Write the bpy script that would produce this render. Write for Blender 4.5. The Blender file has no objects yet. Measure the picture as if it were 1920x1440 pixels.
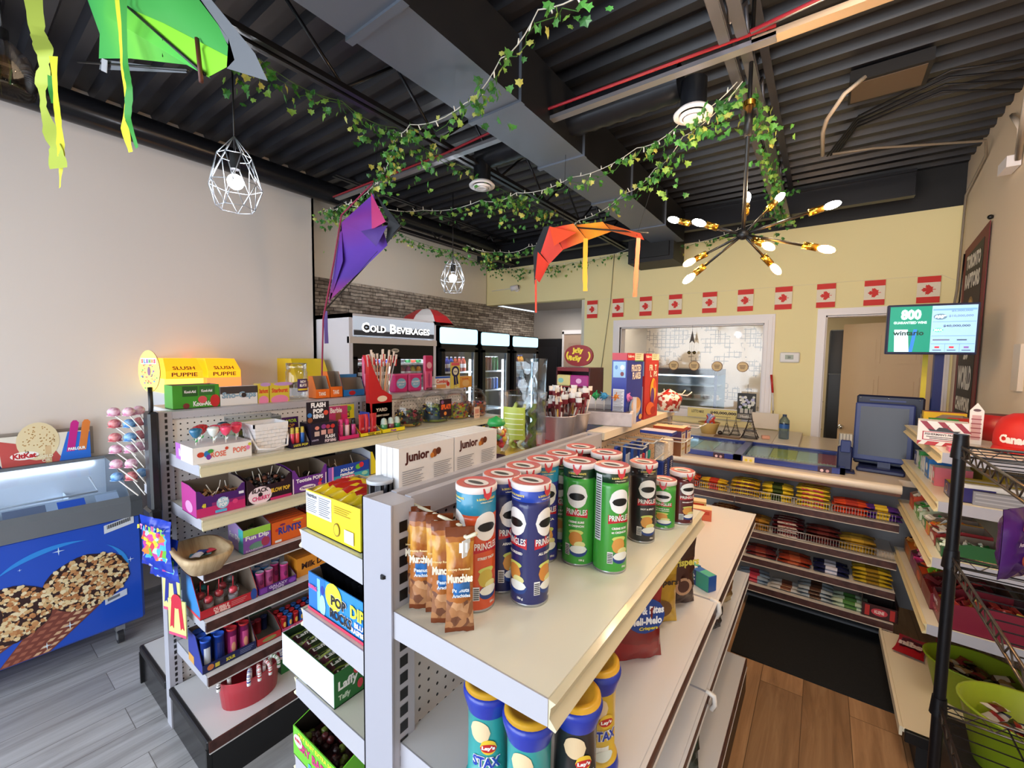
import bpy, math, random
from mathutils import Matrix, Vector
random.seed(7)
S = bpy.context.scene; COL = S.collection
PI = math.pi; sin = math.sin; cos = math.cos

# ------------------------------------------------------------ camera, world, lights, exposure
def cam_axes(yaw, pitch, roll):
    cy, sy, cp, sp = cos(yaw), sin(yaw), cos(pitch), sin(pitch)
    f = Vector((-sy*cp, cy*cp, -sp)); r = Vector((cy, sy, 0)); u = r.cross(f)
    c, s = cos(roll), sin(roll)
    return r*c + u*s, u*c - r*s, f
cr, cu, cf = cam_axes(math.radians(36.2), math.radians(3.8), math.radians(.75))
cd = bpy.data.cameras.new('camera'); cam = bpy.data.objects.new('camera', cd); COL.objects.link(cam)
cam.matrix_world = Matrix(((cr.x, cu.x, -cf.x, 0), (cr.y, cu.y, -cf.y, 0), (cr.z, cu.z, -cf.z, 1.646), (0, 0, 0, 1)))
cd.sensor_width = 36; cd.lens = 795/1920*36; cd.clip_start = .05
S.camera = cam
W = bpy.data.worlds.new('world'); S.world = W; W.use_nodes = True
W.node_tree.nodes['Background'].inputs[0].default_value = (.72, .86, 1, 1)
W.node_tree.nodes['Background'].inputs[1].default_value = 1.0
S.view_settings.view_transform = 'Standard'; S.view_settings.look = 'None'
S.view_settings.gamma = 1; S.view_settings.use_curve_mapping = False
S.view_settings.exposure = 0.95
def area(name, loc, target, sx, sy, power, col, spread=None):
    l = bpy.data.lights.new(name, 'AREA'); l.shape = 'RECTANGLE'; l.size = sx; l.size_y = sy; l.energy = power; l.color = col
    if spread: l.spread = spread
    o = bpy.data.objects.new(name, l); COL.objects.link(o); o.location = loc
    o.rotation_euler = (Vector(target)-Vector(loc)).to_track_quat('-Z', 'Y').to_euler()
    return o
area('daylight_storefront', (-1.6, -2.32, 1.45), (-1.6, 1, 1.2), 4.2, 2.4, 82, (.82, .91, 1))
area('kitchen_ceiling_light', (-1.3, 6.0, 2.42), (-1.3, 6.0, 0), 1.6, .5, 13, (1, .93, .82))
area('hallway_fill_light', (-3.2, 5.4, 2.35), (-3.2, 5.4, 0), .2, .2, 4, (1, .95, .88))  # unseen fill lamp, added to brighten the alcove walls and hallway
area('counter_ceiling_light', (.25, 1.0, 3.05), (.35, 2.2, 1), .5, .5, 9, (1, .86, .70))

# ------------------------------------------------------------ materials
def lin(h):
    if isinstance(h, str):
        h = h.lstrip('#'); v = [int(h[i:i+2], 16)/255 for i in (0, 2, 4)]
        return tuple(x/12.92 if x <= .04045 else ((x+.055)/1.055)**2.4 for x in v)
    return h
MC = {}
def M(hexc, rough=.5, metal=0., emit=0., coat=0.):
    k = (hexc, rough, metal, emit, coat)
    if k in MC: return MC[k]
    m = bpy.data.materials.new('m_'+str(hexc).strip('#')); m.use_nodes = True
    b = m.node_tree.nodes['Principled BSDF']; c = lin(hexc)
    b.inputs['Base Color'].default_value = (*c, 1); b.inputs['Roughness'].default_value = rough
    b.inputs['Metallic'].default_value = metal
    if coat: b.inputs['Coat Weight'].default_value = coat; b.inputs['Coat Roughness'].default_value = .12
    if emit: b.inputs['Emission Color'].default_value = (*c, 1); b.inputs['Emission Strength'].default_value = emit
    m.diffuse_color = (*c, 1)
    MC[k] = m; return m
def G(tint='#ffffff', refl=.12, tr=.95, name='glass'):
    k = ('glass', tint, refl, tr)
    if k in MC: return MC[k]
    m = bpy.data.materials.new(name); m.use_nodes = True; nt = m.node_tree; nt.nodes.clear()
    o = nt.nodes.new('ShaderNodeOutputMaterial'); mx = nt.nodes.new('ShaderNodeMixShader')
    t = nt.nodes.new('ShaderNodeBsdfTransparent'); g = nt.nodes.new('ShaderNodeBsdfGlossy')
    c = lin(tint); t.inputs[0].default_value = tuple(x*tr for x in c)+(1,); g.inputs['Roughness'].default_value = .06
    lw = nt.nodes.new('ShaderNodeLayerWeight'); lw.inputs[0].default_value = .35
    mr = nt.nodes.new('ShaderNodeMapRange'); mr.inputs[3].default_value = refl*.35; mr.inputs[4].default_value = min(1, refl*4)
    nt.links.new(lw.outputs['Fresnel'], mr.inputs[0]); nt.links.new(mr.outputs[0], mx.inputs[0])
    nt.links.new(t.outputs[0], mx.inputs[1]); nt.links.new(g.outputs[0], mx.inputs[2]); nt.links.new(mx.outputs[0], o.inputs[0])
    MC[k] = m; return m
def NM(name, build, rough=.5, metal=0.):
    if name in MC: return MC[name]
    m = bpy.data.materials.new(name); m.use_nodes = True; nt = m.node_tree
    b = nt.nodes['Principled BSDF']; b.inputs['Roughness'].default_value = rough; b.inputs['Metallic'].default_value = metal
    def N(t, **k):
        n = nt.nodes.new(t)
        for a, v in k.items():
            if a.startswith('i_'): n.inputs[a[2:].replace('_', ' ')].default_value = v
            elif a.startswith('n'): n.inputs[int(a[1:])].default_value = v
            else: setattr(n, a, v)
        return n
    build(nt, b, N, nt.links.new); MC[name] = m; return m
def ramp(N, stops):
    r = N('ShaderNodeValToRGB'); cr_ = r.color_ramp
    while len(cr_.elements) < len(stops): cr_.elements.new(.5)
    for e, (p, c) in zip(cr_.elements, stops): e.position = p; e.color = (*lin(c), 1)
    return r
def planks(c1, c2, c3, grain, sc, name):
    def f(nt, b, N, L):
        tc = N('ShaderNodeTexCoord'); mp = N('ShaderNodeMapping'); mp.inputs['Rotation'].default_value = (0, 0, PI/2)
        L(tc.outputs['Object'], mp.inputs[0])
        br = N('ShaderNodeTexBrick'); br.offset = .37
        for i, v in (('Scale', 1), ('Mortar Size', .0014), ('Brick Width', 1.22), ('Row Height', .18), ('Bias', 0)): br.inputs[i].default_value = v
        br.inputs['Color1'].default_value = (.1, .1, .1, 1); br.inputs['Color2'].default_value = (.9, .9, .9, 1); br.inputs['Mortar'].default_value = (0, 0, 0, 1)
        L(mp.outputs[0], br.inputs[0])
        m2 = N('ShaderNodeMapping'); m2.inputs['Scale'].default_value = (sc*12, sc*.9, 1); L(tc.outputs['Object'], m2.inputs[0])
        off = N('ShaderNodeVectorMath', operation='ADD'); L(m2.outputs[0], off.inputs[0])
        sc3 = N('ShaderNodeVectorMath', operation='SCALE'); sc3.inputs['Scale'].default_value = 37; L(br.outputs['Color'], sc3.inputs[0]); L(sc3.outputs[0], off.inputs[1])
        nz = N('ShaderNodeTexNoise'); nz.inputs['Scale'].default_value = 1.6; nz.inputs['Detail'].default_value = 8; nz.inputs['Roughness'].default_value = .65; nz.inputs['Distortion'].default_value = .8
        L(off.outputs[0], nz.inputs['Vector'])
        r = ramp(N, [(.25, c1), (.5, c2), (.75, c3)]); L(nz.outputs[0], r.inputs[0])
        hs = N('ShaderNodeMix', data_type='RGBA', blend_type='MULTIPLY'); hs.inputs[0].default_value = .35
        L(r.outputs[0], hs.inputs[6]); L(br.outputs['Color'], hs.inputs[7])
        mo = N('ShaderNodeMix', data_type='RGBA'); L(br.outputs['Fac'], mo.inputs[0]); L(hs.outputs[2], mo.inputs[6]); mo.inputs[7].default_value = (*lin(grain), 1)
        L(mo.outputs[2], b.inputs['Base Color'])
        bp = N('ShaderNodeBump'); bp.inputs['Strength'].default_value = .12; L(nz.outputs[0], bp.inputs['Height']); L(bp.outputs[0], b.inputs['Normal'])
    return NM(name, f, .38)
def pegm(base, name):
    def f(nt, b, N, L):
        tc = N('ShaderNodeTexCoord'); sx = N('ShaderNodeSeparateXYZ'); L(tc.outputs['Object'], sx.inputs[0])
        def cell(o):
            a = N('ShaderNodeMath', operation='DIVIDE'); L(o, a.inputs[0]); a.inputs[1].default_value = .0254
            q = N('ShaderNodeMath', operation='FRACT'); L(a.outputs[0], q.inputs[0])
            s = N('ShaderNodeMath', operation='SUBTRACT'); L(q.outputs[0], s.inputs[0]); s.inputs[1].default_value = .5
            p = N('ShaderNodeMath', operation='POWER'); L(s.outputs[0], p.inputs[0]); p.inputs[1].default_value = 2
            return p.outputs[0]
        ad = N('ShaderNodeMath', operation='ADD'); L(cell(sx.outputs[1]), ad.inputs[0]); L(cell(sx.outputs[2]), ad.inputs[1])
        lt = N('ShaderNodeMath', operation='LESS_THAN'); L(ad.outputs[0], lt.inputs[0]); lt.inputs[1].default_value = .018
        mx = N('ShaderNodeMix', data_type='RGBA'); L(lt.outputs[0], mx.inputs[0]); mx.inputs[6].default_value = (*lin(base), 1); mx.inputs[7].default_value = (*lin('#15151a'), 1)
        L(mx.outputs[2], b.inputs['Base Color'])
    return NM(name, f, .45)
def stone():
    def f(nt, b, N, L):
        tc = N('ShaderNodeTexCoord'); sx = N('ShaderNodeSeparateXYZ'); L(tc.outputs['Object'], sx.inputs[0])
        cb = N('ShaderNodeCombineXYZ'); L(sx.outputs[1], cb.inputs[0]); L(sx.outputs[2], cb.inputs[1])
        nz0 = N('ShaderNodeTexNoise'); nz0.inputs['Scale'].default_value = 9; L(tc.outputs['Object'], nz0.inputs['Vector'])
        mx0 = N('ShaderNodeMix', data_type='RGBA'); mx0.inputs[0].default_value = .018; L(cb.outputs[0], mx0.inputs[6]); L(nz0.outputs['Color'], mx0.inputs[7])
        br = N('ShaderNodeTexBrick'); br.offset = .43; br.squash = .7; br.squash_frequency = 3
        for i, v in (('Scale', 1), ('Mortar Size', .0035), ('Mortar Smooth', .4), ('Brick Width', .23), ('Row Height', .034)): br.inputs[i].default_value = v
        br.inputs['Color1'].default_value = (*lin('#8f8177'), 1); br.inputs['Color2'].default_value = (*lin('#ebe1d4'), 1); br.inputs['Mortar'].default_value = (*lin('#3a322d'), 1)
        L(mx0.outputs[2], br.inputs[0])
        nz = N('ShaderNodeTexNoise'); nz.inputs['Scale'].default_value = 22; nz.inputs['Detail'].default_value = 6; L(tc.outputs['Object'], nz.inputs['Vector'])
        r = ramp(N, [(.3, '#8a8079'), (.7, '#ffffff')]); L(nz.outputs[0], r.inputs[0])
        mu = N('ShaderNodeMix', data_type='RGBA', blend_type='MULTIPLY'); mu.inputs[0].default_value = .8; L(br.outputs[0], mu.inputs[6]); L(r.outputs[0], mu.inputs[7])
        L(mu.outputs[2], b.inputs['Base Color'])
        bp = N('ShaderNodeBump'); bp.inputs['Strength'].default_value = .7; bp.inputs['Distance'].default_value = .01; L(br.outputs[0], bp.inputs['Height']); L(bp.outputs[0], b.inputs['Normal'])
    return NM('ledgestone_wallpaper', f, .75)
def noisy(name, c1, c2, scale, rough=.5, metal=0., bump=0., detail=4, stretch=(1, 1, 1)):
    def f(nt, b, N, L):
        tc = N('ShaderNodeTexCoord'); mp = N('ShaderNodeMapping'); mp.inputs['Scale'].default_value = stretch; L(tc.outputs['Object'], mp.inputs[0])
        nz = N('ShaderNodeTexNoise'); nz.inputs['Scale'].default_value = scale; nz.inputs['Detail'].default_value = detail; L(mp.outputs[0], nz.inputs['Vector'])
        r = ramp(N, [(.35, c1), (.65, c2)]); L(nz.outputs[0], r.inputs[0]); L(r.outputs[0], b.inputs['Base Color'])
        if bump:
            bp = N('ShaderNodeBump'); bp.inputs['Strength'].default_value = bump; L(nz.outputs[0], bp.inputs['Height']); L(bp.outputs[0], b.inputs['Normal'])
    return NM(name, f, rough, metal)
def candy(name, cols, scale=60, rough=.3):
    # voronoi cells in constant colours: the printed confetti look of sweets and wrappers
    def f(nt, b, N, L):
        tc = N('ShaderNodeTexCoord'); v = N('ShaderNodeTexVoronoi'); v.inputs['Scale'].default_value = scale; L(tc.outputs['Object'], v.inputs['Vector'])
        sp = N('ShaderNodeSeparateColor'); L(v.outputs['Color'], sp.inputs[0])
        r = ramp(N, [(i/len(cols), c) for i, c in enumerate(cols)]); r.color_ramp.interpolation = 'CONSTANT'
        L(sp.outputs[0], r.inputs[0]); L(r.outputs[0], b.inputs['Base Color'])
        bp = N('ShaderNodeBump'); bp.inputs['Strength'].default_value = .25; bp.inputs['Distance'].default_value = .004; L(v.outputs['Distance'], bp.inputs['Height']); L(bp.outputs[0], b.inputs['Normal'])
    return NM(name, f, rough)
WHITE = M('#d9d8da', .35); CREAM = M('#e2e0cf', .3, coat=.25); STEEL = M('#b4b4be', .38); BLACK = M('#121214', .4)
BROWN = noisy('brown_price_strip', '#3d201b', '#54302a', 30, .4, stretch=(1, 1, 1)); CHROME = M('#d8d8d8', .12, 1.)

# ------------------------------------------------------------ mesh building
TXT = {}
def glyphs(s, bold=.0):
    k = (s, bold)
    if k in TXT: return TXT[k]
    c = bpy.data.curves.new('t', 'FONT'); c.body = s; c.size = 1; c.resolution_u = 2; c.offset = bold; c.fill_mode = 'FRONT'
    o = bpy.data.objects.new('t', c); COL.objects.link(o)
    dg = bpy.context.evaluated_depsgraph_get(); me = bpy.data.meshes.new_from_object(o.evaluated_get(dg))
    vs = [(v.co.x, v.co.y) for v in me.vertices]; fs = [tuple(p.vertices) for p in me.polygons]
    bpy.data.objects.remove(o); bpy.data.curves.remove(c); bpy.data.meshes.remove(me)
    if vs:
        x0 = min(v[0] for v in vs); x1 = max(v[0] for v in vs); y0 = min(v[1] for v in vs); y1 = max(v[1] for v in vs)
    else: x0 = y0 = 0; x1 = y1 = 1
    TXT[k] = (vs, fs, x0, x1, y0, y1); return TXT[k]
class MB:
    def __init__(s): s.v = []; s.f = []; s.m = []; s.mats = []; s.sm = []; s.X = Matrix.Identity(4)
    def mi(s, m):
        if isinstance(m, str): m = M(m)
        if m not in s.mats: s.mats.append(m)
        return s.mats.index(m)
    def add(s, vs, fs, m, smooth=False):
        b = len(s.v); s.v += [tuple(s.X @ Vector(p)) for p in vs]
        one = not isinstance(m, (list, tuple)); i1 = s.mi(m) if one else 0
        for k, f in enumerate(fs):
            s.f.append(tuple(b+i for i in f)); s.m.append(i1 if one else s.mi(m[k])); s.sm.append(smooth)
    def box(s, x0, x1, y0, y1, z0, z1, m, **k):   # k: xp xn yp yn zp zn face materials
        vs = [(x, y, z) for z in (z0, z1) for y in (y0, y1) for x in (x0, x1)]
        fs = [(0, 2, 3, 1), (4, 5, 7, 6), (0, 1, 5, 4), (2, 6, 7, 3), (0, 4, 6, 2), (1, 3, 7, 5)]
        s.add(vs, fs, [k.get(n, m) for n in ('zn', 'zp', 'yn', 'yp', 'xn', 'xp')]); return s
    def bbox(s, x0, x1, y0, y1, z0, z1, m, r=.003):  # bevelled box
        vs = []; fs = []
        def P(a, b, c): vs.append((a, b, c)); return len(vs)-1
        g = {}
        for i, (xa, xb) in enumerate(((x0, x0+r), (x1, x1-r))):
            for j, (ya, yb) in enumerate(((y0, y0+r), (y1, y1-r))):
                for k, (za, zb) in enumerate(((z0, z0+r), (z1, z1-r))):
                    g[i, j, k] = (P(xa, yb, zb), P(xb, ya, zb), P(xb, yb, za)); fs.append(g[i, j, k])
        for i in (0, 1): fs.append([g[i, j, k][0] for j, k in ((0, 0), (0, 1), (1, 1), (1, 0))])
        for j in (0, 1): fs.append([g[i, j, k][1] for i, k in ((0, 0), (0, 1), (1, 1), (1, 0))])
        for k in (0, 1): fs.append([g[i, j, k][2] for i, j in ((0, 0), (0, 1), (1, 1), (1, 0))])
        for a in (0, 1):
            for b in (0, 1):
                fs.append((g[a, b, 0][0], g[a, b, 1][0], g[a, b, 1][1], g[a, b, 0][1]))
                fs.append((g[a, 0, b][0], g[a, 1, b][0], g[a, 1, b][2], g[a, 0, b][2]))
                fs.append((g[0, a, b][1], g[1, a, b][1], g[1, a, b][2], g[0, a, b][2]))
        s.add(vs, fs, m); return s
    def quad(s, a, b, c, d, m): s.add([a, b, c, d], [(0, 1, 2, 3)], m); return s
    def poly(s, pts, m): s.add(pts, [tuple(range(len(pts)))], m); return s
    def slab(s, pts, nrm, t, m, ms=None):   # thick polygon
        n = len(pts); nv = Vector(nrm)*t; a = [Vector(p) for p in pts]; q = [p+nv for p in a]
        s.add([*a, *q], [tuple(range(n)), tuple(range(2*n-1, n-1, -1))]+[(i, (i+1) % n, n+(i+1) % n, n+i) for i in range(n)], [m, m]+[ms or m]*n); return s
    def cyl(s, x, y, z0, z1, r0, m, r1=None, n=20, top=None, bot=None, hollow=False):
        s.lathe([(r0, z0, m), (r0 if r1 is None else r1, z1, m)], x, y, n)
        r1 = r0 if r1 is None else r1
        for z, r, mm, up in ((z0, r0, bot or m, 0), (z1, r1, top or m, 1)):
            if hollow and up: continue
            ps = [(x+r*cos(2*PI*i/n), y+r*sin(2*PI*i/n), z) for i in range(n)]
            s.poly(ps if up else ps[::-1], mm)
        return s
    def lathe(s, prof, x=0, y=0, n=24):
        vs = []; fs = []; ms = []
        for r, z, m in prof: vs += [(x+r*cos(2*PI*i/n), y+r*sin(2*PI*i/n), z) for i in range(n)]
        for k in range(len(prof)-1):
            for i in range(n): fs.append((k*n+i, k*n+(i+1) % n, (k+1)*n+(i+1) % n, (k+1)*n+i)); ms.append(prof[k+1][2])
        s.add(vs, fs, ms, True); return s
    def tube(s, pts, r, m, n=6):
        pts = [Vector(p) for p in pts]; vs = []; fs = []; prev = None
        for i, p in enumerate(pts):
            t = (pts[min(i+1, len(pts)-1)]-pts[max(i-1, 0)]).normalized()
            if prev is None: prev = t.orthogonal().normalized()
            u = prev-t*prev.dot(t)
            u = u.normalized() if u.length > 1e-5 else t.orthogonal().normalized(); w = t.cross(u); prev = u
            rr = r[i] if isinstance(r, (list, tuple)) else r
            vs += [tuple(p+u*rr*cos(2*PI*k/n)+w*rr*sin(2*PI*k/n)) for k in range(n)]
        for i in range(len(pts)-1):
            for k in range(n): fs.append((i*n+k, i*n+(k+1) % n, (i+1)*n+(k+1) % n, (i+1)*n+k))
        fs.append(tuple(range(n))[::-1]); fs.append(tuple((len(pts)-1)*n+k for k in range(n)))
        s.add(vs, fs, m, n > 4); return s
    def ball(s, x, y, z, r, m, rz=None, n=12, k=8, mfn=None):
        rz = rz or r; vs = []; fs = []; ms = []
        for j in range(k+1):
            a = PI*j/k-PI/2
            vs += [(x+r*cos(a)*cos(2*PI*i/n), y+r*cos(a)*sin(2*PI*i/n), z+rz*sin(a)) for i in range(n)]
        for j in range(k):
            for i in range(n): fs.append((j*n+i, j*n+(i+1) % n, (j+1)*n+(i+1) % n, (j+1)*n+i)); ms.append(mfn(i/n, j/k) if mfn else m)
        s.add(vs, fs, ms, True); return s
    def text(s, t, o, u, v, h, m, w=None, bold=.03, lift=.0006):
        vs, fs, x0, x1, y0, y1 = glyphs(t, bold)
        u = Vector(u).normalized(); v = Vector(v).normalized(); n = u.cross(v)*lift; o = Vector(o)
        sy = h/max(y1-y0, 1e-6); sx = w/max(x1-x0, 1e-6) if w else sy
        s.add([tuple(o+u*(a-x0)*sx+v*(b-y0)*sy+n) for a, b in vs], fs, m); return s
    def ftext(s, t, x, z, h, m, y=0., w=None, bold=.03, lift=.0006):   # on a face that looks along -y
        return s.text(t, (x, y, z), (1, 0, 0), (0, 0, 1), h, m, w, bold, lift)
    def disc(s, x, z, r, m, y=0., rz=None, n=16, lift=.0004):
        rz = rz or r; return s.poly([(x+r*cos(2*PI*i/n), y-lift, z+rz*sin(2*PI*i/n)) for i in range(n)], m)
    def rect(s, x0, x1, z0, z1, m, y=0., lift=.0003): return s.quad((x0, y-lift, z0), (x1, y-lift, z0), (x1, y-lift, z1), (x0, y-lift, z1), m)
    def bag(s, w, h, t, fn, nx=10, nz=14, wr=.006, seed=1, crimp=.06, lie=False):
        # pillow pouch standing on z=0, centred x, front looks along -y; fn(u, v, side) -> material
        rd = random.Random(seed); jit = [[rd.uniform(-1, 1) for _ in range(nx+1)] for _ in range(nz+1)]
        for side in (-1, 1):
            vs = []; fs = []; ms = []
            for j in range(nz+1):
                v = j/nz; e = min(v, 1-v)
                pz = max(0, min(1, (e-crimp)/.22)); pz = pz**.6
                for i in range(nx+1):
                    u = i/nx; px = max(0, 1-(2*u-1)**2)**.55
                    d = t/2*pz*px
                    nar = 1-.1*pz*(1 if 0 < v < 1 else 0)
                    jj = jit[j][i]*wr*(1 if 0 < i < nx else 0)*(.5 if pz == 0 else 1)
                    vs.append(((u-.5)*w*nar, side*(d+.0006)+jj*(1 if side < 0 else .4), v*h))
            for j in range(nz):
                for i in range(nx):
                    q = (j*(nx+1)+i, j*(nx+1)+i+1, (j+1)*(nx+1)+i+1, (j+1)*(nx+1)+i)
                    fs.append(q if side < 0 else q[::-1]); ms.append(fn((i+.5)/nx, (j+.5)/nz, side))
            s.add(vs, fs, ms, True)
        return s
    def build(s, name, parent=None, label=None, cat=None, loc=(0, 0, 0), rz=0, group=None, kind=None, rx=0, ry=0):
        me = bpy.data.meshes.new(name); me.from_pydata(s.v, [], s.f)
        for m in s.mats: me.materials.append(m)
        me.polygons.foreach_set('material_index', s.m); me.polygons.foreach_set('use_smooth', s.sm); me.update()
        o = bpy.data.objects.new(name, me); COL.objects.link(o); o.location = loc; o.rotation_euler = (rx, ry, rz)
        if parent: o.parent = parent
        return tag(o, label, cat, group, kind)
def tag(o, label=None, cat=None, group=None, kind=None):
    for k, v in (('label', label), ('category', cat), ('group', group), ('kind', kind)):
        if v: o[k] = v
    return o
def thing(name, label, cat, loc=(0, 0, 0), rz=0, group=None, rx=0):
    o = bpy.data.objects.new(name, None); COL.objects.link(o); o.location = loc; o.rotation_euler = (rx, 0, rz); o.empty_display_size = .05
    return tag(o, label, cat, group)
def dup(root, loc, rz=None, label=None, group=None, rot=None):
    r = root.copy(); COL.objects.link(r); r.location = loc
    if rz is not None: r.rotation_euler = (root.rotation_euler.x, root.rotation_euler.y, rz)
    if rot: r.rotation_euler = rot
    if label: r['label'] = label
    if group: r['group'] = group
    for ch in list(root.children):
        c = ch.copy(); COL.objects.link(c); c.parent = r
        for g in list(ch.children):
            d = g.copy(); COL.objects.link(d); d.parent = c
    return r
def struct(name, mb, parent=None, **k): return mb.build(name, parent, kind=None if parent else 'structure', **k)
FX = PI/2     # fronts look along +x
FXN = -PI/2   # fronts look along -x
# ============================================================ THE ROOM
RX = .82; LX = -3.7; SX = -3.95; BY = 4.75; CZ = 3.17; FY = -2.5
bw = M('#d9cfc8', .75); cw = M('#f2e9dc', .75); yw = M('#f4e6ae', .7); kb = M('#17171b', .6); trimw = M('#efe9ea', .4)
grey_planks = planks('#8f8b8b', '#bcbbbd', '#d8d8da', '#6b6765', 1.0, 'grey_oak_planks')
brown_planks = planks('#8a6848', '#ad8560', '#c69f76', '#5f4630', 1.2, 'planks_brown_tone')  # planks in a browner tone for the counter side
f = MB(); f.box(-4.0, -.62, FY, 7.6, -.06, 0, grey_planks); struct('floor', f)
f = MB(); f.box(-.62, 1.2, FY, 7.6, -.06, 0, brown_planks); struct('floor_counter_side', f)
f = MB()   # ceiling: corrugated steel deck, ribs along x
deck = M('#26262b', .38, .15); y = FY; pts = []
while y < BY:
    pts += [(y, CZ), (y+.05, CZ), (y+.068, CZ+.045), (y+.132, CZ+.045)]; y += .15
pts.append((BY, CZ)); pts = [p for p in pts if p[0] <= BY]
for (a, za), (b, zb) in zip(pts, pts[1:]): f.quad((-4.0, a, za), (RX, a, za), (RX, b, zb), (-4.0, b, zb), deck)
f.box(-4.0, RX, FY, BY, CZ+.05, CZ+.1, deck); struct('ceiling', f)
f = MB(); f.box(LX-.15, LX, FY, 2.05, 0, CZ+.05, bw); f.box(-4.1, LX, 2.03, 2.05, 0, CZ+.05, bw); struct('wall_left', f)
f = MB(); f.box(SX-.1, SX, 2.05, 7.2, 0, 2.38, stone()); f.box(SX-.1, SX, 2.05, BY+.1, 2.38, CZ+.05, cw); struct('wall_left_alcove', f)
f = MB(); f.box(SX, SX+.012, 2.05, BY-.06, 2.375, 2.395, cw); struct('trim_1', f)
f = MB(); rw = M('#e2cfb6', .7); f.box(RX, RX+.1, FY, 7.2, 0, CZ+.05, rw); struct('wall_right', f)
f = MB(); y0, y1 = BY, BY+.12; zt = 2.85
WX0, WX1, WZ0, WZ1 = -1.92, -.47, 1.11, 1.99; DX0, DX1, DZ = 0.0, .74, 2.04
def wb(x0, x1, z0, z1, m=yw): f.box(x0, x1, y0, y1, z0, z1, m)
wb(SX, -2.39, 2.36, zt); wb(-2.39, WX0, 0, zt); wb(WX0, WX1, 0, WZ0); wb(WX0, WX1, WZ1, zt); wb(WX1, DX0, 0, zt); wb(DX0, DX1, DZ, zt); wb(DX1, RX, 0, zt)
wb(SX, RX, zt, CZ+.05, kb); struct('wall_back', f)
# rooms behind
f = MB(); kw = M('#cbbfae', .6)
def wallp():
    def g(nt, b, N, L):
        tc = N('ShaderNodeTexCoord'); fac = None
        for rot, sx_, sy_ in ((0, 1, 1), (PI/2, 1, 1)):
            mp = N('ShaderNodeMapping'); L(tc.outputs['Object'], mp.inputs[0]); mp.inputs['Rotation'].default_value = (PI/2, 0, 0)
            m2 = N('ShaderNodeMapping'); m2.inputs['Rotation'].default_value = (0, 0, rot); L(mp.outputs[0], m2.inputs[0])
            br = N('ShaderNodeTexBrick'); br.offset = .31; br.squash = .6; br.squash_frequency = 2; L(m2.outputs[0], br.inputs[0])
            for i, v in (('Scale', 1), ('Mortar Size', .005), ('Brick Width', .26), ('Row Height', .067)): br.inputs[i].default_value = v
            if fac is None: fac = br.outputs['Fac']
            else:
                mm = N('ShaderNodeMath', operation='MAXIMUM'); L(fac, mm.inputs[0]); L(br.outputs['Fac'], mm.inputs[1]); fac = mm.outputs[0]
        nz = N('ShaderNodeTexNoise'); nz.inputs['Scale'].default_value = 5; L(tc.outputs['Object'], nz.inputs['Vector']); gt = N('ShaderNodeMath', operation='GREATER_THAN'); L(nz.outputs[0], gt.inputs[0]); gt.inputs[1].default_value = .5; ml = N('ShaderNodeMath', operation='MULTIPLY'); L(gt.outputs[0], ml.inputs[0]); L(fac, ml.inputs[1])
        mx = N('ShaderNodeMix', data_type='RGBA'); L(ml.outputs[0], mx.inputs[0]); mx.inputs[6].default_value = (*lin('#ddcbb4'), 1); mx.inputs[7].default_value = (*lin('#8d8072'), 1)
        L(mx.outputs[2], b.inputs['Base Color'])
    return NM('line_pattern_wallpaper', g, .35)
f.box(-2.39, -.28, 7.05, 7.15, 0, 2.7, wallp()); f.box(-.28, RX, 7.05, 7.15, 0, 2.7, M('#d9c79f', .7)); struct('wall_kitchen_back', f)
f = MB(); f.box(-2.49, -2.39, BY+.12, 7.15, 0, 2.7, M('#dfd6c8', .7)); struct('wall_kitchen_left', f)
f = MB(); f.box(-4.0, -2.49, 7.05, 7.15, 0, 2.7, M('#b9b0a8', .7)); f.box(SX, -2.49, 6.0, 6.05, 0, 2.6, M('#b2aaa4', .7)); struct('wall_hallway', f)
f = MB(); f.box(-4.0, RX, BY+.12, 7.15, 2.6, 2.7, M('#d8d2cc', .7)); f.box(SX, -2.39, BY+.12, 7.1, 2.40, 2.44, M('#a9a49f', .7)); struct('ceiling_back_rooms', f)
f = MB()   # shopfront behind the camera: low wall, mullions
fm = M('#3a3b3f', .4, .6)
for a, b in ((-3.7, -3.6), (-1.65, -1.55), (.72, .82)): f.box(a, b, FY-.05, FY+.03, 0, CZ, fm)
f.box(LX, RX, FY-.05, FY+.03, 0, .35, fm); f.box(LX, RX, FY-.05, FY+.03, 2.65, CZ+.05, M('#c9c0b8', .7)); struct('wall_front', f)
f = MB(); f.box(-3.6, -1.65, FY-.02, FY-.01, .35, 2.65, G()); f.box(-1.55, .72, FY-.02, FY-.01, .35, 2.65, G()); struct('window_2', f)
# window and door casings
def casing(name, x0, x1, z0, z1, bottom=True, w=.085):
    f = MB(); y = BY
    for k, (o, t) in enumerate(((w, .016), (w-.02, .026), (w-.055, .034))):
        f.box(x0-o, x0, y-t, y, z0-(o if bottom else 0), z1+o, trimw); f.box(x1, x1+o, y-t, y, z0-(o if bottom else 0), z1+o, trimw)
        f.box(x0, x1, y-t, y, z1, z1+o, trimw)
        if bottom: f.box(x0, x1, y-t, y, z0-o, z0, trimw)
    f.box(x0-.001, x0+.012, y, y+.12, z0, z1, trimw); f.box(x1-.012, x1+.001, y, y+.12, z0, z1, trimw); f.box(x0, x1, y, y+.12, z1-.012, z1+.001, trimw)
    if bottom: f.box(x0, x1, y, y+.12, z0, z0+.012, trimw)
    return struct(name, f)
w1 = casing('window_1', WX0, WX1, WZ0, WZ1)
f = MB(); f.box(WX0+.012, WX1-.012, BY+.06, BY+.065, WZ0+.012, WZ1-.012, G(refl=.1)); f.build('window_pane', w1)
casing('trim_2', DX0, DX1, 0, DZ, False, .062)
f = MB()   # six panel kitchen door standing open
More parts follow.
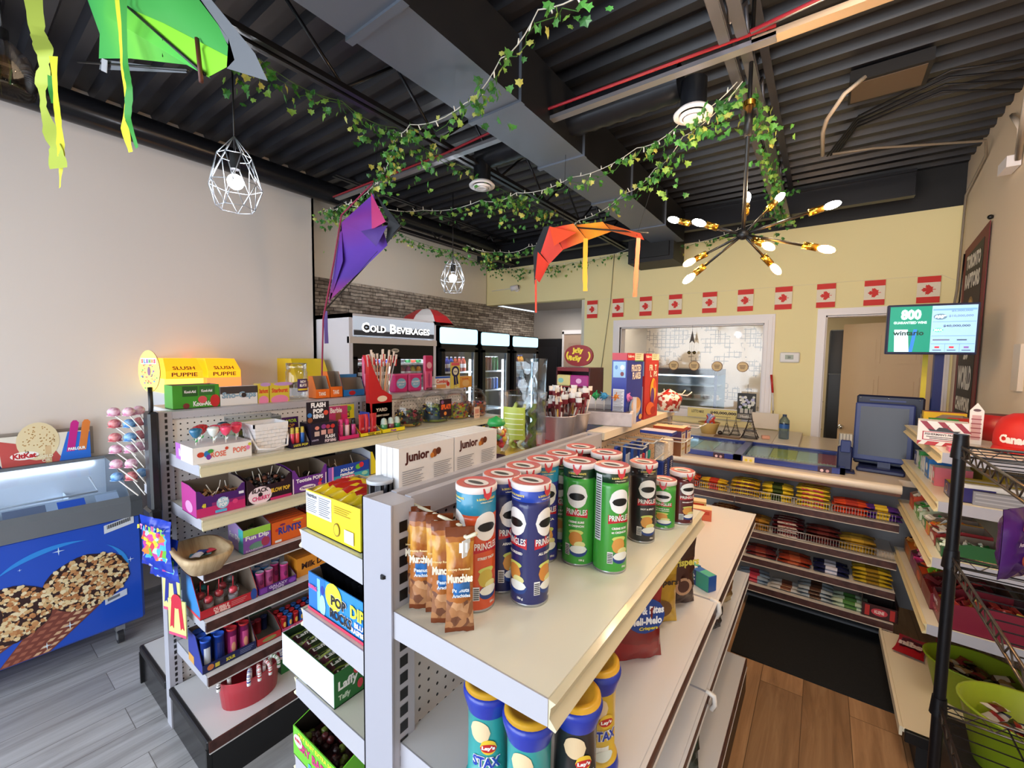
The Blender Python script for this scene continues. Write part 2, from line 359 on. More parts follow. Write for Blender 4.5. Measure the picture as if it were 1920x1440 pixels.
dm = M('#cdb394', .5); f.box(0, .70, -.02, .02, .01, 2.0, dm)
for x0, x1 in ((.09, .32), (.39, .62)):
    for z0, z1 in ((.2, .8), (.92, 1.5), (1.62, 1.88)):
        for o, d in ((0, .004), (.02, -.002)):
            f.box(x0+o, x1-o, -.02-d, -.019, z0+o, z1-o, dm)
        f.box(x0+.035, x1-.035, -.027, -.019, z0+.035, z1-.035, dm)
d1 = struct('door_1', f, loc=(.16, 5.42, 0), rz=math.radians(-30))
f = MB(); f.ball(.05, -.06, .98, .027, CHROME); f.build('door_handle', d1)
f = MB(); f.box(-3.86, -3.39, 5.95, 5.995, 0, 1.93, M('#1a1a1f', .45)); f.box(-3.80, -3.45, 5.94, 5.95, .15, 1.80, M('#222228', .3)); struct('door_2', f)
f = MB(); f.box(-3.34, -2.60, 5.96, 5.998, 0, 2.0, M('#b09684', .5))
for z0, z1 in ((.2, .85), (.97, 1.5), (1.62, 1.86)): f.box(-3.26, -3.02, 5.95, 5.96, z0, z1, M('#a68c7a', .5))
f.box(-3.37, -3.34, 5.94, 5.998, 0, 2.04, trimw); f.box(-3.37, -2.6, 5.94, 5.998, 2.0, 2.06, trimw); struct('door_3', f)
f = MB(); f.box(-.34, .40, 2.58, 3.36, 0, .008, noisy('black_mat', '#0c0c0d', '#161616', 200, .95, bump=.2)); f.build('floor_mat', None, 'black rubber floor mat lying in front of the back counter', 'mat')

# ============================================================ CEILING STEEL AND DUCTS
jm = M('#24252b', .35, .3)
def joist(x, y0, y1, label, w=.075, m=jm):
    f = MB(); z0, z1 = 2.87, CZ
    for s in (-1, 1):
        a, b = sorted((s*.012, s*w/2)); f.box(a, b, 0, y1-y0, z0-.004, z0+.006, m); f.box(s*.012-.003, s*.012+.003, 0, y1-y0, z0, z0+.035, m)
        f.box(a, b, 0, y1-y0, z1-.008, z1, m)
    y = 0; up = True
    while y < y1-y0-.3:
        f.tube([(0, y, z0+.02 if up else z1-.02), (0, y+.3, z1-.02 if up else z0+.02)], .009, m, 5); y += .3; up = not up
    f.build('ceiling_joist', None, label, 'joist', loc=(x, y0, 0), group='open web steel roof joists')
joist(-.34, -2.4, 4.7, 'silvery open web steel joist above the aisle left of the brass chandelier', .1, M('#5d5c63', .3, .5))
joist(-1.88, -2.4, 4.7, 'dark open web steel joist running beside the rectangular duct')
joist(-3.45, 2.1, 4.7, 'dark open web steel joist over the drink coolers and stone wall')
f = MB(); f.box(-3.9, .5, 0, .075, 2.9, 2.92, jm); f.box(-3.9, .5, 0, .075, 3.08, 3.1, jm); f.box(-3.9, .5, .03, .045, 2.92, 3.08, jm)
f.build('steel_beam', None, 'black steel I beam crossing under the deck near the yellow wall', 'beam', loc=(0, 4.45, 0))
f = MB(); f.box(0, 2.9, 0, .04, 0, .018, M('#8d8c92', .3, .6)); f.tube([(0, -.012, .012), (1.2, -.012, .02), (1.7, -.012, .05), (2.9, -.012, .03)], .007, M('#8e1526', .5))
f.build('conduit_strut', None, 'long thin strut with a red cable slung under the ceiling joists', 'conduit', loc=(-3.1, 1.89, 2.835))
f = MB(); f.box(0, 1.05, 0, .05, 0, .022, M('#b79f84', .4, .3)); f.tube([(0, -.02, .03), (.3, -.03, .05), (.7, -.02, .02), (1.05, -.02, .03)], .009, M('#9c9ca2', .3, .8)); f.tube([(0, -.04, .02), (.35, -.05, .045), (1.05, -.04, .035)], .006, M('#8e1526', .5))
f.build('conduit_strut', None, 'beige strut with armoured cable right of the silvery joist', 'conduit', loc=(-.28, 1.89, 2.84))
f = MB()   # big duct
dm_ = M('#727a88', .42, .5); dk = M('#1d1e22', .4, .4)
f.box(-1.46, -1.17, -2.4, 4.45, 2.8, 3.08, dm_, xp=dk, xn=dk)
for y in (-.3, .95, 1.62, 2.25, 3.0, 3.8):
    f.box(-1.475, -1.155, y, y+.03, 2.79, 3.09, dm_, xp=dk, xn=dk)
du = f.build('air_duct', None, 'large rectangular sheet metal air duct hung below the roof deck', 'duct')
f = MB(); f.box(-1.70, -1.24, 4.35, 4.74, 2.62, 2.86, kb); f.box(-1.66, -1.28, 4.33, 4.35, 2.66, 2.82, M('#0b0b0c', .6)); f.build('duct_box', None, 'black boxed duct outlet against the yellow wall', 'duct')
f = MB(); f.X = Matrix.Rotation(-PI/2, 4, 'X'); f.cyl(0, 0, 0, 5.5, .085, M('#1b1c21', .25, .3), n=28)
f.X = Matrix.Identity(4)
f.build('round_duct', None, 'black round pipe running along the top of the beige wall', 'pipe', loc=(-3.5, -1.2, 3.02))
def flex(x0, x1, y, z, r, label):
    f = MB(); n = 14; f.X = Matrix.Translation((x0, y, z)) @ Matrix.Rotation(PI/2, 4, 'Y'); pr = []; L_ = x1-x0
    mm = M('#26282e', .3, .5)
    for i in range(n+1): pr.append((r*(1 if i % 2 else .93), L_*i/n, mm))
    f.lathe(pr, n=18); f.build('duct_branch', None, label, 'duct')
flex(-1.17, -.60, 2.12, 2.93, .085, 'black round branch duct leading to the right ceiling diffuser')
flex(-1.88, -1.46, 2.2, 2.95, .085, 'black flexible branch duct leading to the left ceiling diffuser')
def diffuser(x, y, z, label):
    t = thing('ceiling_diffuser', label, 'vent', (x, y, z), group='round white ceiling diffusers'); t.scale = (.66, .66, .8)
    f = MB(); f.lathe([(.03, .0, trimw), (.06, -.012, trimw), (.062, 0, trimw), (.04, .012, trimw)], n=20); f.lathe([(.07, -.002, trimw), (.085, -.006, trimw), (.088, .012, trimw), (.07, .02, trimw)], n=20); f.poly([(.03*cos(a*.5236), .03*sin(a*.5236), -.0) for a in range(12)], trimw); f.build('cone_rings', t)
    f = MB(); f.lathe([(.09, .02, trimw), (.125, .01, trimw), (.128, .022, trimw), (.10, .045, trimw), (.085, .05, trimw)], n=28); f.build('flange', t)
    f = MB(); f.cyl(0, 0, .05, .20, .085, M('#26282e', .3, .5)); f.build('collar', t)
diffuser(-.535, 2.10, 2.74, 'round white ceiling diffuser on the black elbow near the silvery joist')
diffuser(-1.86, 2.18, 2.74, 'round white ceiling diffuser among the vines beside the dark joist')
f = MB(); f.box(0, .32, 0, .24, 0, .06, kb); f.box(.02, .30, -.002, .0, .0, .055, kb); f.box(.01, .30, .02, .22, -.004, 0, M('#5a4a3c', .5)); f.build('junction_panel', None, 'black junction box with a brown cover plate under the roof deck', 'panel', loc=(.04, 2.9, 3.09))
f = MB(); f.tube([(.1, 2.9, 3.1), (.02, 2.85, 3.02), (-.05, 3.0, 2.98), (-.07, 3.2, 3.0), (-.07, 3.45, 2.96)], .011, M('#cfc3b4', .5)); f.build('power_cable', None, 'beige cable looping out of the ceiling junction box', 'cable')
f = MB(); f.tube([(-.02, 3.7, 3.05), (.2, 3.75, 3.05), (.77, 4.05, 3.06), (.805, 4.2, 3.02), (.805, 4.66, 2.9), (.805, 4.7, 2.2), (.79, 4.66, 2.08)], .008, M('#8f8272', .5)); f.build('power_cable', None, 'thin grey cable crossing the deck and dropping down the wall corner', 'cable')
f = MB(); f.tube([(.8, 3.7, 3.05), (.79, 3.5, 2.9), (.8, 3.55, 2.75), (.78, 3.4, 3.02), (.8, 3.15, 3.08)], .014, M('#d8cabb', .5)); f.box(.76, .815, 3.55, 3.7, 2.72, 2.78, trimw); f.build('power_cable', None, 'beige looped cable and bracket high on the right wall', 'cable')
for k in range(4):
    f = MB(); f.tube([(-.05+.02*k, 3.9, 3.12), (.1, 3.4+.05*k, 3.13), (.45, 3.1+.07*k, 3.11), (.78, 3.2+.1*k, 3.1)], .006, kb); f.build('ceiling_wire', None, 'black wires strung loosely under the dark deck', 'cable', group='black ceiling wires')

# ============================================================ LAMPS
def pendant(x, y, z, label, ztop=CZ, scale=1., power=60):
    # z: centre of bulb
    t = thing('pendant_lamp', label, 'lamp', (x, y, z), group='wire cage pendant lamps')
    wm = M('#b9bec6', .3, .5); s = scale
    f = MB(); f.cyl(0, 0, .06*s, .14*s, .022*s, BLACK, n=14); f.build('socket', t)
    f = MB(); f.tube([(0, 0, .14*s), (0, 0, ztop-z)], .004, BLACK); f.build('cord', t)
    f = MB(); rings = [(.075, .12, 0), (.118, -.02, .5), (.085, -.13, 0)]; P = [[(r*s*cos(2*PI*(i+o)/7), r*s*sin(2*PI*(i+o)/7), zz*s) for i in range(7)] for r, zz, o in rings]
    top = (0, 0, .22*s)
    for i in range(7):
        j = (i+1) % 7
        for a, b in ((P[0][i], P[0][j]), (P[0][i], P[1][i]), (P[0][j], P[1][i]), (P[1][i], P[1][j]), (P[1][i], P[2][i]), (P[1][i], P[2][j]), (P[2][i], P[2][j]), (P[0][i], top)): f.tube([a, b], .0022, wm, 5)
    f.build('wire_cage', t)
    f = MB(); f.ball(0, 0, 0, .036*s, M('#f4f8ff', .4, 0, power), n=14, k=9); f.build('bulb', t)
    return t
PW = 62
pendant(-2.40, .93, 2.49, 'wire cage pendant lamp hanging in front of the beige wall', power=PW)
pendant(-2.90, 2.98, 2.38, 'wire cage pendant lamp hanging in front of the stone wall', power=PW)
pendant(-.40, 1.19, 2.80, 'wire cage pendant lamp cut off at the top edge by the silvery joist', power=PW)
pendant(-1.6, -1.3, 2.2, 'unseen wire cage pendant lamp added behind the camera for fill', power=PW)  # unseen lamp added for general fill
pendant(-.1, -.8, 2.3, 'unseen wire cage pendant lamp added for fill near the right wall', power=PW)  # another added lamp out of view, fill for the right side
def chandelier():
    cx, cy, cz = -.30, 2.05, 2.17; brass = M('#c99a3c', .22, 1.)
    t = thing('chandelier', 'black branching chandelier with brass sockets and glowing bulbs', 'lamp', (cx, cy, cz))
    f = MB(); f.tube([(0, 0, 0), (0, 0, 1.0)], .008, BLACK, 8); f.tube([(0, 0, .40), (0, 0, .52)], .016, BLACK, 8); f.cyl(0, 0, .52, .54, .024, brass); f.build('stem', t)
    f = MB(); f.ball(0, 0, 0, .022, BLACK); f.build('hub', t)
    # arm tips (bulb ends) relative to hub
    tips = [(-.27, .03, .11, 0), (-.14, -.04, .055, 0), (.0, .05, .14, 0), (.10, .12, .15, 0), (.27, .06, .075, 0), (.08, -.05, -.06, 1), (.26, 0, -.09, 1), (.10, .08, -.12, 1), (-.19, .02, -.075, 1), (-.18, -.03, -.15, 0)]
    for x, y, z, warm in tips:
        v = Vector((x, y, z)); n = v.normalized(); e = v-n*.045
        f = MB(); f.tube([(0, 0, 0), tuple(e)], .0055, BLACK); a = f.build('arm', t)
        f = MB(); f.tube([tuple(v-n*.05), tuple(v)], .014, brass, 12); f.build('socket', a)
        f = MB(); f.X = Matrix.Translation(v+n*.03) @ n.to_track_quat('Z', 'Y').to_matrix().to_4x4()
        f.ball(0, 0, 0, .0145, M('#ffb04a' if warm else '#ffe6c0', .4, 0, 190 if warm else 150), rz=.030, n=10, k=8); f.build('bulb', a)
chandelier()
t = thing('hanging_jar', 'clear hanging jar of cut glass at the left edge of the ceiling', 'ornament', (-2.86, .235, 2.79))
f = MB(); gg = G('#ffe9d0', .2, .8, 'jar'); f.lathe([(.02, .16, gg), (.08, .10, gg), (.10, 0, gg), (.09, -.05, gg)], n=14); f.build('glass_bowl', t)
f = MB(); f.cyl(0, 0, .15, .2, .02, BLACK); f.tube([(0, 0, .2), (0, 0, .38)], .003, BLACK); f.build('cap', t)

# ============================================================ VINES, LIGHT STRINGS, KITES
leafm = [M('#3c7a2f', .5), M('#4f8f3c', .5), M('#2f6428', .5), M('#7fa647', .5), M('#b6b65a', .5)]
LEAF = [(0, 0), (.3, .14), (.62, .06), (.5, .4), (.62, .62), (.28, .74), (0, 1.12), (-.28, .74), (-.62, .62), (-.5, .4), (-.62, .06), (-.3, .14)]
def leaf(f, p, s, rd):
    n = Vector((rd.uniform(-1, 1), rd.uniform(-1, 1), rd.uniform(-.4, .4))).normalized(); d = Vector((rd.uniform(-.5, .5), rd.uniform(-.5, .5), -1)).normalized(); w = n.cross(d).normalized(); n = d.cross(w)
    m = rd.choice(leafm[:4]) if rd.random() < .9 else leafm[4]
    c = Vector(p); pts = [c+w*a*s+d*b*s+n*(.12*s*(1-abs(a)*2)) for a, b in LEAF]
    f.add([tuple(c+d*.45*s+n*.2*s)]+[tuple(q) for q in pts], [(0, i+1, (i+1) % 12+1) for i in range(12)], m)
def path(pts, n, sag=.03, rd=None):
    out = []
    for (a, b) in zip(pts, pts[1:]):
        a = Vector(a); b = Vector(b)
        for i in range(n): t = i/n; out.append(a.lerp(b, t)-Vector((0, 0, sag*4*t*(1-t))))
    return out+[Vector(pts[-1])]
def vine(pts, label, dens=70, lights=True, s0=.026, seed=1, clusters=()):
    rd = random.Random(seed); P = path(pts, 6)
    t = thing('ivy_garland', label, 'garland', tuple(P[0]), group='artificial ivy garlands'); o = P[0]; Q = [p-o for p in P]
    f = MB(); f.tube([tuple(q) for q in Q], .0022 if lights else .0018, M('#ddd8cc' if lights else '#4b6b35', .5), 5); f.build('light_string' if lights else 'stem', t)
    f = MB(); tot = sum((a-b).length for a, b in zip(Q, Q[1:])); N_ = int(tot*dens); st = [q+Vector((rd.uniform(-.02, .02), rd.uniform(-.02, .02), rd.uniform(-.05, 0))) for q in Q]
    f.tube([tuple(q) for q in st], .0016, M('#3f6b2d', .5), 4)
    for _ in range(N_):
        i = rd.randrange(len(Q)-1); q = Q[i].lerp(Q[i+1], rd.random()); 
        q = q+Vector((rd.gauss(0, .025), rd.gauss(0, .025), -abs(rd.gauss(0, .045)))); leaf(f, q, s0*rd.uniform(.7, 1.35), rd)
    for k in clusters:
        q0 = Q[min(len(Q)-1, int(k*len(Q)))]
        for _ in range(26): leaf(f, q0+Vector((rd.gauss(0, .05), rd.gauss(0, .05), -abs(rd.gauss(0, .09)))), s0*rd.uniform(.7, 1.3), rd)
    f.build('ivy_leaves', t, kind='stuff')
    if lights:
        f = MB(); wl = M('#fbf4e6', .4); d = 0
        for a, b in zip(Q, Q[1:]):
            L_ = (b-a).length; d += L_
            if d > .07: d = 0; e = a+Vector((rd.uniform(-.012, .012), rd.uniform(-.012, .012), rd.choice((-.022, .022)))); f.tube([tuple(a), tuple(e)], .003, wl, 5)
        f.build('mini_lights', t, kind='stuff')
vine([(-.55, 1.28, 2.83), (-.84, 1.27, 2.82), (-1.07, 1.36, 2.8), (-1.35, 1.46, 2.77), (-1.72, 1.46, 2.79), (-1.92, 1.52, 2.85)], 'ivy garland with white light string looping under the big air duct', 55, seed=2, clusters=(.5,))
vine([(-1.92, 1.52, 2.85), (-2.08, 1.63, 2.8), (-2.53, 1.83, 2.79), (-3.09, 1.94, 2.8), (-3.41, 1.97, 2.85)], 'ivy garland with light string running down to the purple kite', 85, seed=3, clusters=(.05, .35, .95))
vine([(-2.96, 1.88, 2.78), (-2.74, 1.96, 2.75), (-2.48, 2.23, 2.73), (-1.99, 2.32, 2.73), (-1.72, 2.37, 2.74), (-1.3, 2.36, 2.74), (-.85, 2.25, 2.75), (-.59, 2.15, 2.77), (-.36, 2.11, 2.84)], 'long ivy garland with lights strung from the purple kite to the silvery joist', 75, seed=4, clusters=(.45, .95))
vine([(-2.92, 3.19, 2.74), (-2.7, 3.46, 2.7), (-2.3, 3.38, 2.68), (-1.92, 3.2, 2.7), (-1.58, 3.01, 2.7), (-1.1, 2.73, 2.72), (-.85, 2.55, 2.75), (-.64, 2.33, 2.78), (-.34, 2.12, 2.84)], 'ivy garland with lights passing in front of the red kite', 70, seed=5, clusters=(.1, .8))
vine([(-1.90, .55, 2.86), (-1.93, .85, 2.85), (-1.9, 1.2, 2.84), (-1.88, 1.5, 2.84), (-1.88, 2.1, 2.84), (-1.88, 2.7, 2.84), (-1.88, 3.1, 2.85)], 'ivy vine wound along the dark joist beside the duct', 70, False, seed=6, clusters=(.15, .55, .8, .95))
vine([(-3.45, 2.12, 2.85), (-3.45, 2.8, 2.84), (-3.45, 3.55, 2.83), (-3.45, 4.35, 2.83)], 'ivy vine hanging from the joist above the drink coolers', 110, False, seed=7, clusters=(.1, .95))
vine([(-3.6, 4.6, 2.83), (-2.6, 4.6, 2.78), (-1.79, 4.6, 2.84), (-1.17, 4.6, 2.8), (-.5, 4.6, 2.95)], 'ivy garland with lights along the top of the yellow wall', 50, seed=8, clusters=(.1, .2))
vine([(-.30, 2.2, 2.84), (-.30, 2.6, 2.83), (-.32, 3.1, 2.84), (-.33, 3.7, 2.84), (-.33, 4.2, 2.84)], 'ivy vine wrapped round the silvery joist above the chandelier', 70, False, seed=9, clusters=(.1, .6, .9))

def ribbon(f, pts, w, m, m2=None, seed=1):
    rd = random.Random(seed); P = path(pts, 5, 0); vs = []
    a = rd.uniform(0, 3)
    for p in P:
        a += rd.uniform(-.5, .6); d = Vector((.8, .5+.5*sin(a), rd.uniform(-.15, .15))).normalized()*w/2*(.75+.25*cos(a)); vs += [tuple(p-d), tuple(p+d)]
    f.add(vs, [(2*i, 2*i+1, 2*i+3, 2*i+2) for i in range(len(P)-1)], [m if (i//3) % 2 == 0 or not m2 else m2 for i in range(len(P)-1)], True)
def cloth(f, tri, m, sub=5, puff=.02):
    # triangle or quad patch with a slight billow
    a, b, c = [Vector(p) for p in tri[:3]]; n = (b-a).cross(c-a).normalized()
    vs = []; ix = {}
    for i in range(sub+1):
        for j in range(sub+1-i):
            u, v = i/sub, j/sub; w = 1-u-v; ix[i, j] = len(vs); vs.append(tuple(a*w+b*u+c*v+n*puff*27*u*v*w))
    fs = []; ms = []
    for i in range(sub):
        for j in range(sub-i):
            fs.append((ix[i, j], ix[i+1, j], ix[i, j+1])); ms.append(m(i/sub, j/sub) if callable(m) else m)
            if j < sub-i-1: fs.append((ix[i+1, j], ix[i+1, j+1], ix[i, j+1])); ms.append(m(i/sub, j/sub) if callable(m) else m)
    f.add(vs, fs, ms, True)
def gradm(name, stops, axis, lo, hi):
    def g(nt, b, N, L):
        tc = N('ShaderNodeTexCoord'); sx = N('ShaderNodeSeparateXYZ'); L(tc.outputs['Object'], sx.inputs[0])
        mr = N('ShaderNodeMapRange'); mr.inputs[1].default_value = lo; mr.inputs[2].default_value = hi; L(sx.outputs[axis], mr.inputs[0])
        r = ramp(N, stops); L(mr.outputs[0], r.inputs[0]); L(r.outputs[0], b.inputs['Base Color'])
    return NM(name, g, .6)
# green kite: (x, y, z) absolute corners
gk = thing('green_kite', 'big green and grey delta kite with ribbon tails under the ceiling', 'kite', (-1.6, .4, 2.6))
o = Vector((-1.6, .4, 2.6)); R_ = lambda *p: tuple(Vector(p)-o)
greenA = gradm('kite_green', [(0, '#3fb05a'), (.3, '#4cb450'), (.5, '#6fc840'), (.75, '#4fbe4a'), (1, '#3fa85a')], 0, -.85, .6); limeA = M('#86d42c', .6); dkg = M('#3a9a40', .6); greyk = M('#6b6e74', .6)
f = MB()
def fan(P, y, m, c=None, dy=.0):
    c = c or (sum(p[0] for p in P)/len(P), sum(p[1] for p in P)/len(P)); f.add([R_(c[0], y-dy, c[1])]+[R_(a, y, b) for a, b in P], [(0, k+1, (k+1) % len(P)+1) for k in range(len(P))], m, True)
fan([(-2.39, 3.04), (-2.19, 2.80), (-2.22, 2.725), (-1.826, 2.574), (-1.34, 2.372), (-1.19, 2.285), (-1.845, 2.747), (-1.86, 3.04)], .415, greenA, (-1.95, 2.74), .03)
f.build('sail', gk)
f = MB(); f.tube([R_(-1.5, .41, 2.45), R_(-1.5, .44, 3.17)], .0012, BLACK, 4); f.build('hanging_string', gk)
f = MB(); f.tube([R_(-2.2, .42, 2.8), R_(-2.2, .46, 3.17)], .0012, BLACK, 4); f.build('hanging_string', gk)
f = MB(); fan([(-1.80, 2.721), (-1.162, 2.27), (-1.006, 2.245)], .40, limeA, None, .01); f.build('keel_panel', gk)
f = MB(); fan([(-1.80, 2.71), (-1.414, 2.49), (-.994, 2.238), (-1.075, 2.345), (-1.163, 2.433), (-1.30, 2.56), (-1.80, 3.0)], .395, dkg, (-1.25, 2.44), .03); f.build('upper_sail', gk)
f = MB(); fan([(-1.30, 2.56), (-1.163, 2.433), (-1.075, 2.345), (-.994, 2.238), (-1.033, 2.236), (-.854, 2.147), (-.903, 2.215), (-1.013, 2.32), (-1.112, 2.413), (-1.25, 2.56)], .39, greyk, (-1.02, 2.29), .0); fan([(-2.22, 2.725), (-1.374, 2.375), (-1.355, 2.36), (-2.25, 2.70)], .42, greyk); f.build('grey_border', gk)
f = MB(); f.tube([R_(-1.80, .393, 2.722), R_(-1.16, .393, 2.272)], .004, BLACK); f.tube([R_(-2.6, .42, 2.86), R_(-2.22, .42, 2.71), R_(-1.35, .42, 2.365)], .004, BLACK); f.tube([R_(-1.174, .385, 2.35), R_(-1.157, .385, 2.25)], .005, M('#5a2a1c', .5)); f.build('spars', gk)
f = MB(); f.box(-.04, .04, -.001, .001, -.02, .02, M('#b8b8bc', .5)); q = f.build('fabric_label', gk); q.location = R_(-2.12, .41, 2.66); q.rotation_euler = (0, .45, 0)
ye, gr, li = M('#e3e23a', .6), M('#3f9a3e', .6), M('#b9c852', .6)
for pts, m, m2, w in (([(-2.59, .3, 3.03), (-2.538, .3, 2.883), (-2.392, .3, 2.747), (-2.50, .3, 2.68), (-2.50, .3, 2.58), (-2.30, .3, 2.39), (-2.26, .3, 2.30)], li, None, .07),
                      ([(-2.314, .31, 2.712), (-2.311, .31, 2.553), (-2.274, .31, 2.43), (-2.27, .31, 2.336), (-2.33, .31, 2.25)], ye, None, .045),
                      ([(-2.44, .32, 2.73), (-2.45, .32, 2.65), (-2.40, .32, 2.58)], gr, None, .03),
                      ([(-1.671, .36, 2.66), (-1.665, .36, 2.554), (-1.665, .36, 2.459), (-1.635, .36, 2.36), (-1.68, .36, 2.31), (-1.618, .36, 2.21)], ye, None, .036),
                      ([(-1.60, .355, 2.62), (-1.609, .355, 2.443), (-1.58, .355, 2.37), (-1.61, .355, 2.30), (-1.534, .355, 2.197)], gr, None, .034)):
    f = MB(); ribbon(f, [R_(*p) for p in pts], w, m, m2, seed=len(pts)); f.build('ribbon_tail', gk)
# purple kite
pk = thing('purple_kite', 'purple and pink delta kite hanging beside the beige wall', 'kite', (-2.7, 1.75, 2.4)); o = Vector((-2.7, 1.75, 2.4))
pm = gradm('kite_purple', [(0, '#b0306e'), (.3, '#5a3aa0'), (.55, '#5f35a8'), (.8, '#7d2f92'), (1, '#6a3ab0')], 2, -.42, .3); pink = M('#c23a78', .6); gk2 = M('#2b2d31', .6)
f = MB(); cloth(f, [R_(-2.42, 1.75, 2.69), R_(-2.79, 1.75, 2.57), R_(-2.28, 1.75, 2.34)], pm, 6, .03); cloth(f, [R_(-2.79, 1.75, 2.57), R_(-2.97, 1.75, 2.03), R_(-2.28, 1.75, 2.34)], pm, 8, -.04); cloth(f, [R_(-2.79, 1.75, 2.57), R_(-2.78, 1.75, 2.3), R_(-2.97, 1.75, 2.0)], pm, 3, 0); f.build('sail', pk)
f = MB(); f.tube([R_(-2.42, 1.75, 2.69), R_(-2.42, 1.80, 3.17)], .0012, BLACK, 4); f.build('hanging_string', pk)
f = MB(); cloth(f, [R_(-2.42, 1.73, 2.69), R_(-2.40, 1.72, 2.45), R_(-2.27, 1.73, 2.48)], pink, 4, .01); cloth(f, [R_(-2.52, 1.72, 2.46), R_(-2.30, 1.68, 2.32), R_(-2.24, 1.72, 2.45)], M('#5b4090', .55), 4, .02); f.build('keel_panel', pk)
f = MB(); cloth(f, [R_(-2.42, 1.76, 2.70), R_(-2.27, 1.75, 2.5), R_(-2.16, 1.76, 2.44)], gk2, 3, 0); cloth(f, [R_(-2.27, 1.75, 2.5), R_(-2.30, 1.75, 2.34), R_(-2.16, 1.76, 2.44)], gk2, 3, 0); f.tube([R_(-2.16, 1.76, 2.44), R_(-3.02, 1.76, 1.98)], .006, BLACK); f.tube([R_(-2.42, 1.76, 2.70), R_(-2.82, 1.76, 2.52)], .003, BLACK); f.build('border', pk)
f = MB(); f.tube([R_(-2.42, 1.74, 2.75), R_(-2.79, 1.75, 2.62), R_(-2.86, 1.73, 2.3), R_(-2.96, 1.7, 1.9), R_(-2.99, 1.7, 1.5), R_(-2.98, 1.7, 1.3)], .006, M('#8e1c44', .6)); f.build('cord_tail', pk)
f = MB(); ribbon(f, [R_(-3.0, 1.74, 1.96), R_(-2.99, 1.74, 1.72)], .03, M('#5a3f86', .6)); f.build('ribbon_tail', pk)
# red kite
rk = thing('red_kite', 'red and orange delta kite hanging under the big duct', 'kite', (-1.15, 2.1, 2.25)); o = Vector((-1.15, 2.1, 2.25))
rmm = gradm('kite_red', [(0, '#c8282a'), (.35, '#e8472a'), (.6, '#f5a62a'), (.75, '#f07a2a'), (1, '#e0402e')], 0, -.3, .42)
f = MB(); Y_ = 2.1
L0 = [(-1.38, 2.10), (-1.345, 2.24), (-1.27, 2.37), (-1.12, 2.36), (-.95, 2.34), (-.75, 2.25)]; L1 = [(-1.375, 2.08), (-1.31, 2.18), (-1.22, 2.25), (-1.07, 2.28), (-.93, 2.305), (-.755, 2.235)]
for i in range(5):
    a, b, c, d = L0[i], L0[i+1], L1[i+1], L1[i]; f.add([R_(a[0], Y_, a[1]), R_(b[0], Y_-.03, b[1]), R_(c[0], Y_+.04, c[1]), R_(d[0], Y_+.04, d[1])], [(0, 1, 2, 3)], rmm, True)
f.build('sail', rk)
f = MB(); f.tube([R_(-1.2, Y_, 2.37), R_(-1.25, Y_+.1, 2.80)], .0012, BLACK, 4); f.build('hanging_string', rk)
f = MB(); f.tube([R_(-.78, Y_, 2.25), R_(-.60, Y_+.02, 2.87)], .0012, BLACK, 4); f.build('hanging_string', rk)
f = MB(); cloth(f, [R_(-1.27, Y_-.03, 2.37), R_(-1.22, Y_-.06, 2.25), R_(-1.10, Y_-.03, 2.31)], M('#f0502a', .6), 3, 0); f.build('keel_panel', rk)
f = MB(); f.add([R_(-1.39, Y_+.01, 2.06), R_(-1.41, Y_+.02, 2.26), R_(-1.34, Y_+.02, 2.39), R_(-1.25, Y_, 2.385), R_(-1.345, Y_, 2.25)], [(0, 1, 2, 3, 4)], gk2); f.tube([R_(-1.27, Y_, 2.38), R_(-.72, Y_, 2.255)], .004, BLACK); f.build('border', rk)
for p, m, w in (([R_(-1.375, Y_, 2.09), R_(-1.37, Y_, 1.9)], '#d8452e', .022), ([R_(-1.06, Y_, 2.28), R_(-1.06, Y_, 2.12), R_(-1.055, Y_, 2.0)], '#eea52c', .028), ([R_(-.77, Y_, 2.24), R_(-.775, Y_, 2.1), R_(-.78, Y_, 1.95)], '#ea5433', .024)):
    f = MB(); ribbon(f, p, w, M(m, .6), seed=len(p)); f.build('ribbon_tail', rk)
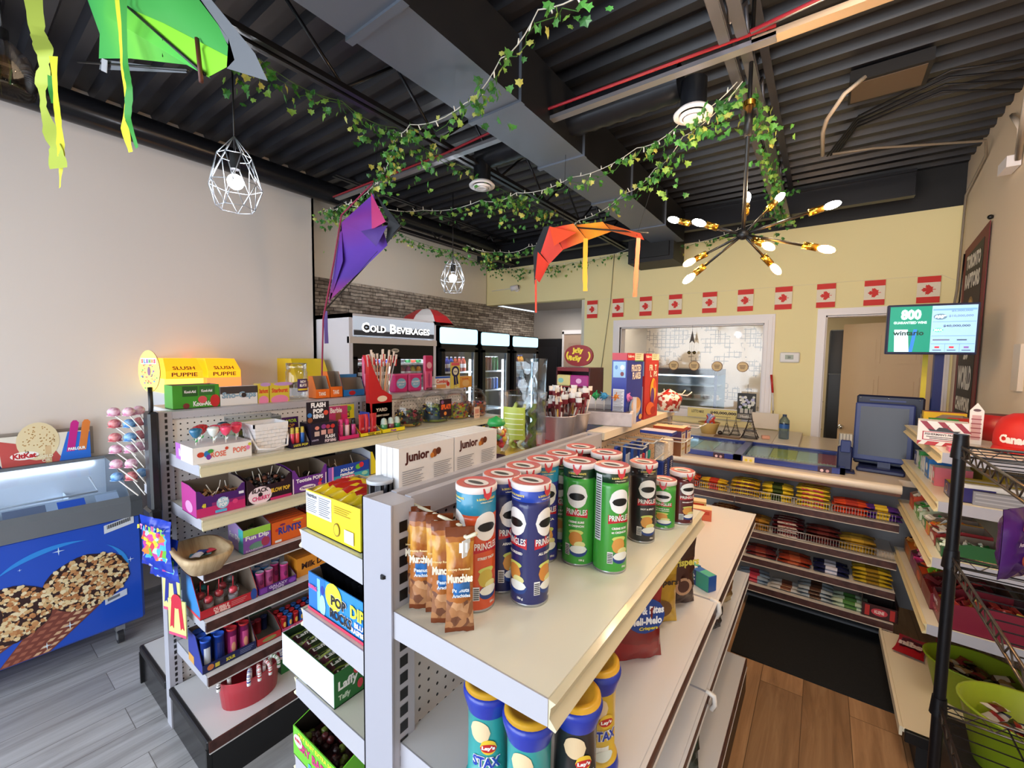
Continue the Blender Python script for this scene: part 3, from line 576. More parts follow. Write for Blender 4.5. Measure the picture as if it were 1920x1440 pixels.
# ============================================================ SHELVING
PEG = pegm('#dcdada', 'pegboard_white'); PEGD = pegm('#37343a', 'pegboard_charcoal'); PEGT = pegm('#cbb79f', 'pegboard_tan')
def upright(f, x, y, h, w=.045, d=.055, m=STEEL, faces=(1,)):
    # slotted post, d along x, w along y
    f.box(x-d/2, x+d/2, y, y+w, 0, h, m)
    z = .1
    while z < h-.02:
        for s in (-1, 1):
            xx = x+s*(d/2+.0006); q = [(xx, y+w*.42, z), (xx, y+w*.62, z), (xx, y+w*.62, z+.016), (xx, y+w*.42, z+.016)]
            f.poly(q if s > 0 else q[::-1], BLACK)
        z += .0254
def shelf(parent, side, x0, x1, y0, y1, z, lip, name='shelf', strip=False):
    # side +1: front edge at x1; -1: front edge at x0.  z = top surface
    f = MB(); top = WHITE if strip else CREAM
    f.bbox(x0, x1, y0, y1, z-.018, z, top, .002)
    xf = x1 if side > 0 else x0; xb = x0 if side > 0 else x1
    for y in (y0-.0015, y1-.0005):   # end brackets, deeper at the back
        pts = [(xf, y, z+.0005), (xb, y, z+.0005), (xb, y, z-.052), (xf-side*.02, y, z-.042), (xf, y, z-.040)]
        f.slab(pts if side < 0 else pts[::-1], (0, 1, 0), .002, STEEL)
    s = f.build(name, parent)
    g = MB(); e = side*.001
    if strip:
        g.box(*sorted((xf, xf+side*.006)), y0+.002, y1-.002, z-.042, z-.001, BROWN); g.box(*sorted((xf, xf+side*.009)), y0, y1, z-.046, z-.042, WHITE); g.box(*sorted((xf, xf+side*.008)), y0, y1, z-.002, z+.001, WHITE)
    else:
        prof = [(0, 0), (.012, -.002), (.004, -.012), (.002, -.028), (.014, -.040), (.012, -.044), (0, -.042)]
        vs = [(xf+side*a, y, z+b) for y in (y0, y1) for a, b in prof]; n = len(prof)
        g.add(vs, [(i, i+1, n+i+1, n+i) for i in range(n-1)]+[tuple(range(n)), tuple(range(2*n-1, n-1, -1))], lip)
    g.build('price_rail', s)
    return s
# ---- left gondola
XG = -2.245
t = thing('gondola_shelf', 'white double sided shelving unit of sweets nearest the ice cream freezer', 'shelving', (0, 0, 0))
lipc = M('#d9d2b4', .35, coat=.3)
f = MB(); upright(f, XG, .545, 1.392); f.build('upright', t)
f = MB(); upright(f, XG, 1.465, 1.392); f.build('upright', t)
f = MB(); upright(f, XG, 2.385, 1.392); f.build('upright', t)
f = MB(); f.box(XG-.012, XG+.012, .59, 2.385, .15, 1.36, PEG, xp=PEG); f.build('pegboard_panel', t)
f = MB(); f.box(XG-.03, XG+.03, .59, 2.385, 1.36, 1.39, STEEL); f.build('top_rail', t)
LG = t
for y0, y1 in ((.575, 1.493), (1.497, 2.41)):
    for z in (1.218, 1.01): shelf(t, 1, XG+.03, -1.872, y0, y1, z, lipc)
    for z in (.81, .606, .385): shelf(t, 1, XG+.03, -1.872, y0, y1, z, lipc, strip=True)
for z in (1.218, 1.01, .81): shelf(t, -1, -2.60, XG-.03, .575, 1.493, z, lipc)
def base(name, x0, x1, y0, y1, z, side, strip=True, m=None):
    f = MB(); f.box(x0+.004, x1-.004, y0+.004, y1, .0, z-.018, M('#161618', .25)); f.bbox(x0, x1, y0+.012, y1, z-.018, z, m or WHITE, .002)
    f.bbox(x0, x1, y0-.006, y0+.012, z-.035, z+.002, BLACK, .004)
    xf = x1 if side > 0 else x0
    f.box(*sorted((xf-side*.012, xf+side*.002)), y0-.008, y0+.02, .0, z-.03, BLACK)
    if strip:
        f.box(*sorted((xf, xf+side*.006)), y0, y1, z-.042, z-.001, BROWN); f.box(*sorted((xf, xf+side*.008)), y0, y1, z-.046, z-.042, WHITE); f.box(*sorted((xf, xf+side*.006)), y0+.01, y1, 0, z-.046, BLACK)
    f.build('base_deck', t)
base('base', XG+.0285, -1.785, .545, 2.41, .187, 1); base('base', -2.66, XG-.0285, .545, 2.41, .187, -1)
# ---- centre gondola
XC = -.66
t = thing('gondola_shelf', 'white double sided shelving unit in the middle with chip cans on its top shelf', 'shelving', (0, 0, 0))
f = MB(); f.box(-.69, -.620, .484, .534, 0, 1.37, STEEL); z = .06
while z < 1.34: f.quad((-.6195, .498, z), (-.6195, .517, z), (-.6195, .517, z+.021), (-.6195, .498, z+.021), BLACK); z += .033
f.build('upright', t)
f = MB()   # wide end cap post: an open box profile
f.box(-.706, -.702, .478, .532, 0, 1.372, STEEL); f.box(-.706, -.618, .478, .482, 0, 1.372, M('#a6a6b2', .4)); f.box(-.67, -.667, .482, .492, .9, 1.368, STEEL)
f.cyl(-.64, .4775, 1.23, 1.236, .006, BLACK, n=10); f.build('end_post', t)
for y in (1.385, 2.285):
    f = MB(); upright(f, XC, y, 1.37, .04, .05); f.build('upright', t)
f = MB(); f.box(XC-.012, XC+.012, .53, 1.385, .15, 1.33, PEG); f.build('pegboard_panel', t)
f = MB(); f.box(XC-.012, XC+.012, 1.425, 2.285, .15, 1.33, PEGT); f.build('pegboard_panel', t)
f = MB(); f.box(XC+.012, XC+.03, .535, 1.40, 1.325, 1.372, STEEL); f.box(XC-.03, XC-.012, .535, 1.40, 1.30, 1.372, STEEL); f.build('top_rail', t)
f = MB(); f.box(XC-.035, XC+.035, 1.425, 2.32, 1.345, 1.372, M('#e9dfca', .35, coat=.2)); f.build('top_rail', t)
f = MB(); f.bbox(-.93, XC-.03, .555, 1.49, 1.30, 1.318, WHITE); f.box(-.935, -.93, .555, 1.49, 1.285, 1.33, CREAM); f.build('top_shelf', t)
shelf(t, 1, XC+.03, -.285, .485, 1.40, 1.170, M('#cfc8ad', .3, coat=.4))
for y0, y1 in ((.5, 1.388), (1.394, 2.31)):
    shelf(t, 1, XC+.03, -.232, y0, y1, .90, None, strip=True)
    shelf(t, 1, XC+.03, -.246, y0, y1, .60, None, strip=True)
for z, x in ((1.24, -.95), (1.05, -.95), (.86, -.99), (.66, -1.0)):
    for y0, y1 in ((.485, 1.388), (1.394, 2.31)):
        shelf(t, -1, x, XC-.035, y0, y1, z, lipc)
base('b', XC+.025, -.236, .50, 2.31, .17, 1); base('b', -1.08, XC-.025, .50, 2.31, .17, -1, False)
for z in (.90, .60):
    f = MB(); f.tube([(-.246, 1.391, z+.002), (-.222, 1.391, z-.004), (-.219, 1.391, z-.03), (-.228, 1.391, z-.05)], .008, M('#e8e4df', .4)); f.build('end_clip', t)
# ---- right wall shelving
t = thing('gondola_shelf', 'cream wall shelving on the right packed with gum and candy boxes', 'shelving', (0, 0, 0))
f = MB(); f.box(RX-.03, RX-.01, 2.40, 3.30, .15, 1.20, PEGT); f.build('pegboard_panel', t)
for y in (2.38, 3.28):
    f = MB(); upright(f, RX-.045, y, 1.2, .03, .05, M('#d9cfb9', .4)); f.build('upright', t)
lipw = M('#e2d3a4', .35, coat=.3)
for z, x in ((1.28, .405), (1.08, .405), (.845, .40), (.56, .40)): shelf(t, -1, x, RX-.035, 2.385, 3.29, z, lipw)
f = MB(); f.bbox(.335, RX-.02, 2.27, 3.05, .135, .155, M('#e8dcc0', .35)); f.box(.325, .335, 2.27, 3.06, .12, .158, M('#e8dcc0', .35)); f.bbox(.34, RX-.03, 2.25, 2.27, .11, .157, BLACK); f.box(.38, RX-.03, 2.28, 3.06, 0, .135, M('#1a1a1b', .5)); f.build('base_deck', t)

# ---- back counter with candy bar shelves
t = thing('counter', 'long back counter with a rounded cream edge and candy bar shelves below', 'counter')
cm = M('#e8d8c2', .3, coat=.3)
f = MB(); f.box(-1.45, .39, 3.17, 3.32, .915, .95, cm); f.box(-1.45, .80, 3.32, 4.70, .915, .95, cm)
f.X = Matrix.Translation((-1.45, 3.17, .925)) @ Matrix.Rotation(PI/2, 4, 'Y'); f.cyl(0, 0, 0, 1.84, .026, cm, n=20); f.X = Matrix.Identity(4); f.build('countertop', t)
f = MB(); f.box(-1.45, .39, 3.19, 3.21, .878, .898, M('#7c4b32', .5)); f.build('counter_trim', t)
f = MB(); f.box(-1.45, .80, 3.48, 3.50, .12, .915, M('#8f8b8c', .5)); f.build('back_panel', t)
f = MB(); f.box(-1.40, .385, 3.30, 3.36, 0, .13, M('#101012', .4)); f.box(-1.40, .385, 3.285, 3.30, .0, .02, M('#6d6d70', .4)); f.build('kick_plate', t)
for z, yf in ((.735, 3.13), (.525, 3.12), (.36, 3.10), (.19, 3.08)):
    f = MB(); f.bbox(-1.40, .385, yf, 3.48, z-.016, z, M('#d8d2cb', .4), .002); s = f.build('shelf', t)
    g = MB()
    for x0, x1 in ((-1.4, -.435), (-.43, .385)):
        g.box(x0, x1, yf-.006, yf, z-.040, z-.002, BROWN); g.box(x0, x1, yf-.008, yf, z-.044, z-.040, M('#cfc4b6', .4)); g.box(x0, x1, yf-.008, yf, z-.002, z+.001, M('#cfc4b6', .4))
    g.build('price_strip', s)
def fence(x0, x1, y, z, h):
    f = MB(); m = M('#b9b3aa', .3, .8)
    f.tube([(x0, y, z+h), (x1, y, z+h)], .0028, m, 5); f.tube([(x0, y, z+.006), (x1, y, z+.006)], .0022, m, 5)
    x = x0
    while x <= x1: f.box(x, x+.0016, y-.001, y+.001, z, z+h, m); x += .0135
    f.build('wire_basket_front', None, 'chrome wire front keeping chocolate bars on the %s shelf of the back counter' % ('top' if z > .7 else 'second'), 'wire divider')
fence(-.86, .38, 3.137, .737, .05); fence(-.60, .38, 3.127, .527, .05)

# ---- ice cream chest freezer
t = thing('chest_freezer', 'blue ice cream chest freezer with a curved glass lid against the beige wall', 'freezer', (0, 0, 0))
XF = -3.06; blue = M('#1c4fc4', .3, coat=.4); y0f, y1f = -.75, .655; gry = M('#6e7278', .35)
f = MB(); f.bbox(-3.66, XF, y0f, y1f, .125, .735, blue, .012)
X_ = XF+.0012
def px(y, z, k=0): return (X_+k*.0004, y, z)
def blob(y, z, ry_, rz_, m, n=20, k=0, rd=None, j=0):
    f.poly([px(y+ry_*cos(2*PI*i/n)*(1+(rd.uniform(-j, j) if rd else 0)), z+rz_*sin(2*PI*i/n)*(1+(rd.uniform(-j, j) if rd else 0)), k) for i in range(n)], m)
rd = random.Random(3)
def sector(cy, cz, r, a0, a1, r2, m, k):   # swoosh
    n = 14; P = []
    for i in range(n+1): a = a0+(a1-a0)*i/n; P.append(px(cy+r*cos(a), cz+r*.8*sin(a), k))
    for i in range(n, -1, -1): a = a0+(a1-a0)*i/n; w = r2*sin(PI*i/n); P.append(px(cy+(r-w)*cos(a), cz+(r-w)*.8*sin(a), k))
    f.poly(P, m)
sector(.36, .46, .235, -1.2, .9, .03, M('#2f8fe6', .35), 1); sector(.34, .47, .25, 1.2, 2.6, .03, M('#2f8fe6', .35), 1)
waf = M('#7d3f33', .5); wafl = M('#d9b08a', .5); nutm = [M(c, .5) for c in ('#d9b27c', '#e8cf9e', '#c98f5a', '#f0ddb4', '#b87a4a')]; choc = M('#33191a', .4)
def cone(cy, cz, R1, seed, tilt):
    rd = random.Random(seed)
    # wafer below, running to lower left
    a = (cy-R1*.85, cz-R1*.35); b = (cy+R1*.55, cz-R1*.62); c = (cy-R1*.9, .135); d = (cy-R1*1.9, .135)
    f.poly([px(*d, 2), px(*c, 2), px(*b, 2), px(*a, 2)], waf)
    for i in range(9):
        u = (i+.15)/9; v = (i+.7)/9
        for j in range(5):
            p_ = j/5+.03; q_ = (j+.72)/5
            def W(s_, w_):
                A = (d[0]+(c[0]-d[0])*s_, d[1]+(c[1]-d[1])*s_); B = (a[0]+(b[0]-a[0])*s_, a[1]+(b[1]-a[1])*s_); return px(A[0]+(B[0]-A[0])*w_, A[1]+(B[1]-A[1])*w_, 3)
            if i > 5: f.poly([W(p_, u), W(q_, u), W(q_, v), W(p_, v)], wafl if j > 2 else M('#a5614c', .5))
            else: f.poly([W(p_, u), W(q_, u), W(q_, v), W(p_, v)], M('#a5614c', .5) if j < 3 else wafl)
    blob(cy, cz, R1, R1*.86, choc, 28, 4, rd, .03)
    for k in range(420):
        rr = R1*math.sqrt(rd.random())*.97; an = rd.uniform(0, 2*PI); y = cy+rr*cos(an); z = cz+rr*.86*sin(an)
        s_ = rd.uniform(.007, .0135); e_ = rd.uniform(.55, 1.); m = rd.choice(nutm); ph = rd.uniform(0, PI)
        P = []
        for i in range(6):
            t_ = 2*PI*i/6; p1 = s_*cos(t_)*rd.uniform(.8, 1.15); q1 = s_*e_*sin(t_)*rd.uniform(.8, 1.15); P.append(px(y+p1*cos(ph)-q1*sin(ph), z+p1*sin(ph)+q1*cos(ph), 5+k*.012))
        f.poly(P, m)
cone(.43, .435, .165, 4, 0); cone(.14, .38, .165, 8, 0)
blob(.07, .39, .07, .085, choc, 24, 11); blob(.065, .39, .055, .07, M('#efe6dc', .4), 24, 12); cone(-.35, .42, .16, 12, 0)
for y, z, s_ in ((.33, .635, .022), (.355, .235, .022), (.272, .17, .02), (.60, .49, .016), (.2, .59, .008)):
    f.poly([px(y+s_*(1 if i % 2 == 0 else .16)*cos(PI*i/4), z+s_*(1 if i % 2 == 0 else .16)*sin(PI*i/4), 13) for i in range(8)], M('#dff0ff', .4))
f.quad(px(.50, .665, 3), px(.622, .690, 3), px(.622, .735, 3), px(.50, .710, 3), M('#dfe3ea', .4))
for i in range(22):
    yy = .512+i*.0044; f.quad(px(yy, .685+(yy-.5)*.2, 4), px(yy+.0022*(1+i % 2*.6), .685+(yy-.5)*.2, 4), px(yy+.0022*(1+i % 2*.6), .705+(yy-.5)*.2, 4), px(yy, .705+(yy-.5)*.2, 4), BLACK)
f.quad(px(.49, .275, 3), px(.58, .295, 3), px(.58, .330, 3), px(.49, .310, 3), M('#cfd6e8', .4)); f.quad(px(.50, .29, 4), px(.55, .30, 4), px(.55, .315, 4), px(.50, .305, 4), M('#6a7080', .5))
f.build('body', t)
f = MB(); yb = y0f-.005; prof = [(XF+.012, .73), (XF+.015, .815), (XF-.005, .845)]
for (xa, za), (xb, zb) in zip(prof, prof[1:]): f.quad((xa, yb, za), (xa, y1f+.005, za), (xb, y1f+.005, zb), (xb, yb, zb), gry)
for y in (yb, y1f+.005-.05):
    arc = [(XF-.005, .845), (XF-.10, .905), (XF-.24, .95), (XF-.42, .975), (XF-.56, .98)]
    pts = [(XF+.012, y, .73), (XF+.015, y, .815)]+[(a, y, b) for a, b in arc]+[(-3.66, y, .985), (-3.66, y, .73)]
    f.slab(pts[::-1], (0, 1, 0), .05, gry, gry)
f.box(-3.66, -3.62, yb, y1f+.005, .73, .985, gry); f.box(-3.62, -3.605, yb+.05, y1f-.045, .74, .97, M('#eef3fa', .4)); f.box(-3.605, -3.595, yb+.1, y1f-.1, .945, .96, M('#eef6ff', .5, 0, 6)); f.build('lid_frame', t)  # last box: glowing strip added to brighten the freezer interior
f = MB(); gl = G('#eaf4ff', .06, .97, 'freezer_glass')
arc = [(XF-.007, .838), (XF-.10, .898), (XF-.24, .943), (XF-.42, .968), (XF-.54, .973)]
for (xa, za), (xb, zb) in zip(arc, arc[1:]): f.add([(xa, yb+.05, za), (xa, y1f-.045, za), (xb, y1f-.045, zb), (xb, yb+.05, zb)], [(0, 1, 2, 3)], gl, True)
f.build('glass_lid', t)
f = MB(); f.box(-3.6, XF-.03, yb+.05, y1f-.045, .735, .74, M('#f4f8ff', .5)); 
for y in (-.45, -.15, .15, .42): f.box(-3.6, XF-.03, y, y+.004, .74, .80, M('#e6f0fa', .4))
f.box(-3.35, -3.345, yb+.05, y1f-.045, .74, .82, M('#e6f0fa', .4)); f.tube([(XF-.10, -.3, .88), (XF-.10, .5, .88), (XF-.3, .5, .92)], .005, M('#eef4fa', .4)); f.build('basket_dividers', t)
f = MB(); st = M('#1f55c8', .4)
for y, w, c in ((-.5, .2, '#1f55c8'), (-.2, .12, '#5f3a2c'), (.0, .10, '#1f55c8'), (.16, .14, '#7f88a0'), (.34, .10, '#3c6fe0'), (.48, .09, '#c9d8ee')): f.quad((XF-.06, y, .868), (XF-.06, y+w, .868), (XF-.015, y+w, .842), (XF-.015, y, .842), M(c, .4))
f.build('lid_stickers', t)
# ice cream packs inside
icp = [('#2a62d8', 'blue'), ('#8c4a30', 'brown'), ('#dfe8f6', 'white'), ('#c9a25a', 'gold')]
f = MB(); f.bbox(-.05, .05, -.022, .022, 0, .045, M('#2a62d8', .3), .008)
k0 = None
for i in range(10):
    f = MB(); f.bbox(-.05, .05, -.025, .025, 0, .04, M(icp[i % 4][0], .3), .008)
    f.build('ice_cream_pack', None, 'wrapped %s ice cream bars inside the blue chest freezer' % icp[i % 4][1], 'ice cream', loc=(-3.2+.012*(i % 3)-.2*(i % 2), -.55+.115*i+(.0), .741), rz=.2*(i % 3)-.2, group='%s ice creams in the chest freezer' % icp[i % 4][1])
for y in (y1f-.1, y0f+.1):
    for x in (XF-.07, -3.58):
        c = thing('caster', None, None); c.parent = t; c.location = (x, y, 0)
        f = MB(); f.X = Matrix.Translation((0, -.012, .043)) @ Matrix.Rotation(-PI/2, 4, 'X'); f.cyl(0, 0, 0, .024, .042, M('#2b2b2f', .5), n=18); f.cyl(0, 0, -.002, .026, .024, M('#b9bbc0', .3, .6), n=14); f.build('wheel', c)
        f = MB(); f.box(-.02, .02, -.02, .02, .078, .125, M('#b9bbc0', .3, .8)); f.box(-.012, .012, .014, .017, .04, .08, M('#b9bbc0', .3, .8)); f.build('fork', c)
# poster boards standing behind the lid
f = MB(); pX = 0.0
f.X = Matrix.Rotation(PI/2, 4, 'Z')
f.box(-.95, .555, 0, .008, 0, .17, M('#e9e0d0', .4))
def rp(x0, x1, z0, z1, c, l=.0004): f.rect(x0, x1, z0, z1, M(c, .4), lift=l)
f.poly([(.0, -.0004, .17), (.0, -.0004, 0), (.20, -.0004, 0), (.12, -.0004, .17)], M('#1c2f6e', .4))
f.poly([(.20, -.0006, 0), (.44, -.0006, 0), (.40, -.0006, .08), (.19, -.0006, .15)], M('#c4504c', .4))
f.poly([(.42, -.0008, 0), (.555, -.0008, 0), (.555, -.0008, .16), (.46, -.0008, .17)], M('#2a6fd6', .4))
f.poly([(.02, -.0010, .12), (.19, -.0010, .11), (.19, -.0010, .17), (.02, -.0010, .17)], M('#e8a25c', .4))
f.disc(.34, .13, .085, M('#e6d3a8', .45), y=-.001, rz=.11, n=22)
rd = random.Random(5)
for _ in range(70):
    a = rd.uniform(0, 2*PI); r = math.sqrt(rd.random())*.8; f.disc(.34+.085*r*cos(a), .13+.11*r*sin(a), .0035, M('#b98a4c', .5), y=-.0016, n=5)
f.rect(.365, .39, -.0, .10, M('#d9b88a', .4), y=-.0012)
f.disc(.285, .055, .055, M('#f5efe6', .4), y=-.0016, rz=.024); f.ftext('KitKat', .24, .04, .03, M('#c2232b', .4), y=-.0018, w=.09, bold=.05)
f.ftext('GOLD', .335, .03, .018, M('#f2e6c8', .4), y=-.0018, w=.06); f.ftext('OR', .35, .006, .018, M('#f2e6c8', .4), y=-.0018)
for x, c in ((.455, '#c9268a'), (.505, '#e0803a')):
    P = [(x-.004, -.0018, .05), (x+.03, -.0018, .05), (x+.055, -.0018, .22), (x+.045, -.0018, .235), (x+.03, -.0018, .235), (x+.02, -.0018, .22)]
    f.slab(P, (0, 1, 0), .006, M(c, .35)); 
f.ftext('PARLOUR', .458, .055, .018, M('#ffffff', .4), y=-.002, w=.075, bold=.05)
f.build('freezer_poster', None, 'printed ice cream posters standing behind the lid of the blue freezer', 'poster', loc=(-3.645, 0, .986), rx=0)
f = MB(); f.box(-3.695, -3.68, -.9, .575, 1.0, 1.17, M('#9a9087', .5)); f.build('poster_back_board', None, 'grey board strip on the wall behind the ice cream posters', 'board')

# ---- wire rack on the right
t = thing('wire_rack', 'black wire shelving rack at the right edge in front of the wall shelves', 'rack', (0, 0, 0))
bm = M('#17161a', .35, .5); wx0, wx1, wy0, wy1 = .335, .77, .95, 1.76
for x, y in ((wx0, wy1), (wx1, wy1), (wx0, wy0), (wx1, wy0)):
    f = MB(); f.cyl(x, y, 0, 1.425, .0145, bm, n=16); f.cyl(x, y, 1.42, 1.435, .017, bm, n=14)
    for z in (1.39, 1.06, .60): f.cyl(x, y, z-.025, z+.03, .021, bm, r1=.017, n=14)
    f.build('post', t)
wm_ = M('#6a625c', .3, .9)
for z in (1.40, 1.07, .61):
    f = MB()
    for (a, b) in (((wx0, wy0), (wx0, wy1)), ((wx1, wy0), (wx1, wy1)), ((wx0, wy0), (wx1, wy0)), ((wx0, wy1), (wx1, wy1))):
        f.tube([(*a, z), (*b, z)], .0034, wm_, 6); f.tube([(*a, z-.03), (*b, z-.03)], .0034, wm_, 6)
        n = int(math.dist(a, b)/.028); P = []
        for i in range(n+1):
            k = i/n; P.append((a[0]+(b[0]-a[0])*k, a[1]+(b[1]-a[1])*k, z if i % 2 else z-.03))
        f.tube(P, .0022, wm_, 4)
    y = wy0+.03
    while y < wy1: f.tube([(wx0, y, z+.001), (wx1, y, z+.001)], .0018, bm, 4); y += .05
    for x in (wx0+.14, wx0+.29): f.tube([(x, wy0, z-.004), (x, wy1, z-.004)], .0024, bm, 4)
    f.build('wire_shelf', t)

# ============================================================ DRINK COOLERS
XK = -3.2; black = M('#0e0f12', .3)
def drink(x, y, z, kind, col, cap, label, group, r=.031, h=.2):
    pass
def mk_bottle(col, cap, r=.03, h=.19, lab=None):
    f = MB(); c = M(col, .2); k = M(cap, .35); l = M(lab or '#e8e8ee', .3)
    f.lathe([(.0, 0, c), (r*.85, 0, c), (r, .012, c), (r*.97, h*.25, c), (r, h*.26, l), (r, h*.52, l), (r*.98, h*.53, c), (r, h*.62, c), (r*.75, h*.78, c), (r*.38, h*.9, c), (r*.36, h*.93, c), (r*.42, h*.93, k), (r*.42, h, k), (0, h, k)], n=12); return f
def mk_can(col, r=.029, h=.145):
    f = MB(); c = M(col, .25, .2); s = M('#c9ccd2', .25, .9)
    f.lathe([(0, 0, s), (r*.8, 0, s), (r, .01, c), (r, h-.012, c), (r*.85, h, s), (0, h-.003, s)], n=12); return f
DR = {}
def put_drink(kind, col, cap, x, y, z, label, group, lab=None, h=None):
    k = (kind, col, cap, lab, h)
    if k not in DR:
        f = mk_bottle(col, cap, lab=lab, h=h or .19) if kind == 'b' else mk_can(col, h=h or .145)
        DR[k] = f.build('drink_bottle' if kind == 'b' else 'drink_can', None, label, 'bottle' if kind == 'b' else 'can', loc=(x, y, z), group=group)
    else: dup(DR[k], (x, y, z), label=label, group=group)
CN = {'#7a1420': 'red', '#15235e': 'navy', '#2a3f9a': 'blue', '#1c7a3c': 'green', '#f0a020': 'orange', '#c4472f': 'brick red', '#e8e8ee': 'white', '#3a1c16': 'dark cola', '#8f2b62': 'purple', '#2f6fd0': 'bright blue', '#d8d04a': 'yellow', '#27292f': 'black', '#e06a8a': 'pink', '#9fd0e8': 'pale blue'}
# big two door merchandiser
t = thing('drink_cooler', 'large white two door cooler with a Cold Beverages sign', 'cooler', (0, 0, 0))
wh = M('#d9d6dc', .4); y0, y1 = 2.062, 3.048
f = MB(); f.box(-3.92, XK, y0, y0+.035, 0, 1.985, wh); f.box(-3.92, XK, y1-.035, y1, 0, 1.985, wh); f.box(-3.92, -3.88, y0, y1, 0, 1.985, wh); f.box(-3.92, XK, y0, y1, 1.95, 1.985, wh); f.box(-3.92, XK, y0, y1, 0, .35, M('#2a2a2e', .4)); f.box(XK-.03, XK+.012, y0, y1, 1.735, 1.79, M('#cfc4bc', .4)); f.build('cabinet', t)
f = MB(); sg = M('#a2abb8', .4, 0, .45); f.box(XK-.02, XK+.006, y0+.035, y1-.03, 1.80, 1.965, wh, xp=sg)
f.X = Matrix.Translation((XK+.007, 0, 0)) @ Matrix.Rotation(PI/2, 4, 'Z')
f.rect(y0+.04, y1-.035, 1.805, 1.845, M('#3c3f4a', .5))
f.rect(y0+.04, y1-.035, 1.845, 1.85, M('#9aa0ac', .5))
for dz, m, b in ((0, M('#17181c', .5), .16), (.0006, M('#ffffff', .4, 0, 1.0), .03)):
    f.ftext('C', y0+.115, 1.832, .085, m, lift=.001+dz*2, w=.075, bold=b); f.ftext('OLD', y0+.20, 1.836, .06, m, lift=.001+dz*2, w=.165, bold=b); f.ftext('B', y0+.41, 1.832, .085, m, lift=.001+dz*2, w=.07, bold=b); f.ftext('EVERAGES', y0+.49, 1.836, .06, m, lift=.001+dz*2, w=.40, bold=b)
f.build('light_sign', t)
f = MB(); f.box(XK-.05, XK, y0+.035, y1-.035, 1.62, 1.735, black); f.build('door_header', t)
f = MB(); f.X = Matrix.Translation((XK+.001, 0, 0)) @ Matrix.Rotation(PI/2, 4, 'Z'); f.disc((y0+y1)/2-.02, 1.68, .045, M('#c8c2b8', .3, .5), rz=.02); f.ftext('TRUE', (y0+y1)/2-.045, 1.674, .012, BLACK, w=.05, lift=.001); f.build('badge', t)
for a, b in ((y0+.035, (y0+y1)/2), ((y0+y1)/2, y1-.035)):
    f = MB()
    for q in ((a, a+.045), (b-.045, b)): f.box(XK-.04, XK, q[0], q[1], .36, 1.62, black)
    f.box(XK-.04, XK, a, b, 1.60, 1.62, black); f.box(XK-.04, XK, a, b, .36, .42, black); d = f.build('door', t)
    f = MB(); f.box(XK-.02, XK-.016, a+.045, b-.045, .42, 1.60, G(refl=.12)); f.build('glass', d)
f = MB(); f.box(-3.88, -3.87, y0+.035, y1-.035, .36, 1.95, M('#e6ecf0', .5)); f.box(-3.3, -3.28, (y0+y1)/2-.015, (y0+y1)/2+.015, .4, 1.6, M('#e8f4ff', .5, 0, 2.5)); f.box(-3.32, -3.26, y0+.05, y1-.05, 1.61, 1.62, M('#e8f4ff', .5, 0, 16))
for z in (1.565, 1.42, 1.22, 1.0): f.box(-3.87, -3.26, y0+.035, y1-.035, z-.02, z, M('#e9eef2', .4))
f.build('interior_shelves', t)
bc = [[('#3a1c16', '#7a1420'), ('#3a1c16', '#27292f'), ('#15235e', '#2a3f9a'), ('#15235e', '#e8e8ee'), ('#2a3f9a', '#7a1420'), ('#2a3f9a', '#7a1420')], [('#7a1420', '#e8e8ee'), ('#27292f', '#27292f'), ('#1c7a3c', '#1c7a3c'), ('#c4472f', '#7a1420'), ('#1c7a3c', '#e8e8ee')],
      [('#27292f', '#1c7a3c'), ('#3a1c16', '#27292f'), ('#1c7a3c', '#1c7a3c'), ('#c4472f', '#e8e8ee'), ('#7a1420', '#7a1420'), ('#27292f', '#7a1420')], [('#2f6fd0', '#e8e8ee'), ('#7a1420', '#7a1420'), ('#8f2b62', '#e8e8ee'), ('#d8d04a', '#1c7a3c'), ('#f0a020', '#2a3f9a')]]
for ri, z in ((0, 1.566), (2, 1.421)):
    for s in (0, 1):
        row = bc[ri+s]; ya = y0+.11+s*.46
        for i, (c, k) in enumerate(row):
            n = CN.get(c, 'coloured'); put_drink('b', c, k, -3.30-.01*(i % 2), ya+i*.068, z, '%s drink bottle, %s cap, on the %s row behind the %s sign cooler door' % (n, CN.get(k, 'white'), 'upper' if ri == 0 else 'second', 'right' if s else 'left'), '%s bottles %s row %s door' % (n+CN.get(k, ''), 'upper' if ri == 0 else 'second', 'right' if s else 'left'), h=.118)
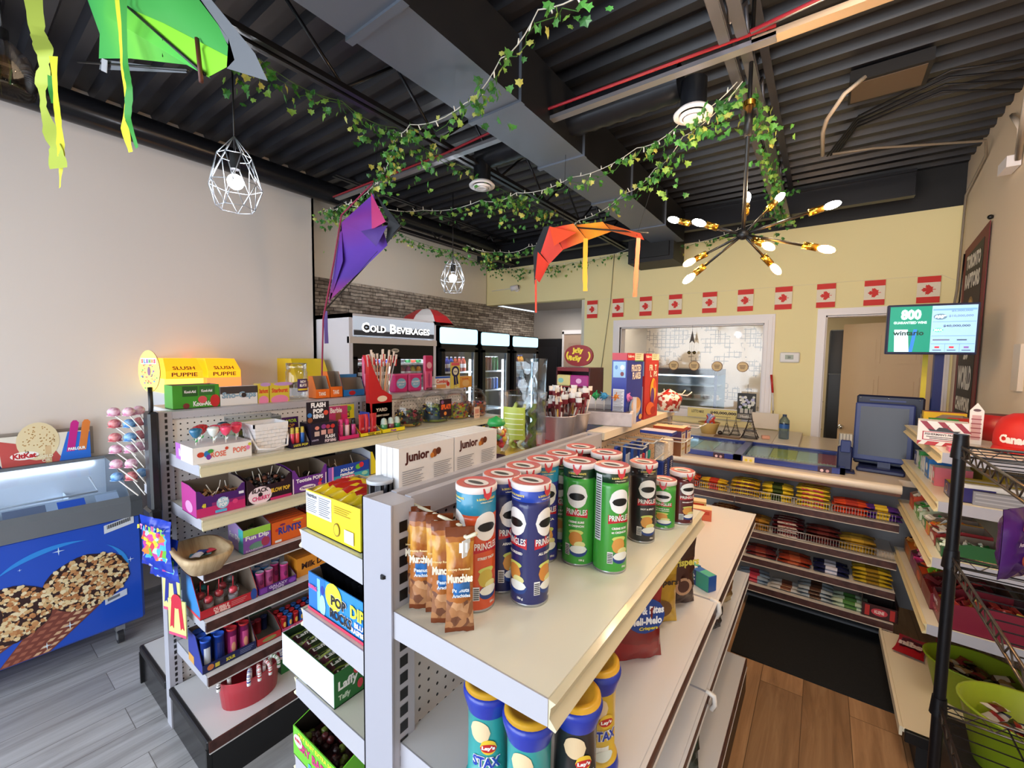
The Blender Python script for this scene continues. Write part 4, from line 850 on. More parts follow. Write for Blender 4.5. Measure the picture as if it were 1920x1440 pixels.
# three black single door coolers
ladd = M('#dff2ff', .5, 0, 14)
for ci, (a, b, nm) in enumerate(((3.085, 3.695, 'left'), (3.74, 4.305, 'middle'), (4.36, 4.965, 'right'))):
    t = thing('drink_cooler', '%s of the three black glass door coolers with blank lit headers' % nm, 'cooler', (0, 0, 0))
    zt_ = 1.945-.02*ci
    f = MB(); f.box(-3.92, XK, a, a+.035, 0, zt_, black); f.box(-3.92, XK, b-.035, b, 0, zt_, black); f.box(-3.92, -3.9, a, b, 0, zt_, black); f.box(-3.92, XK, a, b, 1.72, zt_, black); f.box(-3.92, XK, a, b, 0, .30, black); f.build('cabinet', t)
    f = MB(); hm = M('#a9dcf2', .4, 0, .95); n = 6
    za, zb_ = 1.765, zt_-.012; r = .025; P = []
    for cy_, cz_, a0 in ((b-.015-r, zb_-r, 0), (a+.015+r, zb_-r, PI/2), (a+.015+r, za+r, PI), (b-.015-r, za+r, 1.5*PI)):
        for i in range(n+1): P.append((XK+.001, cy_+r*cos(a0+PI/2*i/n), cz_+r*sin(a0+PI/2*i/n)))
    f.slab(P, (1, 0, 0), .012, hm); f.build('lit_header', t)
    f = MB()
    for q in ((a+.02, a+.07), (b-.075, b-.02)): f.box(XK, XK+.025, q[0], q[1], .32, 1.71, black)
    f.box(XK, XK+.025, a+.02, b-.02, 1.68, 1.73, black); f.box(XK, XK+.025, a+.02, b-.02, .32, .38, black); f.box(XK+.024, XK+.027, b-.095, b-.075, .38, 1.68, M('#9aa0a8', .3, .8)); d = f.build('door', t)
    f = MB(); f.box(XK+.008, XK+.012, a+.07, b-.075, .38, 1.68, G(refl=.08)); f.build('glass', d)
    f = MB(); f.box(-3.9, -3.89, a+.035, b-.035, .3, 1.72, M('#d6e0ee', .5)); f.box(-3.89, -3.24, a+.035, a+.04, .3, 1.72, M('#d6e0ee', .5)); f.box(-3.3, -3.26, a+.06, b-.06, 1.70, 1.715, ladd); f.box(-3.23, -3.215, b-.11, b-.095, .4, 1.60, ladd)
    for z in (1.465, 1.235, 1.0): f.box(-3.87, -3.25, a+.035, b-.035, z-.018, z, M('#dfe9f4', .4))
    f.build('interior_shelves', t)
    rows = [[('b', '#2a3f9a', '#e8e8ee', .16), ('b', '#c4472f', '#e8e8ee', .16)], [('c', '#7a1420', '', .17), ('c', '#1c7a3c', '', .17)], [('b', '#7a1420', '#2a3f9a', .19), ('b', '#f0a020', '#2a3f9a', .19)]][ci]
    cnt = (7, 6, 5)[ci]
    for li, z in enumerate((1.466, 1.236)):
        for i in range(cnt):
            k = rows[0 if i < cnt*.55 else 1]
            if li: k = (('c', '#e8e8ee', '', .145), ('c', '#27292f', '', .145), ('c', '#7a1420', '', .145), ('c', '#2f6fd0', '', .145))[(i//2+ci) % 4]
            n = CN.get(k[1], 'coloured'); w = 'can' if k[0] == 'c' else 'bottle'
            put_drink(k[0], k[1], k[2], -3.28, a+.075+i*.064, z, '%s drink %s on the %s row of the %s black cooler' % (n, w, 'second' if li else 'upper', nm), '%s %ss %s row %s cooler' % (n, w, 'second' if li else 'upper', nm), h=k[3])
# umbrella on top
f = MB(); n = 8; rdm, wmt = M('#d8343a', .5), M('#f1ecec', .5); vs = [(0, 0, .17)]; 
for r, z in ((.12, .145), (.24, .075), (.31, .0)): vs += [(r*cos(2*PI*i/n), r*sin(2*PI*i/n), z) for i in range(n)]
fs = [(0, 1+i, 1+(i+1) % n) for i in range(n)]+[(1+k*n+i, 1+(k+1)*n+i, 1+(k+1)*n+(i+1) % n, 1+k*n+(i+1) % n) for k in (0, 1) for i in range(n)]
ms = [rdm if i % 2 else wmt for i in range(n)]*3; f.add(vs, fs, ms); f.tube([(0, 0, .165), (0, 0, .2)], .006, BLACK)
u = f.build('umbrella', None, 'open red and white umbrella lying on top of the sign cooler', 'umbrella', loc=(-3.58, 3.28, 1.99), rz=.3)
# ============================================================ PRODUCT BUILDERS
def deco(f, D, x0, w, h, y=0., z0=0., lift=.0005):
    for k, d in enumerate(D):
        l = lift+k*.00025
        if d[0] == 't': f.ftext(d[1], x0+d[2]*w, z0+d[3]*h, d[4]*h, M(d[6], .4), y=y, w=d[5]*w if d[5] else None, bold=.04, lift=l)
        elif d[0] == 'r': f.rect(x0+d[1]*w, x0+d[2]*w, z0+d[3]*h, z0+d[4]*h, M(d[5], .4), y=y, lift=l)
        elif d[0] == 'o': f.disc(x0+d[1]*w, z0+d[2]*h, d[3]*w, M(d[5], .4), y=y, rz=d[4]*h, lift=l)
        elif d[0] == 'l':   # rows of fine print
            n = d[5]
            for i in range(n):
                zz = z0+(d[4]-(d[4]-d[3])*(i+.5)/n)*h; f.rect(x0+d[1]*w, x0+(d[1]+(d[2]-d[1])*(1-.22*(i*37 % 5)/4))*w, zz, zz+(d[4]-d[3])*h/n*.35, M(d[6], .5), y=y, lift=l)
        elif d[0] == 'b':   # barcode
            f.rect(x0+d[1]*w, x0+d[2]*w, z0+d[3]*h, z0+d[4]*h, M('#f4f4f4', .4), y=y, lift=l)
            n = 13
            for i in range(n): a = d[1]+(d[2]-d[1])*(.08+.84*i/n); f.rect(x0+a*w, x0+(a+(d[2]-d[1])*(.03 if i % 3 else .05))*w, z0+(d[3]+.08*(d[4]-d[3]))*h, z0+(d[4]-.08*(d[4]-d[3]))*h, BLACK, y=y, lift=l+.0002)
def carton(w, d, h, c, D=(), top=None, side=None, DS=()):
    f = MB(); f.box(-w/2, w/2, 0, d, 0, h, M(c, .35), zp=M(top or c, .35), xp=M(side or c, .35), xn=M(side or c, .35))
    deco(f, D, -w/2, w, h)
    if DS:
        f.X = Matrix.Translation((-w/2, 0, 0)) @ Matrix.Rotation(-PI/2, 4, 'Z'); deco(f, DS, -d, d, h); f.X = Matrix.Identity(4)
    return f
def tray(w, d, hb, hf, c, D=(), inside='#8a7a6c', side=None, notch=0, header=0, hc=None, HD=(), DS=()):
    # open display box: front wall hf, back wall hb, sloping sides
    f = MB(); t = .0022; C = M(c, .35); I = M(inside, .7); Sd = M(side or c, .35)
    f.box(-w/2, w/2, 0, d, 0, t, I)
    f.box(-w/2, w/2, d-t, d, 0, hb, Sd, yn=I)
    if notch:   # cut out V in the front wall
        P = [(-w/2, 0, 0), (w/2, 0, 0), (w/2, 0, hb*.9), (w/2-.01, 0, hb*.9), (w/2-w*.18, 0, hf), (-w/2+w*.18, 0, hf), (-w/2+.01, 0, hb*.9), (-w/2, 0, hb*.9)]
        f.add([*P, *[(a, t, b) for a, _, b in P]], [(0, 1, 4, 5), (1, 2, 3, 4), (0, 5, 6, 7), (13, 12, 9, 8), (12, 11, 10, 9), (15, 14, 13, 8), (5, 4, 12, 13), (4, 3, 11, 12), (3, 2, 10, 11), (6, 5, 13, 14), (7, 6, 14, 15)], [C, C, C, I, I, I, C, C, C, C, C]); hs = hb*.9
    else: f.box(-w/2, w/2, 0, t, 0, hf, C, yp=I); hs = hf
    for s in (-1, 1):
        x = s*w/2; P = [(x, t, 0), (x, d-t, 0), (x, d-t, hb), (x, d*.45, hb if not notch else hb), (x, t, hs)]
        Q = [(x-s*t, b, c_) for _, b, c_ in P]
        f.add([*P, *Q], [(0, 1, 2, 3, 4) if s > 0 else (4, 3, 2, 1, 0), (9, 8, 7, 6, 5) if s > 0 else (5, 6, 7, 8, 9), (2, 7, 8, 3), (3, 8, 9, 4)], [Sd, I, C, C])
    if header: f.box(-w/2+.003, w/2-.003, d-t*2, d-t, hb, hb+header, M(hc or c, .35)); deco(f, HD, -w/2, w, header, y=d-t*2, z0=hb)
    deco(f, D, -w/2, w, hf)
    if DS:
        f.X = Matrix.Translation((-w/2, 0, 0)) @ Matrix.Rotation(-PI/2, 4, 'Z'); deco(f, DS, -d, d, hf); f.X = Matrix.Identity(4)
    return f
def heap(w, d, h, m, seed=1, s=.014, n=60, shape='ball', sticks=0):
    # a pile nobody could count, inside a tray
    rd = random.Random(seed); f = MB(); mats = m if isinstance(m, list) else [m]
    f.box(-w/2+.004, w/2-.004, .004, d-.004, .002, h*.6, mats[0])
    for _ in range(n):
        x = rd.uniform(-w/2+s, w/2-s); y = rd.uniform(s, d-s); z = h*.6+rd.uniform(0, h*.4); mm = rd.choice(mats)
        f.X = Matrix.Translation((x, y, z)) @ Matrix.Rotation(rd.uniform(0, 3), 4, Vector((rd.random(), rd.random(), rd.random())).normalized())
        if shape == 'ball': f.ball(0, 0, 0, s*.8, mm, n=6, k=4)
        else: f.bbox(-s*1.5, s*1.5, -s*.5, s*.5, -s*.15, s*.15, mm, .001)
    f.X = Matrix.Identity(4); wm = M('#efeae2', .5)
    for _ in range(sticks):
        x = rd.uniform(-w/2+.02, w/2-.02); y = rd.uniform(.02, d-.02); f.tube([(x, y, h*.7), (x+rd.uniform(-.03, .03), y+rd.uniform(-.03, .03), h+rd.uniform(.01, .045))], .0018, wm, 5)
    return f
def cylpack(r, h, body, lid, D=(), lidtop=None, bands=()):
    f = MB(); B = M(body, .3, coat=.3); K = M(lid, .35)
    prof = [(0, 0, B), (r, 0, B), (r, .002, B)]
    for z, c in bands: prof += [(r, z*h, M(c, .3, coat=.3))]
    z1 = h-.008; prof += [(r, z1, prof[-1][2] if bands else B), (r*1.03, z1, K), (r*1.04, h-.001, K), (r*.96, h, K), (r*.9, h-.002, M(lidtop or lid, .4)), (0, h-.002, M(lidtop or lid, .4))]
    f.lathe(prof, n=28); return f
def wrap(f, r, pts, m, lift=.0006, a0=0.):
    # flat design pts (arc length, z) wrapped on a cylinder whose front looks along -y
    f.poly([((r+lift)*sin(a0+x/r), -(r+lift)*cos(a0+x/r), z) for x, z in pts], m)
def wtext(f, r, s, x0, z0, h, m, w=None, lift=.0008, a0=0., bold=.05):
    vs, fs, xa, xb, ya, yb = glyphs(s, bold); sy = h/(yb-ya); sx = w/(xb-xa) if w else sy; R2 = r+lift
    f.add([(R2*sin(a0+(x0+(a-xa)*sx)/r), -R2*cos(a0+(x0+(a-xa)*sx)/r), z0+(b-ya)*sy) for a, b in vs], fs, m)
def wdisc(f, r, cx, cz, rx, rz, m, lift=.0006, a0=0., n=16, a=(0, 2*PI)):
    # fan of thin strips so it follows the curve
    k = 10
    for i in range(k):
        xa = -rx+2*rx*i/k; xb = -rx+2*rx*(i+1)/k; ha = rz*math.sqrt(max(0, 1-(xa/rx)**2)); hb = rz*math.sqrt(max(0, 1-(xb/rx)**2))
        P = [(cx+xa, cz-ha), (cx+xb, cz-hb), (cx+xb, cz+hb), (cx+xa, cz+ha)]
        if ha < 1e-6: P = P[:3]
        if hb < 1e-6: P = [P[0], P[1], P[3]] if ha >= 1e-6 else P
        wrap(f, r, P, m, lift, a0)
def wrect(f, r, x0, x1, z0, z1, m, lift=.0005, a0=0.):
    k = max(1, int((x1-x0)/.006))
    for i in range(k): a = x0+(x1-x0)*i/k; b = x0+(x1-x0)*(i+1)/k; wrap(f, r, [(a, z0), (b, z0), (b, z1), (a, z1)], m, lift, a0)

# ============================================================ CHIP CANS ON THE TOP SHELF
def chipcan(body, upper, a0, flav, label, x, y, z=1.1705, h=.235, r=.0375, fx=0, upz=.86, chip='#d99a4c', group=None, rz=0):
    t = thing('chip_can', label, 'can', (x, y, z), rz=rz, group=group)
    f = MB(); B = M(body, .28, coat=.3); U = M(upper, .28, coat=.3); s = M('#b9bcc4', .25, .9)
    f.lathe([(0, .001, s), (r*.96, 0, s), (r*1.01, .001, s), (r*1.01, .004, s), (r, .005, s), (r, .006, B), (r, h*upz-.012, B), (r, h*upz, B), (r, h*upz, U), (r, h-.010, U)], n=36)
    k = h/.235
    for a in ([a0] if isinstance(a0, float) else a0):
        # plain oval emblem
        wdisc(f, r, 0, h*.69, .0245, .027*k, M('#f4f2f0', .3), .0006, a); wdisc(f, r, 0, h*.685, .0185, .0085*k, BLACK, .0012, a)
        wrap(f, r, [(-.026, h*.475), (-.013, h*.485), (0, h*.490), (0, h*.572), (-.013, h*.569), (-.026, h*.562)], M('#c4202e', .3), .0006, a)
        wrap(f, r, [(0, h*.490), (.013, h*.485), (.026, h*.475), (.026, h*.562), (.013, h*.569), (0, h*.572)], M('#c4202e', .3), .0006, a)
        wtext(f, r, 'PRINGLES', -.024, h*.505, .013*k, M('#f5f3f2', .3), w=.048, a0=a, lift=.001, bold=.02)
        for i, ln in enumerate(flav): wtext(f, r, ln, -.018, h*(.425-.038*i), .0052*k, M('#f0efe8', .3), w=.036, a0=a)
        wdisc(f, r, .0, h*.335, .017, .006*k, M('#cdd66e', .35), .0006, a); wdisc(f, r, -.001, h*.27, .016, .017*k, M(chip, .4), .0007, a); wdisc(f, r, .009, h*.215, .013, .008*k, M('#e0dc96', .4), .0008, a)
        wdisc(f, r, .006, h*.155, .022, .014*k, M('#1d3f86', .35), .0007, a); wdisc(f, r, .006, h*.168, .020, .009*k, M('#eef0ea', .35), .0009, a)
        wrect(f, r, -.026, -.014, h*.10, h*.21, M('#e9e9ea', .4), .0010, a)
        for i in range(6): wrect(f, r, -.025, -.015, h*(.108+.016*i), h*(.116+.016*i), BLACK, .0013, a)
        wtext(f, r, '156 g', .008, h*.05, .006*k, M('#f0efe8', .3), a0=a)
        wtext(f, r, 'la SAVEUR PARFAITE', -.02, h*.90, .0042*k, M('#e9d26a', .3), w=.040, a0=a, bold=.04); wtext(f, r, 'a chaque bouchee !', -.013, h*.875, .0035*k, M('#e9e3c8', .3), w=.026, a0=a)
    if fx: wrect(f, r, -.060, -.042, h*.30, h*.93, M('#d8dade', .4), .0006, a if isinstance(a0, float) else a0[0]); 
    if fx:
        for i in range(26): wrect(f, r, -.058, -.044, h*(.32+.0228*i), h*(.329+.0228*i), M('#2a2a2e', .5), .0009, a0 if isinstance(a0, float) else a0[0])
    f.build('tube', t)
    g = MB(); W_ = M('#e9dedd', .35); P_ = M('#d4706c', .35)
    g.lathe([(r*1.0, h-.012, W_), (r*1.05, h-.011, W_), (r*1.055, h-.001, W_), (r*1.0, h+.001, W_), (r*.97, h-.0005, P_), (r*.62, h-.0005, P_), (0, h-.0005, P_)], n=36)
    for i in range(1): g.poly([(r*.70*cos(2*PI*j/20), r*.50*sin(2*PI*j/20), h+.0004) for j in range(20)], M('#efe9e6', .4)); g.poly([(r*.50*cos(2*PI*j/16), r*.20*sin(2*PI*j/16)-.002, h+.0008) for j in range(16)], M('#4c4a48', .4))
    g.build('lid', t)
    g = MB(); wrap(g, r*1.055, [(-.010, h-.001), (-.008, h-.016), (0, h-.024), (.008, h-.016), (.010, h-.001)], M('#d23c44', .4), .0006, a0 if isinstance(a0, float) else a0[0]); g.build('seal_tab', t)
    return t
AC = math.atan2
def facing(x, y): return AC(x, -y) if False else math.atan2(0-x, -(0-y))   # angle that turns a front towards the aisle
SO = ['CREME SURE', 'et OIGNON']
chipcan('#d9562c', '#2a86a8', [1.28, -.45], ['STREET TACO'], 'teal and orange chip can, frontmost left beside the hanging nut bags', -.520, .600, upz=.78, chip='#c9b24c')
chipcan('#1c2458', '#233079', 1.2, ['ASSAISONNE'], 'dark blue chip can behind the teal and orange chip can', -.520, .680, fx=1)
chipcan('#262b66', '#2b49b0', [1.5, -.28], ['ALL DRESSED'], 'blue chip can standing alone frontmost on the top shelf', -.447, .678, chip='#d08a3c')
chipcan('#2b2a6a', '#2d3f9a', 1.0, ['ALL DRESSED'], 'blue chip can third in the back row along the pegboard', -.522, .760)
chipcan('#3a3a90', '#2f8fb0', .9, ['PIZZA'], 'blue and teal chip can fourth in the back row along the pegboard', -.520, .838, upz=.8)
chipcan('#2c7f38', '#16351f', .35, SO, 'green chip can half hidden behind the left front green can', -.515, .918)
chipcan('#3fa03a', '#16351f', .32, SO, 'green chip can in the front row, left of the two full ones', -.444, .878, chip='#d08a3c')
chipcan('#3fa03a', '#16351f', .95, SO, 'green chip can in the front row, right one showing its ingredient panel', -.371, .892, fx=1)
chipcan('#5a1a20', '#4a1418', .4, ['BBQ'], 'dark red chip can farthest back against the pegboard', -.515, 1.020)
chipcan('#5a2a1c', '#4a2014', .4, ['BBQ'], 'brown chip can beside the farthest dark red can', -.432, 1.000)
chipcan('#2b2c31', '#232327', .75, ['HOT & SPICY'], 'black hot and spicy chip can right of the two front green cans', -.365, 1.085, h=.205, r=.034)
chipcan('#3fa03a', '#3fa03a', .2, SO, 'short green snack size chip can at the right end of the cans', -.345, 1.205, h=.135, fx=1, r=.032)
chipcan('#5a1a20', '#4a1418', .9, ['BBQ'], 'short dark red chip can at the right end of the cans', -.315, 1.275, h=.15, r=.033)
# nut bags on a peg hook
def nutbag(x, y, z, label, rz, seed, rx=0.):
    t = thing('nut_bag', label, 'snack bag', (x, y, z), rz=rz, group=None, rx=rx)
    cb, cd, cg, cbl, cn = M('#a45f26', .22), M('#6e3417', .25), noisy('caramel_print', '#9a5420', '#d9a040', 34, .22, stretch=(1, 1, .35)), M('#2a6bb0', .25), candy('peanuts', ['#8a5a3a', '#a8754e', '#6d4330', '#c09068'], 70, .2)
    def fn(u, v, s):
        if v > .93 or v < .06: return cd
        if v < .32: return cn
        if v < .36: return cb
        if v < .50: return cbl if .2 < u < .85 else cb
        if v < .60: return cg
        return cg if v < .86 else cb
    f = MB(); f.bag(.050, .185, .022, fn, nx=8, nz=22, wr=.0035, seed=seed)
    f.ftext('Munchies', -.021, .094, .015, M('#f2ead8', .3), y=-.0130, w=.042, bold=.05); f.ftext('Peanuts', -.013, .077, .007, M('#d8e4ee', .3), y=-.0130, w=.028); f.ftext('Arachides', -.013, .068, .006, M('#d8e4ee', .3), y=-.0130, w=.030)
    f.ftext('Honey Roasted', -.02, .114, .005, M('#f0d9a0', .3), y=-.0130, w=.036)
    if seed in (3, 5): f.rect(-.002, .012, .145, .162, M('#e6ecf2', .4), y=-.0130)
    f.build('pouch', t)
    return t
t = thing('peg_hook', 'cream plastic peg hook holding the hanging nut bags', 'hook', (-.645, .54, 1.345))
f = MB(); cream_ = M('#d9d2b8', .4); f.box(0, .004, -.016, .016, -.035, .018, cream_); f.poly([(.005, -.016, .0), (.005, .016, .0), (.005, 0, -.05)], cream_)
f.tube([(0, 0, 0), (.175, -.02, -.006), (.195, -.02, .006)], .0035, cream_, 8); f.tube([(0, 0, .012), (.15, -.008, .004)], .003, cream_, 8); f.build('prong', t)
f = MB(); f.box(.176, .178, -.034, -.008, -.036, -.008, M('#e6ecf2', .4)); f.build('price_tag', t)
nutbag(-.612, .535, 1.1715, 'brown peanut bag hanging rearmost on the hook, close to the pegboard', .75, 1)
nutbag(-.583, .522, 1.1715, 'brown peanut bag hanging second from the pegboard', .65, 2)
nutbag(-.552, .535, 1.1715, 'brown peanut bag hanging in the middle of the hook', .8, 3)
nutbag(-.520, .518, 1.1715, 'brown peanut bag hanging second from the front of the hook', .7, 4)
nutbag(-.482, .515, 1.1715, 'brown peanut bag hanging frontmost with a white price sticker', .8, 5)
# ---- stax tubs under the top shelf
def stax(x, y, body, lab, label, rz=.7):
    t = thing('chip_tub', label, 'tub', (x, y, .901), rz=rz); t.scale = (1.06, 1.06, .90)
    B = M(body, .3, coat=.3); bl = M('#2238a8', .3, coat=.2); yl = M('#d9a52c', .35); r = .036
    f = MB(); f.lathe([(0, 0, bl), (r*1.12, 0, bl), (r*1.14, .01, bl), (r*1.05, .028, bl), (r*.92, .03, B), (r*.90, .12, B), (r*.92, .175, B), (r*.93, .176, bl)], n=32)
    wdisc(f, r*.92, -.008, .145, .017, .020, M('#e2c9a2', .4), .0006, .0); wdisc(f, r*.92, .006, .118, .013, .014, M('#e8c23a', .35), .0009, .0); wdisc(f, r*.92, .006, .116, .013, .008, M('#c02a2c', .35), .0011, .0)
    wtext(f, r*.92, "Lay's", -.004, .112, .009, M('#ffffff', .3), w=.020, lift=.0016); wtext(f, r*.92, 'STAX', -.020, .078, .022, M('#f2f2f8', .3), w=.046, lift=.0010, bold=.10); wtext(f, r*.92, 'STAX', -.019, .079, .020, M(lab, .3), w=.044, lift=.0016, bold=.03)
    wrect(f, r*.92, -.012, .012, .05, .066, M('#e8ece8', .4)); wdisc(f, r*.92, .004, .046, .018, .012, M('#dfe8e0', .4), .0009)
    f.build('tub', t)
    f = MB(); f.lathe([(r*.93, .170, bl), (r*1.12, .198, bl), (r*1.14, .204, bl), (r*1.06, .212, bl), (r*1.05, .212, yl), (r*1.04, .219, yl), (r*.8, .221, yl), (r*.75, .216, yl), (0, .216, yl)], n=32); f.build('lid', t)
stax(-.432, .535, '#2f9a9a', '#2240b0', 'teal chip tub frontmost under the top shelf, left one', rz=.5)
stax(-.345, .530, '#2f9a9a', '#2240b0', 'teal chip tub under the top shelf corner, right of the other teal tub', rz=.5)
stax(-.300, .600, '#26282c', '#2240b0', 'black chip tub behind the teal tubs under the top shelf', rz=.7)
stax(-.305, .690, '#d9b63a', '#2240b0', 'yellow chip tub behind the black one under the top shelf', rz=.8)
# ---- bags on the middle shelf
def snackbag(x, y, z, w, h, t_, c1, c2, D, label, rz, seed=1, name='snack_bag', top=None, rx=0, group=None):
    m1, m2 = M(c1, .25), M(c2, .25); mt = M(top or c1, .2)
    def fn(u, v, s): return mt if v > .92 or v < .05 else (m2 if .25 < v < .72 and s < 0 else m1)
    f = MB(); f.bag(w, h, t_, fn, nx=8, nz=12, wr=.006, seed=seed, crimp=.05); deco(f, D, -w/2*.9, w*.9, h, y=-t_/2-.002)
    return f.build(name, None, label, 'snack bag', loc=(x, y, z), rz=rz, rx=rx, group=group)
snackbag(-.335, 1.0, .901, .13, .215, .06, '#8f2424', '#7c2422', [('o', .5, .60, .42, .20, '#1c3f8c'), ('t', 'Bits & Bites', .12, .62, .09, .78, '#eef0f6'), ('t', 'Meli-Melo', .14, .50, .09, .72, '#eef0f6'), ('t', 'Crispers', .35, .43, .05, .42, '#d9c83a')], 'red snack mix bag with a blue oval on the middle shelf', .85, 3)
snackbag(-.345, 1.17, .901, .13, .20, .06, '#c7a23c', '#b8902c', [('t', 'Crispers', .12, .6, .12, .76, '#3a2a18'), ('o', .5, .3, .25, .12, '#6e4a20')], 'gold snack bag between the red and the dark brown bags', .8, 4)
snackbag(-.325, 1.30, .901, .13, .205, .06, '#3c241e', '#4a2a22', [('t', 'Crispers', .08, .62, .15, .85, '#d9cf5a'), ('o', .5, .35, .25, .13, '#b08a6c'), ('o', .5, .35, .17, .09, '#4a2a22')], 'dark brown snack bag nearest the toothpaste boxes', .9, 5)
for i, (x, y, r_) in enumerate(((-.375, 1.50, -.55), (-.320, 1.46, -.5))):
    f = carton(.14, .035, .05, '#1e4f9c', [('t', 'Crest', .12, .3, .5, .5, '#e8eef8'), ('r', .65, 1, 0, 1, '#3aa08c')], top='#2a66b4'); f.X = Matrix.Identity(4)
    f.text('Crest', (-.05, .006, .0508), (1, 0, 0), (0, 1, 0), .02, M('#f2f4fa', .4), w=.06, bold=.06); f.quad((.03, .002, .0506), (.068, .002, .0506), (.068, .033, .0506), (.03, .033, .0506), M('#4fb39a', .4))
    f.build('toothpaste_box', None, 'blue toothpaste carton lying %s on the middle shelf' % ('behind its neighbour' if i == 0 else 'nearest the aisle'), 'box', loc=(x, y, .901), rz=r_)
# powder bottle and small boxes near the shelf end
f = MB(); pb = M('#b9c3d2', .35); f.lathe([(0, 0, pb), (.030, 0, pb), (.032, .01, pb), (.032, .085, pb), (.024, .105, pb), (.020, .108, M('#7f93b8', .4)), (.021, .125, M('#7f93b8', .4)), (0, .127, M('#7f93b8', .4))], n=20); f.build('powder_bottle', None, 'pale blue powder bottle standing behind the end of the top shelf', 'bottle', loc=(-.50, 2.0, .901))
for i, (x, y, c) in enumerate(((-.46, 2.14, '#e8c987'), (-.42, 2.06, '#d96a4a'), (-.53, 2.12, '#e9dcc2'))):
    carton(.09, .055, .06-.008*i, c, [('r', .1, .9, .55, .85, '#c9432c')], top='#efdcae').build('medicine_box', None, ('cream and gold small carton', 'red and orange small carton', 'plain cream small carton')[i]+' at the far end of the middle shelf', 'box', loc=(x, y, .901), rz=.2)
# dark bags on the lower shelf
snackbag(-.30, 1.72, .601, .12, .16, .05, '#26242a', '#3a3238', [], 'dark pouch on the lower shelf below the toothpaste', 1.1, 6)
snackbag(-.30, 1.95, .601, .12, .17, .05, '#b9a070', '#8d7048', [('o', .5, .5, .2, .15, '#5a2a20')], 'tan pouch on the lower shelf at its far end', 1.1, 7)
snackbag(-.33, 1.50, .171, .14, .17, .06, '#1f3f38', '#2a3a36', [], 'dark green crumpled bag on the bottom deck of the middle unit', .9, 8)
carton(.12, .08, .13, '#17171a', [('t', 'ZI', .4, .5, .2, .3, '#d8d8d8')]).build('black_box', None, 'black box on the bottom deck of the middle unit', 'box', loc=(-.36, 1.33, .171), rz=.9)

# ============================================================ TOP OF THE MIDDLE UNIT
NUT = [('t', 'Junior', .10, .72, .20, .42, '#4a1a14'), ('o', .62, .82, .05, .07, '#8a4a20'), ('o', .69, .84, .05, .06, '#5a2a14'), ('o', .57, .79, .035, .045, '#c77a2c'), ('l', .05, .42, .08, .64, 16, '#8f9098'), ('l', .60, .95, .06, .66, 18, '#8f9098'), ('b', .40, .56, .04, .34)]
def jbox(y, k, label):
    f = MB(); f.box(-.080, .080, 0, .018, 0, .134, M('#dddbdc', .4), zp=M('#e6e5e4', .4)); deco(f, NUT, -.080, .16, .134)
    f.build('candy_box', None, label, 'box', loc=(-.69-.0195*k, y, 1.3185), rz=FX)
for k, w in enumerate(('front', 'second', 'third', 'rearmost')):
    jbox(.634, k, 'white Junior candy carton, near stack, %s row' % w if k else 'white Junior candy carton with nutrition print nearest the metal end post')
    jbox(.797, k, 'white Junior candy carton, far stack, %s row' % w if k else 'white Junior candy carton with nutrition print beside the gumball bottle')
# gumball bottle
t = thing('gumball_bottle', 'clear bottle of colourful gumballs with a green lid', 'bottle', (-.73, .925, 1.3185))
f = MB(); g = G('#ffffff', .12, .96, 'clear_plastic'); f.lathe([(.03, 0, M('#2a8a4c', .4)), (.032, .008, M('#2a8a4c', .4)), (.030, .01, M('#7a2a6c', .4)), (.030, .045, M('#7a2a6c', .4)), (.026, .047, g), (.026, .06, g), (.036, .075, g), (.038, .10, g), (.032, .125, g), (.02, .135, g)], n=22); wtext(f, .030, 'BUBBLE', -.025, .02, .012, M('#f0e6f0', .4), w=.05); f.build('bottle', t)
f = MB(); f.lathe([(.022, .132, M('#2c9a4c', .35)), (.026, .138, M('#2c9a4c', .35)), (.022, .15, M('#2c9a4c', .35)), (.008, .155, M('#2c9a4c', .35)), (0, .16, M('#2c9a4c', .35))], n=16); f.build('lid', t)
rd = random.Random(2); gc = ['#d8323a', '#e8c23a', '#3f9ad8', '#d85a9a', '#4fa84c', '#e07a2c', '#efe6da']; f = MB()
for _ in range(46):
    a = rd.uniform(0, 6.28); q = math.sqrt(rd.random())*.026; f.ball(q*cos(a), q*sin(a), rd.uniform(.078, .124), .0078, M(rd.choice(gc), .25), n=8, k=6)
f.build('gumballs', t, kind='stuff')
# clear canister with sour belts
t = thing('candy_canister', 'clear canister holding pale green twisted sweets in plastic bags', 'jar', (-.775, 1.12, 1.3185))
f = MB(); f.lathe([(0, .002, g), (.068, .002, g), (.074, .01, g), (.076, .20, g), (.078, .205, g), (.078, .213, g), (.075, .213, g)], n=26); f.build('canister', t)
f = MB(); wrect(f, .0755, -.045, .03, .07, .17, M('#a8b23a', .4), .0006, .3); 
for i in range(5): wrect(f, .0755, -.04, .025, .085+.016*i, .087+.016*i, M('#e6e8c8', .4), .0012, .3)
f.build('green_label', t)
rd = random.Random(9); gm = [M('#b7cf4a', .35), M('#cfe07a', .35), M('#e3e9b8', .35)]
for k in range(6):
    f = MB(); a = k*1.05; bx, by = .035*cos(a), .035*sin(a); P = [(bx+.009*cos(i*1.1), by+.009*sin(i*1.1), .02+.0085*i) for i in range(19)]; f.tube(P, .0062, gm[k % 3], 6); f.build('twisted_sweet', t)
f = MB(); bagm = G('#eaf2f6', .2, .82, 'cellophane')
def fnb(u, v, s): return bagm
f.X = Matrix.Translation((.02, -.01, .01)); f.bag(.085, .30, .04, fnb, nx=6, nz=12, wr=.012, seed=3); f.X = Matrix.Translation((.03, .03, .08)) @ Matrix.Rotation(.5, 4, 'Z'); f.bag(.07, .24, .03, fnb, nx=6, nz=12, wr=.012, seed=4); f.build('cellophane_bags', t)
